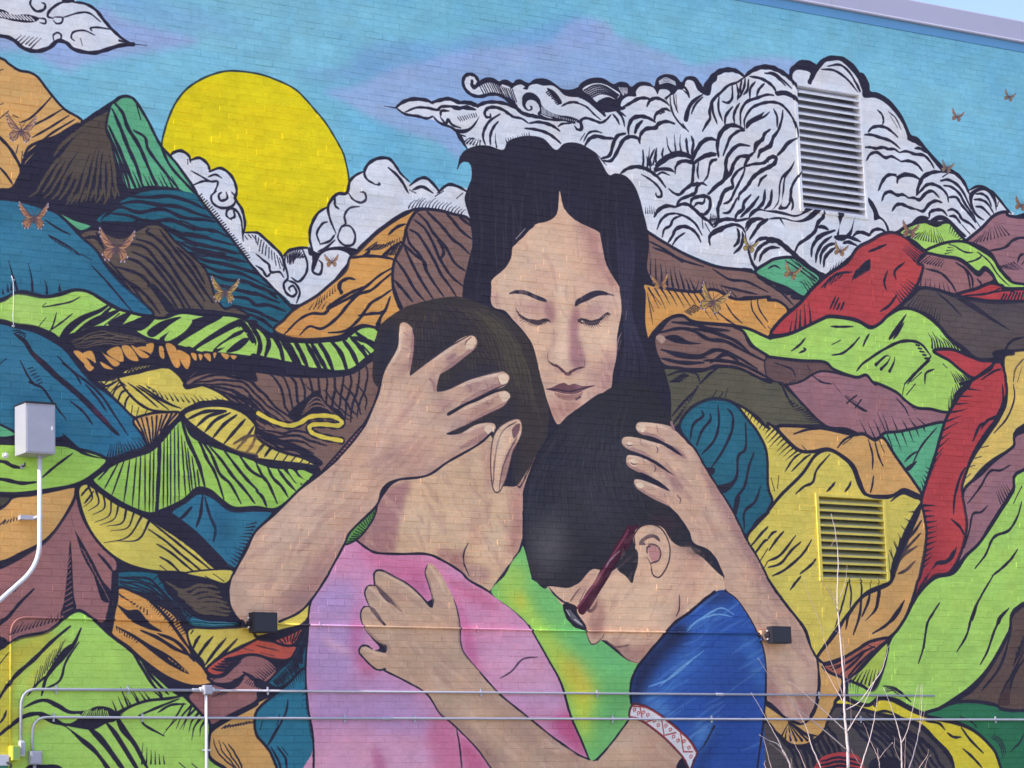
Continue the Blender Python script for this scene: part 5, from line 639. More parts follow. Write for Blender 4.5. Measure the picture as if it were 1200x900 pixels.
    P.S('ha:690,270 700,240 735,210', 1.2, 'l', (100,72,84)); P.S('ha:920,490 925,520 940,540', 1, 'l', (110,80,90))
    P.M(2.4, 'b2:585,0 560,80 525,160 500,210 420,310 330,400 200,500 100,600 0,690 a2:1160,770 1105,870 a3:1080,20 1072,90 1088,160 1135,222', mode='c'); P.M(2.6, 'b3:110,214 200,172 260,112 335,0 b2:345,880 415,750 445,690 565,570 595,490 660,450 800,430 900,365 1040,285 ha:880,880', mode='c'); P.F('ink', 'b2:595,485 640,455 700,440 640,470 600,520 570,560')
    P.M(1.6, 'ha:560,890 700,830 840,760 960,700 1005,640', 'ha:570,750 700,680 870,590 980,540', 'ha:490,590 560,580 740,500 940,452', 'ha:305,480 380,420 560,290 720,200', 'ha:320,150 335,220 330,320 305,480', col=(60,50,66)); P.F('ink', 'ha:565,760 640,700 700,670 800,630 900,590 950,575 860,620 700,690 620,735')
    # younger child: face, hair, ear, glasses
    P.F('skin', 'gl:130,585 250,590 350,560 450,460 620,450 700,100 860,100 960,180 1060,280 1150,300 c2:900,790 960,850 c3:1000,60 900,110 830,165 760,215 700,290 640,360 590,408 540,390 500,350 470,325 430,300 400,312 372,320 352,285 340,245 280,190 gl:190,660', 0, 'bface')
    P.within('bface')
    P.soft((184,136,126), 'c3:440,300 520,330 600,330 640,320 620,390 560,400 480,340', 4, .8); P.soft((176,126,122), 'c3:780,90 800,170 740,240 770,160', 3, .8); P.soft((160,112,112), 'c3:400,120 420,240 380,300 360,230', 4, .7); P.soft((222,186,158), 'c3:450,40 700,30 760,140 660,240 480,220', 10, .5); P.soft((150,110,110), 'gl:960,180 1060,280 1200,320 1200,420 1060,330 980,240', 5, .6); P.soft((186,140,130), 'gl:1040,300 1200,400 1200,560 1100,640 1040,540', 7, .5); P.soft((196,150,136), 'gl:380,780 480,740 520,900 400,900', 4, .5); P.soft((206,166,146), 'gl:180,600 300,600 280,680 220,650', 4, .4)
    P.within(None)
    P.F('boy2hair', 'c2:222,190 300,130 400,60 480,10 600,-20 760,200 700,400 760,600 gl:950,10 1030,70 1080,150 1140,260 1200,330 1160,310 1060,300 1000,260 940,170 860,150 790,160 740,200 735,270 760,330 765,420 740,500 725,560 680,510 620,450 520,470 490,465 450,460 400,490 350,550 290,590 220,590 150,570 110,600 60,560 20,500 0,440 c2:60,720 55,560 62,480 130,312', 0, 'b2h')
    P.within('b2h'); P.soft((94,91,97), 'c2:120,640 220,620 250,760 200,860 110,860', 14, .9); P.soft((60,58,68), 'c2:280,560 480,520 540,640 420,760 300,720', 18, .5); P.soft((62,62,74), 'c2:300,200 480,220 520,480 420,600 280,520', 20, .6); P.soft((40,40,58), 'c2:80,420 200,300 240,440 160,600 60,640', 12, .5); P.Z('c2:220,220 100,420 60,640 90,860', 'c2:560,60 540,300 620,560 700,640', 40, 1.5, (64,64,78), 1, 'l', .35, alpha=.45); P.Z('c2:260,180 160,400 140,640', 'c2:520,100 500,380 560,600', 24, 1.6, (36,36,54), 1, 'l', .35, alpha=.5); P.soft((72,40,54), 'gl:850,110 1000,110 1020,170 920,170', 4, .6); P.within(None)
    P.S('c2:222,190 130,312 62,480 55,560 58,700', 2, 'l', (36,34,56)); P.F(PAL['boy2hair'], 'c2:830,690 860,745 930,790 960,830 990,900 960,880 900,820 840,770'); P.soft((60,50,60), 'gl:1060,290 1150,290 1200,330 1200,380', 3, .5)
    P.F('skin', 'gl:740,250 745,210 790,160 860,148 920,170 965,230 990,310 985,400 950,480 910,520 870,500 860,460 840,400 760,330', 1.6, 'ear2', inkcol=(60,48,60)); P.F((90,72,80), 'gl:775,290 790,250 850,215 905,230 920,270 870,240 810,265 820,290'); P.F((190,130,134), 'gl:840,290 890,300 920,340 905,390 870,410 845,360'); P.S('gl:830,285 890,292 925,340 910,400 860,420 855,440', 1.8, 'l', (80,60,70)); P.S('gl:830,345 830,310 850,300', 2, 'c', (90,70,80)); P.soft((222,186,160), 'gl:760,230 800,190 860,180 900,200 820,220', 3, .5, 'ear2'); P.F('skin', 'gl:745,300 780,340 840,400 855,470 800,560 735,540 765,430')
    P.S('gl:712,190 606,368 490,560 372,748', 11.5, 'c', (70,28,48)); P.S('gl:700,190 585,372 462,566 340,735', 2.6, 'c', (120,52,80)); P.S('gl:735,200 640,370 520,570 410,750', 2.4, 'c', (52,22,42)); P.S('gl:640,330 570,400 540,450', 2, 'l', (140,110,130)); P.F((66,26,48), 'gl:700,190 740,150 770,160 740,200 720,280 680,330'); P.S('gl:250,720 270,790 320,850 390,880', 5, 'c', (40,36,52)); P.F((40,36,52), 'gl:250,700 330,720 340,770 400,860 380,885 310,850 250,770'); P.F((96,94,108), 'gl:275,745 300,760 370,845 385,868 330,840 280,790'); P.M(2.4, 'gl:262,748 285,785', 'gl:320,815 372,852', col=(196,196,208), mode='l'); P.S('gl:140,590 180,640 240,690 280,700', 2.2, 'l'); P.S('gl:290,690 330,630 360,595', 1.8, 'l', (70,54,62)); P.F((78,56,66), 'gl:405,745 440,740 480,685 470,740 430,768'); P.S('gl:355,690 400,600', 2, 'l', (90,60,70)); P.F(PAL['boy2hair'], 'gl:620,450 700,330 760,330 765,420 740,500 725,560 680,510')
    P.S('c3:345,250 355,285 372,318 400,312 425,285 430,270', 1.6, 'l', (100,72,76)); P.S('c3:440,300 480,330 520,330 550,322', 2, 'l', (110,74,80)); P.S('c3:470,325 500,350 540,390 590,408', 1.6, 'l', (110,80,80)); P.S('c3:785,90 785,150 770,190', 1.8, 'l', (80,58,66)); P.soft((120,84,84), 'c3:500,330 550,325 530,350', 2, .5)
    P.soft((166,118,112), 'c3:380,110 430,130 440,240 400,300 370,250', 3, .6, 'bface'); P.soft((160,112,108), 'c3:480,320 560,340 640,320 700,270 640,370 590,405 530,385', 4, .6, 'bface'); P.soft((170,120,114), 'gl:330,600 420,500 480,480 440,560 360,650 300,690', 4, .6, 'bface'); P.soft((226,190,164), 'c3:520,80 660,70 700,160 600,220 500,180', 8, .45, 'bface')
    dabs(P, 'bface', 'p:650,610 850,780', 120, [(222,186,168),(178,130,126),(160,114,116),(214,172,152)], 4.5, 2.2, 20, .16)
    # small arm round the taller child, with its embroidered cuff
    P.F((191,155,135), 'hc:125,745 140,705 180,700 215,725 260,735 310,745 300,705 250,670 200,625 160,575 140,520 138,460 160,428 200,425 175,370 165,320 190,280 235,275 230,200 250,172 295,175 370,215 470,270 560,350 625,425 640,380 615,270 590,190 605,130 640,125 690,180 740,270 790,370 820,470 835,570 840,680 870,760 980,890 b3:1050,452 1130,542 1200,602 c3:100,682 200,762 300,832 362,860 400,862 460,792 520,712 555,662 620,692 700,752 780,822 800,880 760,1000 b3:1200,1000 b3:1105,905 1030,802 920,692 860,642 800,552 700,492 600,442 hc:310,865 255,870 210,840 160,790', 0, 'arm3')
    P.within('arm3'); P.soft((164,124,118), 'b3:980,380 1200,600 c3:360,850 300,900 0,760 b3:1100,600', 8, .4); P.soft((160,118,112), 'b3:920,700 1060,850 1120,960 1200,960 1060,780', 6, .5); P.soft((176,126,116), 'c3:560,780 700,760 800,860 760,960 640,900', 8, .5); P.soft((214,176,150), 'c3:460,760 580,700 700,820 600,900 420,900', 12, .5); P.soft((160,132,130), 'hc:240,180 300,190 280,220 240,220', 3, .6); P.soft((166,128,120), 'hc:620,150 680,170 690,230 620,220', 3, .5); P.soft((160,130,126), 'hc:180,300 250,300 270,350 200,360', 3, .5); P.soft((176,136,126), 'hc:700,420 800,470 830,640 760,660 700,560', 5, .45); P.soft((170,142,124), 'hc:280,580 700,580 800,720 600,860 340,780', 12, .35); P.soft((150,122,120), 'hc:130,740 180,760 170,790 140,770', 3, .6); P.soft((120,96,104), 'hc:300,700 340,690 360,740 320,750', 3, .5); P.within(None)
    P.S('hc:980,890 870,760 840,680 835,570 820,470 790,370', 1.8, 'l'); P.S('b3:1050,452 1130,542 1200,602 c3:100,682 200,762 300,832 362,860', 2, 'c'); P.S('c3:400,862 460,792 520,712 555,662', 2, 'c'); P.S('b3:1105,905 1030,802 920,692 860,642 800,552 700,492 600,442 hc:310,865 255,870 210,840 160,790 125,745 140,705 180,700 215,725', 2, 'c'); P.S('hc:160,575 140,520 138,460 160,428 200,425', 1.8); P.S('hc:200,425 175,370 165,320 190,280 235,275', 1.8); P.S('hc:235,275 230,200 250,172 295,175 370,215 470,270 560,350 625,425', 2.2, 'c'); P.S('hc:630,420 640,360 615,270 590,190 605,130', 1.8)
    for q in ('hc:235,265 300,320 350,370 400,440 430,460 360,410 300,370', 'hc:190,420 230,440 280,510 315,555 290,550 230,480', 'hc:600,400 650,370 645,420 635,432', 'hc:160,580 230,650 270,680 320,700 315,745 280,748 230,735 270,715 220,655'): P.F('ink', q)
    dabs(P, 'arm3', 'p:420,660 810,900', 260, [(222,186,168),(178,130,126),(160,114,116),(214,172,152)], 6, .75, 30, .19); P.soft((150,112,112), 'b3:860,640 940,710 1040,810 1110,905 1160,905 1060,770 940,660', 4, .5, 'arm3')
    P.within('arm3')
    for q in ('hc:240,270 300,330 350,380 420,455', 'hc:195,425 240,470 290,540', 'hc:165,580 230,650 300,700', 'hc:640,380 620,280 600,200', 'hc:820,480 835,600 850,720 960,870'): P.S(q, 6, 'l', (150,114,112), alpha=.5)
    for q in ('hc:250,185 330,205 450,275 560,365', 'hc:190,290 250,330 320,400', 'hc:620,140 680,220 720,320', 'hc:150,715 220,740 320,770'): P.S(q, 5, 'l', (222,188,168), alpha=.45)
    P.within(None)
    # blue shirt
    P.F('shirt', 'c3:1000,68 1060,112 1130,222 1180,342 1192,452 1182,652 1150,1000 810,1000 870,832 800,732 720,662 620,602 558,600 555,522 580,442 640,362 700,292 760,222 830,172 900,112 950,75', 0, 'bs')
    P.within('bs')
    P.soft((34,38,72), 'c3:560,600 560,480 600,400 680,320 780,220 830,280 720,380 640,500 610,600', 6, .95); P.soft((66,124,204), 'c3:620,560 700,480 860,340 900,360 780,500 700,600', 8, .6); P.soft((60,108,192), 'c3:820,260 920,180 1020,170 960,230 860,270', 5, .7); P.soft((36,66,150), 'c3:900,500 1140,420 1180,700 1140,960 960,960 900,700', 16, .6); P.soft((80,136,206), 'c3:860,700 950,700 900,780 870,830', 6, .8); P.soft((84,140,210), 'c3:600,580 680,570 760,650 700,660', 5, .7); P.soft((28,50,110), 'c3:860,860 920,780 960,720 930,860 860,960', 5, .7); P.soft((60,112,196), 'c3:1080,260 1150,330 1190,520 1150,520 1100,380', 5, .6); P.soft((36,40,76), 'c3:880,120 980,60 1040,110 940,130', 4, .6)
    for i in range(60):
        x, y = 750+P.rng.rand()*130, 700+P.rng.rand()*190; P.S([(x, y), (x+18, y-6-P.rng.rand()*8), (x+34, y-18-P.rng.rand()*8)], 2+2*P.rng.rand(), 'l', (92,146,214) if i % 2 else (34,64,150), alpha=.25)
    P.M(1.6, 'c3:820,260 870,210 960,180 1030,190', 'c3:830,240 900,190 980,150 1040,180', 'c3:640,520 740,480 840,400', 'c3:690,520 780,440 900,350', col=(104,156,218)); P.within(None)
    P.S('c3:1000,68 1060,112 1130,222 1180,342 1192,452 1182,652 1150,900', 2.6, 'c'); P.S('c3:560,600 555,522 580,442 640,362 700,292 760,222 830,172 900,112 950,75', 3.2, 'c', (36,34,58)); P.S('cu:645,545 700,490 780,340', 2.6, 'u'); P.F((40,36,58), 'c3:770,900 800,850 840,880 820,930')
    P.F((210,206,220), 'cu:135,180 180,168 250,190 340,240 430,310 520,385 590,455 645,545 620,610 590,680 540,590 480,520 390,430 290,350 200,290 118,265', 2.6, 'cuff', inkcol=(90,44,60))
    P.within('cuff'); P.S('cu:140,185 250,195 340,245 430,315 520,390 590,460 640,545', 1.6, 'c', (170,60,66)); P.S('cu:118,262 200,285 290,345 390,425 480,515 560,610', 1.4, 'c', (170,60,66))
    for q in ('cu:200,190 215,270', 'cu:370,290 390,420', 'cu:515,390 540,540', 'cu:240,310 300,290', 'cu:400,410 480,390', 'cu:545,540 610,540'): P.S(q, 1.4, 'c', (170,60,66))
    for x, y in ((160,215), (190,240), (230,235), (265,255), (315,300), (345,335), (405,340), (440,370), (465,425), (500,455), (545,460), (585,510), (600,580)): P.S('cu:%d,%d %d,%d %d,%d %d,%d %d,%d' % (x-8, y+12, x-12, y-8, x+4, y-14, x+8, y, x-2, y+6), 1, 'c', (176,70,76))
    P.within(None)
    # woman's other arm and hand
    P.F('skin2', 'hb:270,185 285,152 330,148 400,155 470,165 530,185 580,225 640,290 690,340 740,430 800,530 870,640 940,750 1000,870 c2:1050,632 1100,730 1145,802 1195,900 d3:0,15 60,105 130,192 170,252 200,332 230,392 237,452 235,532 220,612 200,652 150,692 80,662 30,612 0,592 c3:1195,560 1195,452 1182,342 1132,222 1060,112 1000,60 c2:990,890 930,790 850,750 830,700 790,640 hb:610,870 560,800 500,740 400,690 330,650 275,610 258,570 270,550 330,560 420,595 480,620 400,560 330,520 250,480 210,450 203,410 215,380 270,385 350,400 300,370 220,340 180,310 173,275 195,252 260,255 350,275 440,300 540,330 470,290 400,260 330,240 290,220', 0, 'arm2')
    P.within('arm2')
    P.soft((172,122,124), 'hb:560,340 620,380 640,420 600,400 520,340', 3, .7); P.soft((164,116,122), 'hb:520,520 580,560 600,620 560,640 500,580', 5, .6); P.soft((216,178,156), 'hb:480,400 600,420 620,480 560,520', 5, .6); P.soft((214,176,158), 'hb:640,640 760,620 860,760 900,900 700,900 600,760', 12, .4); P.soft((172,128,126), 'c2:940,440 1150,800 d3:100,170 190,330 150,330 c2:1120,880 960,560', 6, .55); P.soft((160,110,116), 'd3:0,420 60,560 160,680 220,600 200,560 80,600 0,520', 7, .8); P.soft((150,100,116), 'd3:-20,440 40,560 100,660 20,620', 5, .7); P.soft((216,180,160), 'd3:30,330 130,400 200,480 180,560 80,480', 10, .6); P.soft((200,160,142), 'd3:0,60 80,160 120,300 20,300', 10, .4); P.soft((178,132,134), 'd3:160,300 220,400 225,520 190,480', 6, .5); P.soft((170,124,126), 'hb:300,190 470,170 560,240 500,250 400,190', 5, .4); P.soft((176,130,130), 'hb:330,560 480,620 560,680 500,700 380,640', 5, .4)
    P.within(None)
    dabs(P, 'arm2', 'p:735,490 960,850', 240, [(222,186,168),(178,130,126),(160,114,116),(214,172,152)], 6, 1.05, 30, .21); P.soft((150,106,114), 'hb:690,350 800,540 940,760 c2:1140,800 d3:60,110 d3:20,90 c2:1090,790 hb:760,560', 3, .5, 'arm2'); P.soft((152,106,114), 'hb:350,400 450,440 540,520 600,620 560,600 470,520 380,450', 3, .5, 'arm2'); P.soft((156,110,116), 'hb:430,300 540,340 600,400 540,390 460,330', 3, .5, 'arm2')
    P.within('arm2')
    for q in ('hb:290,215 330,232 400,252 470,282', 'hb:180,310 230,340 300,362 370,392', 'hb:205,440 250,475 330,515 400,555', 'hb:262,590 330,648 400,685 500,735', 'hb:470,300 560,350 620,400'): P.S(q, 6, 'l', (148,106,114), alpha=.6)
    for q in ('hb:290,165 400,168 500,195', 'hb:190,264 260,264 350,287 440,314', 'hb:215,390 280,397 350,414', 'hb:272,558 330,570 420,606'): P.S(q, 4, 'l', (226,194,176), alpha=.55)
    for q in ('hb:415,175 425,215', 'hb:300,260 310,310', 'hb:320,395 330,440', 'hb:480,430 520,480', 'hb:560,560 600,610'): P.S(q, 4.5, 'l', (144,100,110), alpha=.4)
    P.within(None)
    for q in ('hb:278,190 310,170 340,185 330,215 300,215', 'hb:195,300 225,285 250,300 235,325 205,320', 'hb:220,420 250,405 285,425 270,460 235,450', 'hb:270,585 300,570 330,595 300,615'): P.F((220,190,168), q)
    P.M(1.4, 'hb:200,300 220,315 250,308', 'hb:230,430 255,445 285,440', 'hb:415,320 425,340 420,365', 'hb:400,450 410,475 400,500', 'hb:470,650 480,675', 'hb:560,660 585,690 580,720', col=(110,80,92))
    for q in ('hb:330,240 400,255 470,290 540,330 600,385 560,370 480,320 400,275', 'hb:215,365 290,368 370,400 440,440 500,490 550,525 480,490 400,440 320,400', 'hb:300,500 380,535 450,575 510,630 450,610 380,570 320,545'): P.F('ink', q)
    P.M(2.6, 'hb:530,185 580,225 640,290 690,340 740,430 800,530 870,640 940,750 1000,870 c2:1100,730 1145,802 1195,900 d3:0,15 60,105 130,192 170,252 200,332 230,392 237,452 235,532 220,612 200,652', mode='c'); P.M(2.2, 'd3:150,692 80,662 30,612 -5,588', mode='c'); P.S('hb:500,740 560,800 610,870 c2:830,700 850,750 930,790 990,890', 3, 'l', (40,38,56)); P.F('ink', 'c2:930,790 960,820 990,890 1000,905 970,880 940,830')
    P.S('hb:520,150 540,200', 3, 'c', (150,110,120))

def paint(P):
    paint_sky(P); paint_clouds(P); P.wk = .96
    paint_left(P); paint_mid(P); paint_right(P); P.wk = 1.0
    paint_people(P)
    for x, y, s, a, c in ((40,254,19,.05,(186,120,84)), (137,289,23,.1,(190,124,86)), (264,341,18,.1,(196,150,70)), (25,152,19,.1,(190,134,96)), (389,306,9,0,(200,140,80)), (774,331,11,-.1,(216,140,60)), (836,352,19,.35,(200,150,66)), (879,288,10,.3,(186,160,60)), (928,319,11,.35,(186,136,66)), (985,293,9,.3,(190,140,70)), (1067,270,11,.2,(170,110,84)), (1110,196,8,.3,(168,126,84)), (1122,136,8,.3,(168,112,84)), (1183,113,7.5,.35,(160,130,78)), (1197,240,9,.3,(160,110,70))):
        butterfly(P, x, y, s, a, c)

# ---------------------------------------------------------------- paint the mural into wall space
TX0, TX1, TZ0, TZ1, PPM = 9.76, 23.56, 2.44, 11.60, 200.0
TW, TH = int((TX1-TX0)*PPM), int((TZ1-TZ0)*PPM)
def to_texture(q):
    p = on_plane(q)
    return np.stack([(p[..., 0]-TX0)*PPM, (TZ1-p[..., 2])*PPM], -1)
PT = Painter(TW, TH, to_texture)
paint(PT)
# hand work: faint uneven coats and roller marks in the paint
g = np.random.RandomState(11)
def cloudy(n, sx, sy):
    a = g.rand(n, n).astype(np.float32)
    yy = np.linspace(0, n-1.001, TH); xx = np.linspace(0, n-1.001, TW)
    yi, xi = yy.astype(int), xx.astype(int); fy = (yy-yi)[:, None]; fx = (xx-xi)[None, :]
    fy = fy*fy*(3-2*fy); fx = fx*fx*(3-2*fx)
    return (a[yi][:, xi]*(1-fx)+a[yi][:, xi+1]*fx)*(1-fy)+(a[yi+1][:, xi]*(1-fx)+a[yi+1][:, xi+1]*fx)*fy-.5
coat = 1+.035*cloudy(24, 1, 1)+.04*cloudy(90, 1, 1)+.045*cloudy(300, 1, 1)
PT.img *= coat[..., None]
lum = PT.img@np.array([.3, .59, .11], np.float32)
PT.img = (lum[..., None]+.90*(PT.img-lum[..., None]))*.972+.014   # whole picture greyed and lifted: haze put into the paint colour
tint = cloudy(60, 1, 1)
PT.img[..., 0] *= 1+.035*tint; PT.img[..., 2] *= 1-.035*tint
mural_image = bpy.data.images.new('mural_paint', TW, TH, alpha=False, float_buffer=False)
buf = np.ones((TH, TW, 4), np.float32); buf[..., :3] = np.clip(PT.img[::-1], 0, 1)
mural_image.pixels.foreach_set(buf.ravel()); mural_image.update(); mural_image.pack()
del buf, PT

# ---------------------------------------------------------------- materials
GAIN = (1.36,1.33,1.05)         # paint reflectance from the picture colours (light on the shaded wall taken out)
def new_mat(name):
    m = bpy.data.materials.new(name); m.use_nodes = True
    n = m.node_tree; b = n.nodes['Principled BSDF']
    return m, n, b
def mural_mat(name, rough=.72, relief=True, flat=None):
    m, n, b = new_mat(name); N = n.nodes.new; L = n.links.new
    geo = N('ShaderNodeNewGeometry'); sep = N('ShaderNodeSeparateXYZ'); L(geo.outputs['Position'], sep.inputs[0])
    def lin(sock, o, s):
        a = N('ShaderNodeMath'); a.operation = 'MULTIPLY_ADD'; L(sock, a.inputs[0]); a.inputs[1].default_value = 1/s; a.inputs[2].default_value = -o/s
        return a.outputs[0]
    cmb = N('ShaderNodeCombineXYZ'); L(lin(sep.outputs[0], TX0, TX1-TX0), cmb.inputs[0]); L(lin(sep.outputs[2], TZ0, TZ1-TZ0), cmb.inputs[1])
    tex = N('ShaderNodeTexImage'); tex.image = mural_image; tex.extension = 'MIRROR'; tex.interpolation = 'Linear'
    L(cmb.outputs[0], tex.inputs['Vector'])
    low = N('ShaderNodeMath'); low.operation = 'LESS_THAN'; L(sep.outputs[2], low.inputs[0]); low.inputs[1].default_value = TZ0+.005
    pl = N('ShaderNodeMix'); pl.data_type = 'RGBA'; L(low.outputs[0], pl.inputs['Factor']); L(tex.outputs['Color'], pl.inputs['A']); pl.inputs['B'].default_value = (.06, .07, .085, 1)   # plain painted base under the picture
    gn = N('ShaderNodeMix'); gn.data_type = 'RGBA'; gn.blend_type = 'MULTIPLY'; gn.inputs['Factor'].default_value = 1.0
    L(pl.outputs['Result'], gn.inputs['A']); gn.inputs['B'].default_value = (*GAIN, 1)
    gn.clamp_result = False
    # each brick takes the paint a little differently, and grit shows through
    noi = N('ShaderNodeTexNoise'); noi.inputs['Scale'].default_value = 55.0; noi.inputs['Detail'].default_value = 6.0; L(geo.outputs['Position'], noi.inputs['Vector'])
    big = N('ShaderNodeTexNoise'); big.inputs['Scale'].default_value = 2.2; big.inputs['Detail'].default_value = 5.0; L(geo.outputs['Position'], big.inputs['Vector'])
    mr = N('ShaderNodeMapRange'); mr.inputs['To Min'].default_value = .96; mr.inputs['To Max'].default_value = 1.04; L(geo.outputs['Random Per Island'], mr.inputs['Value'])
    mn = N('ShaderNodeMapRange'); mn.inputs['From Min'].default_value = .3; mn.inputs['From Max'].default_value = .7; mn.inputs['To Min'].default_value = .93; mn.inputs['To Max'].default_value = 1.07; L(noi.outputs['Fac'], mn.inputs['Value'])
    mb = N('ShaderNodeMapRange'); mb.inputs['From Min'].default_value = .3; mb.inputs['From Max'].default_value = .7; mb.inputs['To Min'].default_value = .94; mb.inputs['To Max'].default_value = 1.05; L(big.outputs['Fac'], mb.inputs['Value'])
    m1 = N('ShaderNodeMath'); m1.operation = 'MULTIPLY'; L(mr.outputs[0], m1.inputs[0]); L(mn.outputs[0], m1.inputs[1])
    m2 = N('ShaderNodeMath'); m2.operation = 'MULTIPLY'; L(m1.outputs[0], m2.inputs[0]); L(mb.outputs[0], m2.inputs[1])
    vm = N('ShaderNodeVectorMath'); vm.operation = 'SCALE'; L(gn.outputs['Result'], vm.inputs[0]); L(m2.outputs[0], vm.inputs['Scale'])
    # grey veil mixed into the paint colour as haze, switched off
    haze_mix = N('ShaderNodeMix'); haze_mix.data_type = 'RGBA'; haze_mix.inputs['Factor'].default_value = 0.0; L(vm.outputs[0], haze_mix.inputs['A']); haze_mix.inputs['B'].default_value = (.42, .41, .44, 1)
    L(haze_mix.outputs['Result'], b.inputs['Base Color'])
    b.inputs['Roughness'].default_value = rough; b.inputs['Specular IOR Level'].default_value = .2
    if relief:
        bp = N('ShaderNodeBump'); bp.inputs['Strength'].default_value = .35; bp.inputs['Distance'].default_value = .004
        L(noi.outputs['Fac'], bp.inputs['Height']); L(bp.outputs[0], b.inputs['Normal'])
    return m
def plain(name, col, rough=.5, metal=0.0, var=.12, scale=8.0, bump=0.0):
    m, n, b = new_mat(name); N = n.nodes.new; L = n.links.new
    tc = N('ShaderNodeTexCoord'); no = N('ShaderNodeTexNoise'); no.inputs['Scale'].default_value = scale; no.inputs['Detail'].default_value = 6
    L(tc.outputs['Object'], no.inputs['Vector'])
    mx = N('ShaderNodeMix'); mx.data_type = 'RGBA'
    mx.inputs['A'].default_value = (*[c*(1-var) for c in col], 1); mx.inputs['B'].default_value = (*[min(1, c*(1+var)) for c in col], 1)
    L(no.outputs['Fac'], mx.inputs['Factor']); L(mx.outputs['Result'], b.inputs['Base Color'])
    b.inputs['Roughness'].default_value = rough; b.inputs['Metallic'].default_value = metal
    if bump:
        bp = N('ShaderNodeBump'); bp.inputs['Strength'].default_value = bump; bp.inputs['Distance'].default_value = .01; L(no.outputs['Fac'], bp.inputs['Height']); L(bp.outputs[0], b.inputs['Normal'])
    return m
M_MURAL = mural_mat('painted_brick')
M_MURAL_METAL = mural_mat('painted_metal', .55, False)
M_COPING = plain('grey_coping_metal', (.50, .49, .57), .5, 0, .05, 1.5)
M_FRIEZE = plain('blue_painted_board', (.13, .35, .57), .6, 0, .10, 3.0)
M_WHITE = plain('white_enamel', (.70, .70, .71), .45, 0, .06, 6.0)
M_BOX = plain('grey_enamel', (.42, .42, .46), .5, 0, .10, 9.0)
M_GALV = plain('galvanised_steel', (.47, .47, .52), .5, .0, .12, 20.0)
M_BLADE = plain('pale_louvre_blade', (.60, .60, .66), .6, 0, .15, 12.0)
M_BLADE_Y = plain('ochre_louvre_blade', (.40, .38, .20), .6, 0, .15, 12.0)
M_VOID = plain('duct_lining', (.32, .32, .33), .9, 0, .2, 5.0)
M_BLACK = plain('black_powder_coat', (.016, .0155, .024), .6, 0, .15, 12.0)
M_LENS = plain('smoked_lens', (.018, .0175, .026), .5, 0, .1, 8.0)
M_BARK = plain('pale_bark', (.62, .52, .49), .8, 0, .22, 30.0, .5)
M_TWIG = plain('twig_bark', (.56, .41, .37), .8, 0, .2, 40.0)
M_LIMEBOX = plain('lime_painted_box', (.30, .50, .12), .6, 0, .10, 9.0)
M_GREEN = plain('green_panel', (.05, .26, .15), .6, 0, .12, 6.0)
M_GROUND = plain('worn_concrete', (.40, .375, .34), .92, 0, .22, .9, .4)
M_SOIL = plain('dry_turf', (.12, .11, .06), .95, 0, .5, 4.0, .6)
M_KERB = plain('kerb_concrete', (.36, .35, .33), .85, 0, .15, 3.0, .3)
M_ROOF = plain('roof_membrane', (.30, .30, .31), .9, 0, .15, 1.0)

# ---------------------------------------------------------------- mesh helpers
def link(name, mesh, mat, parent=None):
    o = bpy.data.objects.new(name, mesh); COL.objects.link(o)
    if mat is not None and not mesh.materials: mesh.materials.append(mat)
    if parent: o.parent = parent
    return o
def from_bm(name, bm, mat, parent=None, smooth=False):
    bmesh.ops.recalc_face_normals(bm, faces=bm.faces)
    me = bpy.data.meshes.new(name); bm.to_mesh(me); bm.free()
    if smooth:
        for p in me.polygons: p.use_smooth = True
    return link(name, me, mat, parent)
def empty(name, loc, label=None, cat=None, group=None):
    o = bpy.data.objects.new(name, None); o.empty_display_size = .1; o.location = loc; COL.objects.link(o)
    return tag(o, label, cat, group)
def tag(o, label=None, cat=None, group=None, kind=None):
    if label: o['label'] = label
    if cat: o['category'] = cat
    if group: o['group'] = group
    if kind: o['kind'] = kind
    return o
def box(bm, x0, x1, y0, y1, z0, z1, bevel=0.0):
    r = bmesh.ops.create_cube(bm, size=1.0)
    vs = r['verts']
    for v in vs: v.co = Vector(((x0+x1)/2+v.co.x*(x1-x0), (y0+y1)/2+v.co.y*(y1-y0), (z0+z1)/2+v.co.z*(z1-z0)))
    if bevel:
        es = list({e for v in vs for e in v.link_edges})
        bmesh.ops.bevel(bm, geom=es, offset=bevel, segments=2, profile=.7, affect='EDGES')
    return bm
def tube(bm, pts, rad, seg=10, cap=True):
    pts = [Vector(p) for p in pts]; n = len(pts)
    if not hasattr(rad, '__len__'): rad = [rad]*n
    rings = []; up = Vector((0, -1, 0))
    for i, p in enumerate(pts):
        t = (pts[min(i+1, n-1)]-pts[max(i-1, 0)]).normalized()
        a = up-t*up.dot(t)
        if a.length < 1e-3: a = Vector((1, 0, 0))-t*t.x
        a.normalize(); b = t.cross(a); up = a
        rings.append([bm.verts.new(p+(a*math.cos(k*2*math.pi/seg)+b*math.sin(k*2*math.pi/seg))*rad[i]) for k in range(seg)])
    for i in range(n-1):
        for k in range(seg): bm.faces.new((rings[i][k], rings[i][(k+1) % seg], rings[i+1][(k+1) % seg], rings[i+1][k]))
    if cap: bm.faces.new(rings[0][::-1]); bm.faces.new(rings[-1])
    return bm
def bend(pts, r, n=7):
    pts = [Vector(p) for p in pts]; out = [pts[0]]
    for a, b, c in zip(pts, pts[1:], pts[2:]):
        u, v = (a-b).normalized(), (c-b).normalized(); q = min(r, (a-b).length*.49, (c-b).length*.49)
        p0, p2 = b+u*q, b+v*q
        for i in range(n+1):
            t = i/n; out.append(p0*(1-t)**2+b*2*t*(1-t)+p2*t*t)
    out.append(pts[-1]); return out

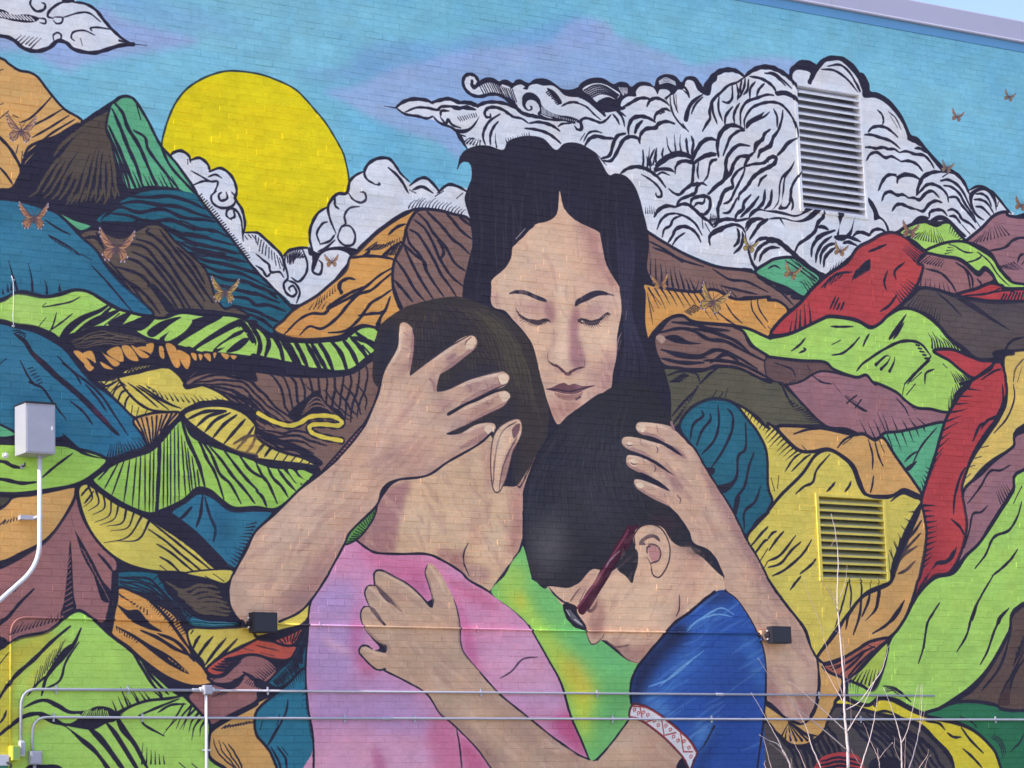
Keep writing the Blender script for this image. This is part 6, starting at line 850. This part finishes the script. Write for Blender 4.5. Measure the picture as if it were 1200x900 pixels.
# ---------------------------------------------------------------- ground
bm = bmesh.new(); bmesh.ops.create_grid(bm, x_segments=8, y_segments=8, size=3000); tag(from_bm('ground', bm, M_GROUND), kind='structure')
bm = bmesh.new(); box(bm, 0.0, 38.0, -5.2, -0.03, -.2, .012); tag(from_bm('planting_bed', bm, M_SOIL), kind='structure')
bm = bmesh.new(); box(bm, 0.0, 38.0, -5.36, -5.205, -.2, .13, .012); tag(from_bm('kerb', bm, M_KERB), kind='structure')

# ---------------------------------------------------------------- the painted building
WX0, WX1, ROOF = 2.0, 34.0, 11.476
VENTS = [(19.688, 20.712, 8.955, 10.492), (19.684, 20.716, 4.690, 5.682)]
JOINTS = [19.690, 20.710]
building = empty('brick_building', ((WX0+WX1)/2, 0, 0), 'tall brick building wall painted all over with a woman hugging two children among hills', 'building')
bm = bmesh.new()
def quad(bm, x0, x1, z0, z1, y): bm.faces.new([bm.verts.new(c) for c in ((x0, y, z0), (x1, y, z0), (x1, y, z1), (x0, y, z1))])
RECESS = .0028
va, vb = VENTS[0], VENTS[1]
for r in ((WX0, 19.70, 0, ROOF), (20.70, WX1, 0, ROOF), (19.70, 20.70, 0, vb[2]+.01), (19.70, 20.70, vb[3]-.01, va[2]+.01), (19.70, 20.70, va[3]-.01, ROOF)): quad(bm, *r, RECESS)
wall = from_bm('wall', bm, M_MURAL, building); wall.location = (-(WX0+WX1)/2, 0, 0)
# body of the building behind the painted face, with the two ducts left open
for n, b in (('side_wall', (WX0, WX0+.3, .05, 9, 0, ROOF)), ('side_wall', (WX1-.3, WX1, .05, 9, 0, ROOF)), ('rear_wall', (WX0, WX1, 9, 9.3, 0, ROOF)), ('roof_deck', (WX0, WX1, .05, 9.3, ROOF+.002, ROOF+.1))):
    bm = bmesh.new(); box(bm, *b); o = from_bm(n, bm, M_ROOF, building); o.location = wall.location
# bricks in running bond, every one a little uneven
BW, BH, JT = .2032, .0677, .0076
rb = random.Random(5)
def brick_shape(w, h, c=.0016):
    F = [(-w/2+c, 0, -h/2+c), (w/2-c, 0, -h/2+c), (w/2-c, 0, h/2-c), (-w/2+c, 0, h/2-c)]
    E = [(-w/2, c, -h/2), (w/2, c, -h/2), (w/2, c, h/2), (-w/2, c, h/2)]
    K = [(x, RECESS+.004, z) for x, _, z in E]
    return np.array(F+E+K)
QUADS = np.array([(0, 1, 2, 3)]+[q for i in range(4) for q in ((4+i, 4+(i+1) % 4, (i+1) % 4, i), (8+i, 8+(i+1) % 4, 4+(i+1) % 4, 4+i))])
bricks = []
zc = 11.366-BH/2                                           # top course sits under the board
row = 0
while zc > 0.02:
    off = (row % 2)*BW/2+.031+rb.uniform(-.004, .004); x = WX0-off
    while x < WX1:
        a, b = x+JT/2+rb.uniform(-.0015, .0015), x+BW-JT/2+rb.uniform(-.0015, .0015); x += BW
        parts = [(a, b)]
        for j in JOINTS:                                   # control joints and vent openings cut the bricks
            gap = .006
            nxt = []
            for p, q in parts:
                if p < j-gap and q > j+gap: nxt += [(p, j-gap), (j+gap, q)]
                elif p < j+gap and q > j-gap: nxt.append((p, j-gap) if (p+q)/2 < j else (j+gap, q))
                else: nxt.append((p, q))
            parts = nxt
        for p, q in parts:
            p, q = max(p, WX0), min(q, WX1)
            if q-p < .02: continue
            xm = (p+q)/2
            if any(v[0] < xm < v[1] and v[2]-BH*.3 < zc < v[3]+BH*.3 for v in VENTS): continue
            proud = rb.gauss(0, .0007)
            if rb.random() < .13: proud += abs(rb.gauss(.0016, .0010))
            elif rb.random() < .06: proud -= abs(rb.gauss(.0012, .0006))
            bricks.append((xm, zc+rb.uniform(-.0008, .0008), q-p, BH-JT+rb.uniform(-.001, .001), proud, rb.gauss(0, .0035), rb.gauss(0, .004)))
    zc -= BH; row += 1
bricks = np.array(bricks)
def project(P):
    v = P-EYE; d = v@CF
    return np.stack([W_PX/2+F_PX*(v@CR)/d, H_PX/2-F_PX*(v@CU)/d], -1)
C3 = np.stack([bricks[:, 0], bricks[:, 4], bricks[:, 1]], 1); q = project(C3)
inside = (q[:, 0] > 4) & (q[:, 0] < 1196) & (q[:, 1] > 4) & (q[:, 1] < 896)
size = (project(C3+[.1, 0, 0])[:, 0]-q[:, 0])*(q[:, 1]-project(C3+[0, 0, .03])[:, 1])*bricks[:, 2]
size[~inside | (bricks[:, 2] < .17)] = -1
near = set(np.argsort(-size)[:300].tolist())
variants = []
for k in range(5):
    me = bpy.data.meshes.new('brick'); me.from_pydata([tuple(v) for v in brick_shape(BW-JT-.0006*k, BH-JT-.0003*k)], [], [tuple(int(i) for i in f) for f in QUADS]); me.materials.append(M_MURAL); variants.append(me)
V, Q, n = [], [], 0
for i, (x, z, w, h, pr, tx, tz) in enumerate(bricks):
    if i in near:
        o = bpy.data.objects.new('brick', variants[i % 5]); COL.objects.link(o); o.parent = wall
        o.location = (x, -pr, z); o.rotation_euler = (tx, 0, tz)
        continue
    s = brick_shape(w, h); s[:, 1] += -pr+s[:, 0]*tz+s[:, 2]*tx*1.0
    V.append(s+np.array([x, 0, z])); Q.append(QUADS+n); n += 12
V = np.concatenate(V); Q = np.concatenate(Q)
me = bpy.data.meshes.new('brickwork'); me.vertices.add(len(V)); me.vertices.foreach_set('co', V.ravel())
me.loops.add(Q.size); me.loops.foreach_set('vertex_index', Q.ravel().astype(np.int32))
me.polygons.add(len(Q)); me.polygons.foreach_set('loop_start', np.arange(0, Q.size, 4, dtype=np.int32)); me.update(calc_edges=True); me.validate(); me.shade_flat()
tag(link('brickwork', me, M_MURAL, wall), kind='stuff')
# board under the eaves and metal coping in lengths
fr = bmesh.new(); box(fr, WX0, WX1, -.012, .05, 11.366, ROOF-.002, .003); o = from_bm('frieze_board', fr, M_FRIEZE, building); o.location = wall.location
x = WX0; L_ = 3.05
while x < WX1-.1:
    e = min(x+L_, WX1); bm = bmesh.new()
    prof = [(-.055, ROOF), (-.062, ROOF+.012), (-.046, ROOF+.030), (-.046, ROOF+.268), (-.040, ROOF+.280), (.42, ROOF+.262), (.42, ROOF+.1), (-.012, ROOF+.02), (-.012, ROOF)]
    A = [bm.verts.new((x+.0015, y, z)) for y, z in prof]; B = [bm.verts.new((e-.0015, y, z)) for y, z in prof]
    for i in range(len(prof)): bm.faces.new((A[i], A[(i+1) % len(prof)], B[(i+1) % len(prof)], B[i]))
    bm.faces.new(A[::-1]); bm.faces.new(B); o = from_bm('coping', bm, M_COPING, building); o.location = wall.location; x = e

# ---------------------------------------------------------------- louvred vents
def vent(v, n, label, blade):
    x0, x1, z0, z1 = v; fw = .042
    root = empty('louvred_vent', ((x0+x1)/2, 0, z0), label, 'vent', 'louvred vents in the painted wall'); R = Vector(root.location)
    def part(name, bm, mat, par=root):
        o = from_bm(name, bm, mat, par); o.location = -R if par is root else (0, 0, 0); return o
    bm = bmesh.new()
    for b in ((x0, x0+fw, z0, z1), (x1-fw, x1, z0, z1), (x0+fw, x1-fw, z1-fw*.8, z1), (x0+fw, x1-fw, z0, z0+fw*.35)): box(bm, b[0], b[1], -.016, .10, b[2], b[3], .002)
    part('frame', bm, M_MURAL_METAL)
    bm = bmesh.new()
    for b in ((x0+fw, x0+fw+.004, .10, .34, z0, z1), (x1-fw-.004, x1-fw, .10, .34, z0, z1), (x0+fw, x1-fw, .34, .35, z0, z1), (x0+fw, x1-fw, .10, .34, z1-.03, z1-.026), (x0+fw, x1-fw, .10, .34, z0, z0+.004)): box(bm, *b)
    part('duct', bm, M_VOID)
    zt, zb = z1-fw*.8, z0+fw*.35; p = (zt-zb)/n; mesh = None
    for i in range(n):
        z = zb+p*i+.004
        bm = bmesh.new(); X0, X1 = x0+fw+.002, x1-fw-.002
        pr = [(-.010, .0), (-.012, .023), (-.013, .024), (.098, p*1.02), (.098, p*1.02-.003), (-.010, .018), (-.010, .0)]
        A = [bm.verts.new((X0, y, z+h)) for y, h in pr]; B = [bm.verts.new((X1, y, z+h)) for y, h in pr]; m = len(pr)
        for k in range(m):
            f = bm.faces.new((A[k], A[(k+1) % m], B[(k+1) % m], B[k])); f.material_index = 0 if k in (0, 1, 5, 6) else 1
        bm.faces.new(A[::-1]); bm.faces.new(B)
        o = part('slat', bm, M_MURAL_METAL); o.data.materials.append(blade)
    return root
vent(VENTS[0], 17, 'tall vent of white painted slats set in the white cloud', M_BLADE)
vent(VENTS[1], 11, 'shorter vent of yellow painted slats set in the yellow hill', M_BLADE_Y)

# ---------------------------------------------------------------- conduits, boxes and lights on the wall
def strap(par, p, r, mat, vertical=False):
    bm = bmesh.new(); pts = []
    for k in range(9):
        a = math.pi*k/8; u = math.cos(a)*(r+.003); d = math.sin(a)*(r+.003)
        pts.append((p.x, p.y-d, p.z+u) if not vertical else (p.x+u, p.y-d, p.z))
    w = .008
    rows = [[bm.verts.new(Vector(q)+(Vector((s*w, 0, 0)) if not vertical else Vector((0, 0, s*w)))) for q in pts] for s in (-1, 1)]
    for i in range(8): bm.faces.new((rows[0][i], rows[0][i+1], rows[1][i+1], rows[1][i]))
    for s in (-1, 1):
        if not vertical: box(bm, p.x-w, p.x+w, p.y-.002, p.y+r, p.z+s*(r+.014)-.013, p.z+s*(r+.014)+.013)
        else: box(bm, p.x+s*(r+.014)-.013, p.x+s*(r+.014)+.013, p.y-.002, p.y+r, p.z-w, p.z+w)
    o = from_bm('strap', bm, mat, par); o.location = -Vector(par.location); return o
def collar(par, a, b, r, mat):
    bm = bmesh.new(); tube(bm, [a, a.lerp(b, .08), a.lerp(b, .92), b], [r*.9, r, r, r*.9], 12); o = from_bm('coupling', bm, mat, par, True); o.location = -Vector(par.location); return o
def conduit(name, px, d, r, mat, label, bendr=.14, straps=(), couples=(), cat='conduit', group=None, seg=10):
    P = [wp(x, y, d) for x, y in px]
    root = empty(name, P[0], label, cat, group)
    bm = bmesh.new(); tube(bm, bend(P, bendr), r, seg); o = from_bm('pipe', bm, mat, root, True); o.location = -Vector(P[0])
    for x, y, vert in straps: strap(root, wp(x, y, d), r, mat, vert)
    for (xa, ya), (xb, yb) in couples: collar(root, wp(xa, ya, d), wp(xb, yb, d), r*1.35, mat)
    return root
# meter box on its standpipe
bx0, bx1, bz0, bz1, bd = 10.02, 10.318, 5.572, 6.045, .285
mb = empty('meter_box', (bx0, 0, bz0), 'pale grey metal meter box on top of a white standpipe', 'meter box'); R0 = -Vector(mb.location)
bm = bmesh.new(); box(bm, bx0, bx1, -bd, -.03, bz0, bz1, .006); from_bm('cabinet', bm, M_BOX, mb).location = R0
bm = bmesh.new(); box(bm, bx0+.012, bx1-.012, -bd-.006, -bd+.004, bz0+.012, bz1-.03, .003); from_bm('door', bm, M_BOX, mb).location = R0
bm = bmesh.new(); box(bm, bx0-.004, bx1+.006, -bd-.014, -.02, bz1-.004, bz1+.012, .003); from_bm('lid', bm, M_BLACK, mb).location = R0
bm = bmesh.new(); box(bm, bx1-.04, bx1-.025, -bd-.014, -bd-.004, (bz0+bz1)/2-.015, (bz0+bz1)/2+.02, .002); from_bm('latch', bm, M_WHITE, mb).location = R0
bm = bmesh.new(); box(bm, bx0+.05, bx1-.05, -.03, .004, bz0+.06, bz1-.06); from_bm('mounting_plate', bm, M_GALV, mb).location = R0
d = .16; a = wp(46.6, 534, d); k = wp(46.4, 662, d); e = wp(-90, 783, d)
sp = empty('standpipe', (k.x, k.y, k.z), 'thick white pipe running down from the grey meter box and bending away', 'pipe'); R1 = -Vector(sp.location)
bm = bmesh.new(); tube(bm, bend([Vector((a.x, a.y, bz0+.01)), k, e, Vector((e.x-.05, e.y, -.05))], .22, 10), .0215, 14); from_bm('pipe', bm, M_WHITE, sp, True).location = R1
bm = bmesh.new(); tube(bm, [Vector((a.x, a.y, bz0-.03)), Vector((a.x, a.y, bz0+.002))], .027, 14); from_bm('coupling', bm, M_BOX, sp).location = R1
c = wp(41, 605.5, .06); cp = wp(46.6, 605.5, d)
bm = bmesh.new(); box(bm, cp.x-.16, cp.x+.05, -.085, -.045, cp.z-.02, cp.z+.02, .002); box(bm, cp.x-.03, cp.x+.03, -d-.002, -.082, cp.z-.012, cp.z+.012, .002); box(bm, cp.x-.15, cp.x-.11, -.046, .005, cp.z-.02, cp.z+.02); from_bm('strut_bracket', bm, M_GALV, sp).location = R1
# small things round the meter box
cb = empty('thin_cable', wp(14.5, 328, .012), 'short thin white cable clipped upright to the blue and green hills', 'cable'); R2 = -Vector(cb.location)
bm = bmesh.new(); tube(bm, [wp(13.5, 323, .012), wp(15.5, 330, .012), wp(16, 352, .010), wp(15.2, 372, .010), wp(16, 384, .012)], .004, 8); from_bm('wire', bm, M_WHITE, cb, True).location = R2
for y in (328, 382):
    p = wp(15.6, y, .012); bm = bmesh.new(); box(bm, p.x-.010, p.x+.014, -.018, .004, p.z-.007, p.z+.007, .002); from_bm('clip', bm, M_BOX, cb).location = R2
p = wp(27, 546.5, .02); hk = empty('wall_hook', (p.x, 0, p.z), 'small dark metal hook on the lime hill under the meter box', 'hook'); R3 = -Vector(hk.location)
bm = bmesh.new(); box(bm, p.x-.02, p.x+.02, -.006, .004, p.z-.022, p.z+.022, .002); from_bm('plate', bm, M_GALV, hk).location = R3
bm = bmesh.new(); tube(bm, bend([Vector((p.x, -.004, p.z)), Vector((p.x, -.06, p.z)), Vector((p.x, -.06, p.z+.03))], .015), .009, 8); from_bm('prong', bm, M_BLACK, hk, True).location = R3
p = wp(7, 533.5, .02); kn = empty('wall_anchor', (p.x, 0, p.z), 'small white round anchor on the wall left of the meter box', 'anchor'); R4 = -Vector(kn.location)
bm = bmesh.new(); tube(bm, [Vector((p.x, .004, p.z)), Vector((p.x, -.012, p.z))], .03, 14); from_bm('plate', bm, M_WHITE, kn).location = R4
bm = bmesh.new(); tube(bm, [Vector((p.x, -.012, p.z)), Vector((p.x, -.035, p.z)), Vector((p.x, -.04, p.z))], [.016, .016, .010], 12); from_bm('knob', bm, M_WHITE, kn).location = R4
# painted conduit that feeds the flood lights
conduit('painted_conduit', [(12.2, 878), (12.6, 723), (291, 730.3)], .016, .0105, M_MURAL_METAL, 'thin pipe painted over in mural colours climbing then running to the floodlight under the elbow', .17, [(12.4, 800, True), (100, 725.6, False), (210, 728.3, False)])
conduit('painted_conduit', [(327, 731.5), (470, 735), (640, 738.8), (780, 741), (900, 742.3)], .016, .0105, M_MURAL_METAL, 'thin painted pipe running level between the two black floodlights', .05, [(375, 732.7, False), (560, 737.1, False), (760, 740.7, False)], [((632, 738.7), (645, 739)), ((795, 741.2), (806, 741.4))])
# upper grey conduit with a junction box, lower grey conduit
conduit('grey_conduit', [(24.2, 876), (24.6, 807.6), (234, 808.9)], .020, .0135, M_GALV, 'upper grey pipe rising and bending right to the small junction box', .16, [(66, 807.9, False), (150, 808.4, False)], [((225, 808.8), (234, 808.9))])
conduit('grey_conduit', [(247, 809), (600, 811.9), (1095, 815.4)], .020, .0115, M_GALV, 'grey metal pipe running right from the junction box and stopping on the lime hill', .05, [(314, 809.6, False), (564, 811.6, False), (700, 812.8, False), (960, 814.6, False)], [((247, 809), (256, 809.1)), ((839, 813.7), (848, 813.8))])
conduit('grey_conduit', [(37.8, 884), (38, 840.4), (300, 841.6), (700, 842.5), (1300, 843.6), (1900, 844.6)], .020, .0120, M_GALV, 'lowest grey metal pipe running unbroken across the whole wall from the small grey box', .15, [(63, 840.6, False), (167, 841, False), (404, 841.9, False), (486, 842.1, False), (718, 842.5, False), (834, 842.8, False), (1009, 843.1, False), (1167, 843.4, False)], [((448, 842), (459, 842)), ((1005, 843.1), (1013, 843.1))])
jb = wp(241, 808.5, 0); jx = empty('junction_box', (jb.x, 0, jb.z), 'small square junction box where the upper grey pipe meets an upright pipe', 'junction box'); R5 = -Vector(jx.location)
bm = bmesh.new(); box(bm, jb.x-.042, jb.x+.042, -.06, .004, jb.z-.045, jb.z+.042, .004); from_bm('body', bm, M_GALV, jx).location = R5
bm = bmesh.new(); box(bm, jb.x-.036, jb.x+.036, -.064, -.058, jb.z-.039, jb.z+.036, .002); from_bm('cover', bm, M_BOX, jx).location = R5
for s in (-1, 1):
    bm = bmesh.new(); tube(bm, [Vector((jb.x+s*.042, -.022, jb.z)), Vector((jb.x+s*.075, -.022, jb.z))], .025, 12); from_bm('hub', bm, M_WHITE, jx).location = R5
conduit('upright_conduit', [(241.3, 813), (241.9, 878), (244.5, 1190)], .022, .0165, M_WHITE, 'upright white pipe dropping from the small square junction box', .03, [(241.9, 879, True)])
p = wp(24.8, 877, .022); ft = empty('pipe_fitting', (p.x, 0, p.z-.08), 'white fat conduit body at the lower end of the upper grey pipe', 'pipe fitting'); R6 = -Vector(ft.location)
bm = bmesh.new(); box(bm, p.x-.026, p.x+.024, -.058, .004, p.z-.075, p.z+.07, .014); from_bm('body', bm, M_WHITE, ft).location = R6
bm = bmesh.new(); box(bm, p.x-.018, p.x+.016, -.063, -.055, p.z-.06, p.z+.05, .004); from_bm('cover', bm, M_BOX, ft).location = R6
p = wp(39, 888.5, 0); gb = empty('grey_box', (p.x, 0, p.z-.06), 'small grey box with a pipe above and below at the foot of the lowest pipe', 'electrical box'); R7 = -Vector(gb.location)
bm = bmesh.new(); box(bm, p.x-.055, p.x+.055, -.075, .004, p.z-.06, p.z+.062, .004); from_bm('body', bm, M_BOX, gb).location = R7
bm = bmesh.new(); box(bm, p.x-.045, p.x+.045, -.08, -.074, p.z-.05, p.z+.052, .002); from_bm('cover', bm, M_BOX, gb).location = R7
bm = bmesh.new(); tube(bm, [Vector((p.x, -.03, p.z-.058)), Vector((p.x, -.03, -.02))], .016, 10); from_bm('pipe', bm, M_GALV, gb, True).location = R7
p = wp(14.8, 882, 0); lb = empty('lime_box', (p.x, 0, p.z-.07), 'narrow box painted lime like the hill, at the foot of the painted pipe', 'electrical box'); R8 = -Vector(lb.location)
bm = bmesh.new(); box(bm, p.x-.04, p.x+.035, -.09, .004, p.z-.075, p.z+.06, .004); from_bm('body', bm, M_MURAL_METAL, lb).location = R8
bm = bmesh.new(); box(bm, p.x-.032, p.x+.027, -.094, -.088, p.z-.066, p.z+.05, .002); from_bm('cover', bm, M_LIMEBOX, lb).location = R8
p0, p1 = wp(-26, 885, 0), wp(7.5, 915, 0); ub = empty('utility_cabinet', (p0.x, 0, p1.z), 'grey and green cabinet corner beside the narrow lime box', 'cabinet'); R9 = -Vector(ub.location)
bm = bmesh.new(); box(bm, p0.x, p1.x, -.06, .004, p0.z-.10, p0.z, .004); from_bm('grey_panel', bm, M_WHITE, ub).location = R9
bm = bmesh.new(); box(bm, p0.x+.004, p1.x-.004, -.052, .004, p1.z, p0.z-.102, .004); from_bm('green_panel', bm, M_GREEN, ub).location = R9
bm = bmesh.new(); tube(bm, bend([Vector((p1.x-.02, -.06, p0.z-.07)), Vector((p1.x+.01, -.09, p0.z-.09)), Vector((p1.x-.005, -.075, p0.z-.17))], .02), .010, 8); from_bm('handle', bm, M_BLACK, ub, True).location = R9
# flood lights
def flood(x0, y0, x1, y1, label):
    dp = .17; a, b = wp(x0, y0, dp), wp(x1, y1, dp)
    root = empty('floodlight', ((a.x+b.x)/2, 0, b.z), label, 'floodlight', 'black floodlights on the wall'); R = -Vector(root.location)
    def part(n, f, mat, sm=False):
        bm = bmesh.new(); f(bm); from_bm(n, bm, mat, root, sm).location = R
    X0, X1, Z0, Z1 = a.x, b.x, b.z, a.z; zm = (Z0+Z1)/2; xm = (X0+X1)/2
    part('housing', lambda m: box(m, X0, X1, -dp, -.075, Z0, Z1, .006), M_BLACK)
    part('lens', lambda m: box(m, X0+.014, X1-.014, -dp-.003, -dp+.003, Z0+.014, Z1-.014, .001), M_LENS)
    def fins(m):
        for i in range(6): box(m, X0+.03+i*(X1-X0-.07)/5, X0+.036+i*(X1-X0-.07)/5, -.076, -.045, Z0+.02, Z1-.02)
    part('cooling_fins', fins, M_BLACK)
    def yoke(m):
        box(m, X0-.012, X0-.006, -.13, -.02, zm-.018, zm+.018, .001); box(m, X1+.006, X1+.012, -.13, -.02, zm-.018, zm+.018, .001); box(m, X0-.012, X1+.012, -.026, -.02, zm-.018, zm+.018, .001)
    part('bracket', yoke, M_BLACK)
    part('back_box', lambda m: box(m, X0-.05, X0+.06, -.045, .004, zm-.055, zm+.055, .006), M_MURAL_METAL)
    for s in (-1, 1): part('bolt', lambda m: tube(m, [Vector((X0-.012, -.11, zm+s*.045)), Vector((X0-.026, -.11, zm+s*.045))], .009, 8), M_WHITE)
flood(296.5, 717, 325.5, 741.5, 'black square floodlight on the yellow strip beside the large bent elbow')
flood(904.5, 733.5, 928, 754, 'black square floodlight on the forearm beside the blue sleeve')

# ---------------------------------------------------------------- bare saplings in front of the wall
VT = lambda x, y: (880+x/5.4545, 750+y/5.4545)
VU = lambda x, y: (900+x/6.0, 640+y/6.0)
VV = lambda x, y: (940+x/7.2, 565+y/7.2)
rt = random.Random(3)
def limb(par, pxs, dist, r0, r1, mat, spread=0.0, name='branch'):
    P = [wp(x, y, dist) for x, y in pxs]; n = len(P); s = rt.uniform(-1, 1)*spread
    # catmull-rom with depth that drifts away from the stem
    out = []
    Q = [P[0]*2-P[1]]+P+[P[-1]*2-P[-2]]
    for i in range(n-1):
        for k in range(4):
            t = k/4; a, b, c, e = Q[i:i+4]
            out.append(.5*((2*b)+(c-a)*t+(2*a-5*b+4*c-e)*t*t+(3*b-a-3*c+e)*t**3))
    out.append(P[-1]); m = len(out)
    R = -Vector(par.location); pts = []; cam_p = Vector(EYE)
    for i, p in enumerate(out):
        u = i/(m-1); k = s*u
        q = p+(p-cam_p).normalized()*k+Vector((rt.uniform(-1, 1), rt.uniform(-1, 1), 0))*.003
        pts.append(q)
    bm = bmesh.new(); tube(bm, pts, [.80*(r0+(r1-r0)*(i/(m-1))**.8) for i in range(m)], 7 if r0 > .008 else 5)
    o = from_bm(name, bm, mat, par, True); o.location = R; return pts
def sapling(base_px, dist, trunk, limbs, label, r0, cat='tree'):
    top = wp(*trunk[0], dist); base = Vector((top.x+base_px, -dist, .0))
    root = empty('bare_sapling', base, label, cat, 'bare saplings in front of the wall')
    P0 = wp(*trunk[0], dist); R = -base
    bm = bmesh.new(); tube(bm, [base+Vector((0, 0, -.05)), base.lerp(P0, .35)+Vector((.02, .015, 0)), base.lerp(P0, .7)+Vector((-.01, .01, 0)), P0+Vector((0, 0, .01))], [r0*1.25, r0*1.05, r0*.9, r0*.8], 9)
    o = from_bm('trunk', bm, M_BARK, root, True); o.location = R
    tp = limb(root, trunk, dist, r0, .0022, M_BARK, 0, 'stem')
    for px, ra, rb_, sp in limbs: limb(root, px, dist, ra, rb_, M_BARK if ra > .007 else M_TWIG, sp)
    return root
D1 = 2.6
sapling(.06, D1, [VT(622, 830), VT(616, 650), VT(606, 560), VT(598, 440), VT(594, 260), VT(583, 120), VU(500, 560), VU(487, 400), VU(491, 200), VV(300, 560), VV(276, 400), VV(245, 265)],
  [([VT(606, 695), VT(470, 580), VT(380, 505), VT(290, 435), VT(225, 345), VT(130, 245), VT(85, 180), VT(45, 115)], .0085, .002, .5),
   ([VT(603, 578), VT(510, 492), VT(400, 392), VT(300, 305), VT(240, 265)], .008, .0018, .4),
   ([VT(592, 398), VT(540, 310), VT(490, 220), VT(450, 148)], .007, .002, .3),
   ([VT(590, 365), VT(545, 220), VT(500, 110), VU(400, 670), VU(355, 510), VU(295, 370), VU(245, 215)], .0065, .0015, .4),
   ([VT(608, 445), VT(690, 398), VT(760, 305), VT(835, 195), VT(868, 90), VU(845, 700)], .0085, .002, .5),
   ([VT(612, 590), VT(650, 530), VT(705, 440), VT(765, 320), VT(800, 240), VT(810, 200)], .008, .002, .4),
   ([VT(618, 575), VT(640, 520), VT(636, 400), VT(622, 270), VT(606, 200)], .005, .0015, .2),
   ([VT(596, 270), VT(635, 250), VT(665, 225)], .004, .0015, .2),
   ([VU(508, 620), VU(470, 590), VU(440, 570)], .004, .0015, .1),
   ([VU(490, 460), VU(440, 340), VU(385, 255), VU(330, 130), VU(318, 90)], .006, .0014, .3),
   ([VU(487, 420), VU(450, 320), VU(420, 235)], .004, .0013, .2),
   ([VU(492, 390), VU(530, 300), VU(548, 220), VU(556, 130)], .0045, .0013, .2),
   ([VU(540, 880), VU(535, 760), VU(525, 640)], .0035, .0012, .2),
   ([VV(298, 640), VV(330, 690), VV(350, 668)], .003, .001, .1), ([VV(285, 470), VV(250, 530), VV(245, 548)], .003, .001, .1)],
  'tallest pale bare sapling with a white trunk below the yellow vent', .021)
D2 = 2.2
sapling(-.05, D2, [VT(966, 830), VT(962, 740), VT(960, 655), VT(938, 560), VT(912, 470), VT(880, 385), VT(848, 305)],
  [([VT(960, 665), VT(985, 615), VT(1005, 560), VT(1030, 460), VT(1048, 370), VT(1068, 285)], .0075, .0018, .3),
   ([VT(982, 830), VT(985, 740), VT(990, 620)], .005, .0015, .2),
   ([VT(950, 770), VT(925, 710), VT(905, 655)], .006, .002, .2), ([VT(905, 655), VT(860, 705), VT(822, 755)], .004, .003, .1), ([VT(920, 700), VT(918, 625)], .003, .0012, .1),
   ([VT(1005, 840), VT(1035, 740), VT(1060, 650), VT(1078, 560), VT(1092, 420), VT(1095, 285)], .0095, .0018, .4),
   ([VT(1078, 590), VT(1085, 540), VT(1078, 470), VT(1085, 290)], .004, .0014, .2), ([VT(1082, 560), VT(1105, 480), VT(1118, 400)], .0035, .0013, .2),
   ([VT(1070, 830), VT(1100, 780), VT(1130, 735), VT(1132, 700)], .006, .002, .2), ([VT(1110, 830), VT(1128, 760), VT(1150, 735)], .004, .0015, .2)],
  'forked bare sapling right of the white trunk, before the green and yellow foot', .0125)
sapling(.03, D2, [VT(700, 830), VT(725, 740), VT(758, 640), VT(780, 545), VT(795, 460), VT(810, 355)],
  [([VT(822, 830), VT(818, 770), VT(790, 700), VT(765, 650), VT(740, 580), VT(718, 530)], .0065, .0015, .3), ([VT(820, 770), VT(815, 740), VT(805, 690)], .004, .002, .1), ([VT(700, 800), VT(660, 740), VT(640, 700)], .005, .002, .2), ([VT(800, 440), VT(790, 400)], .003, .001, .1)],
  'slender bare shoot just right of the white trunk crossing the dark stripes', .0095)
sapling(-.03, D2, [VT(258, 830), VT(235, 760), VT(200, 700), VT(165, 662), VT(110, 640), VT(52, 605)],
  [([VT(240, 775), VT(205, 715), VT(185, 660), VT(130, 560), VT(85, 480), VT(40, 400), VT(0, 335)], .008, .0018, .4),
   ([VT(452, 830), VT(415, 740), VT(382, 660), VT(362, 580), VT(325, 500), VT(290, 435)], .0095, .002, .4),
   ([VT(355, 830), VT(320, 745), VT(288, 680), VT(240, 590)], .006, .0018, .3), ([VT(132, 830), VT(110, 740), VT(85, 645), VT(78, 620)], .006, .0018, .3),
   ([VT(262, 830), VT(262, 790), VT(255, 755)], .004, .0018, .2), ([VT(225, 750), VT(160, 690), VT(120, 660)], .0045, .0018, .2), ([VT(100, 830), VT(85, 790), VT(95, 770)], .004, .0016, .2)],
  'bare twiggy sapling left of the white trunk, before the elbow and the blue shirt', .0125)
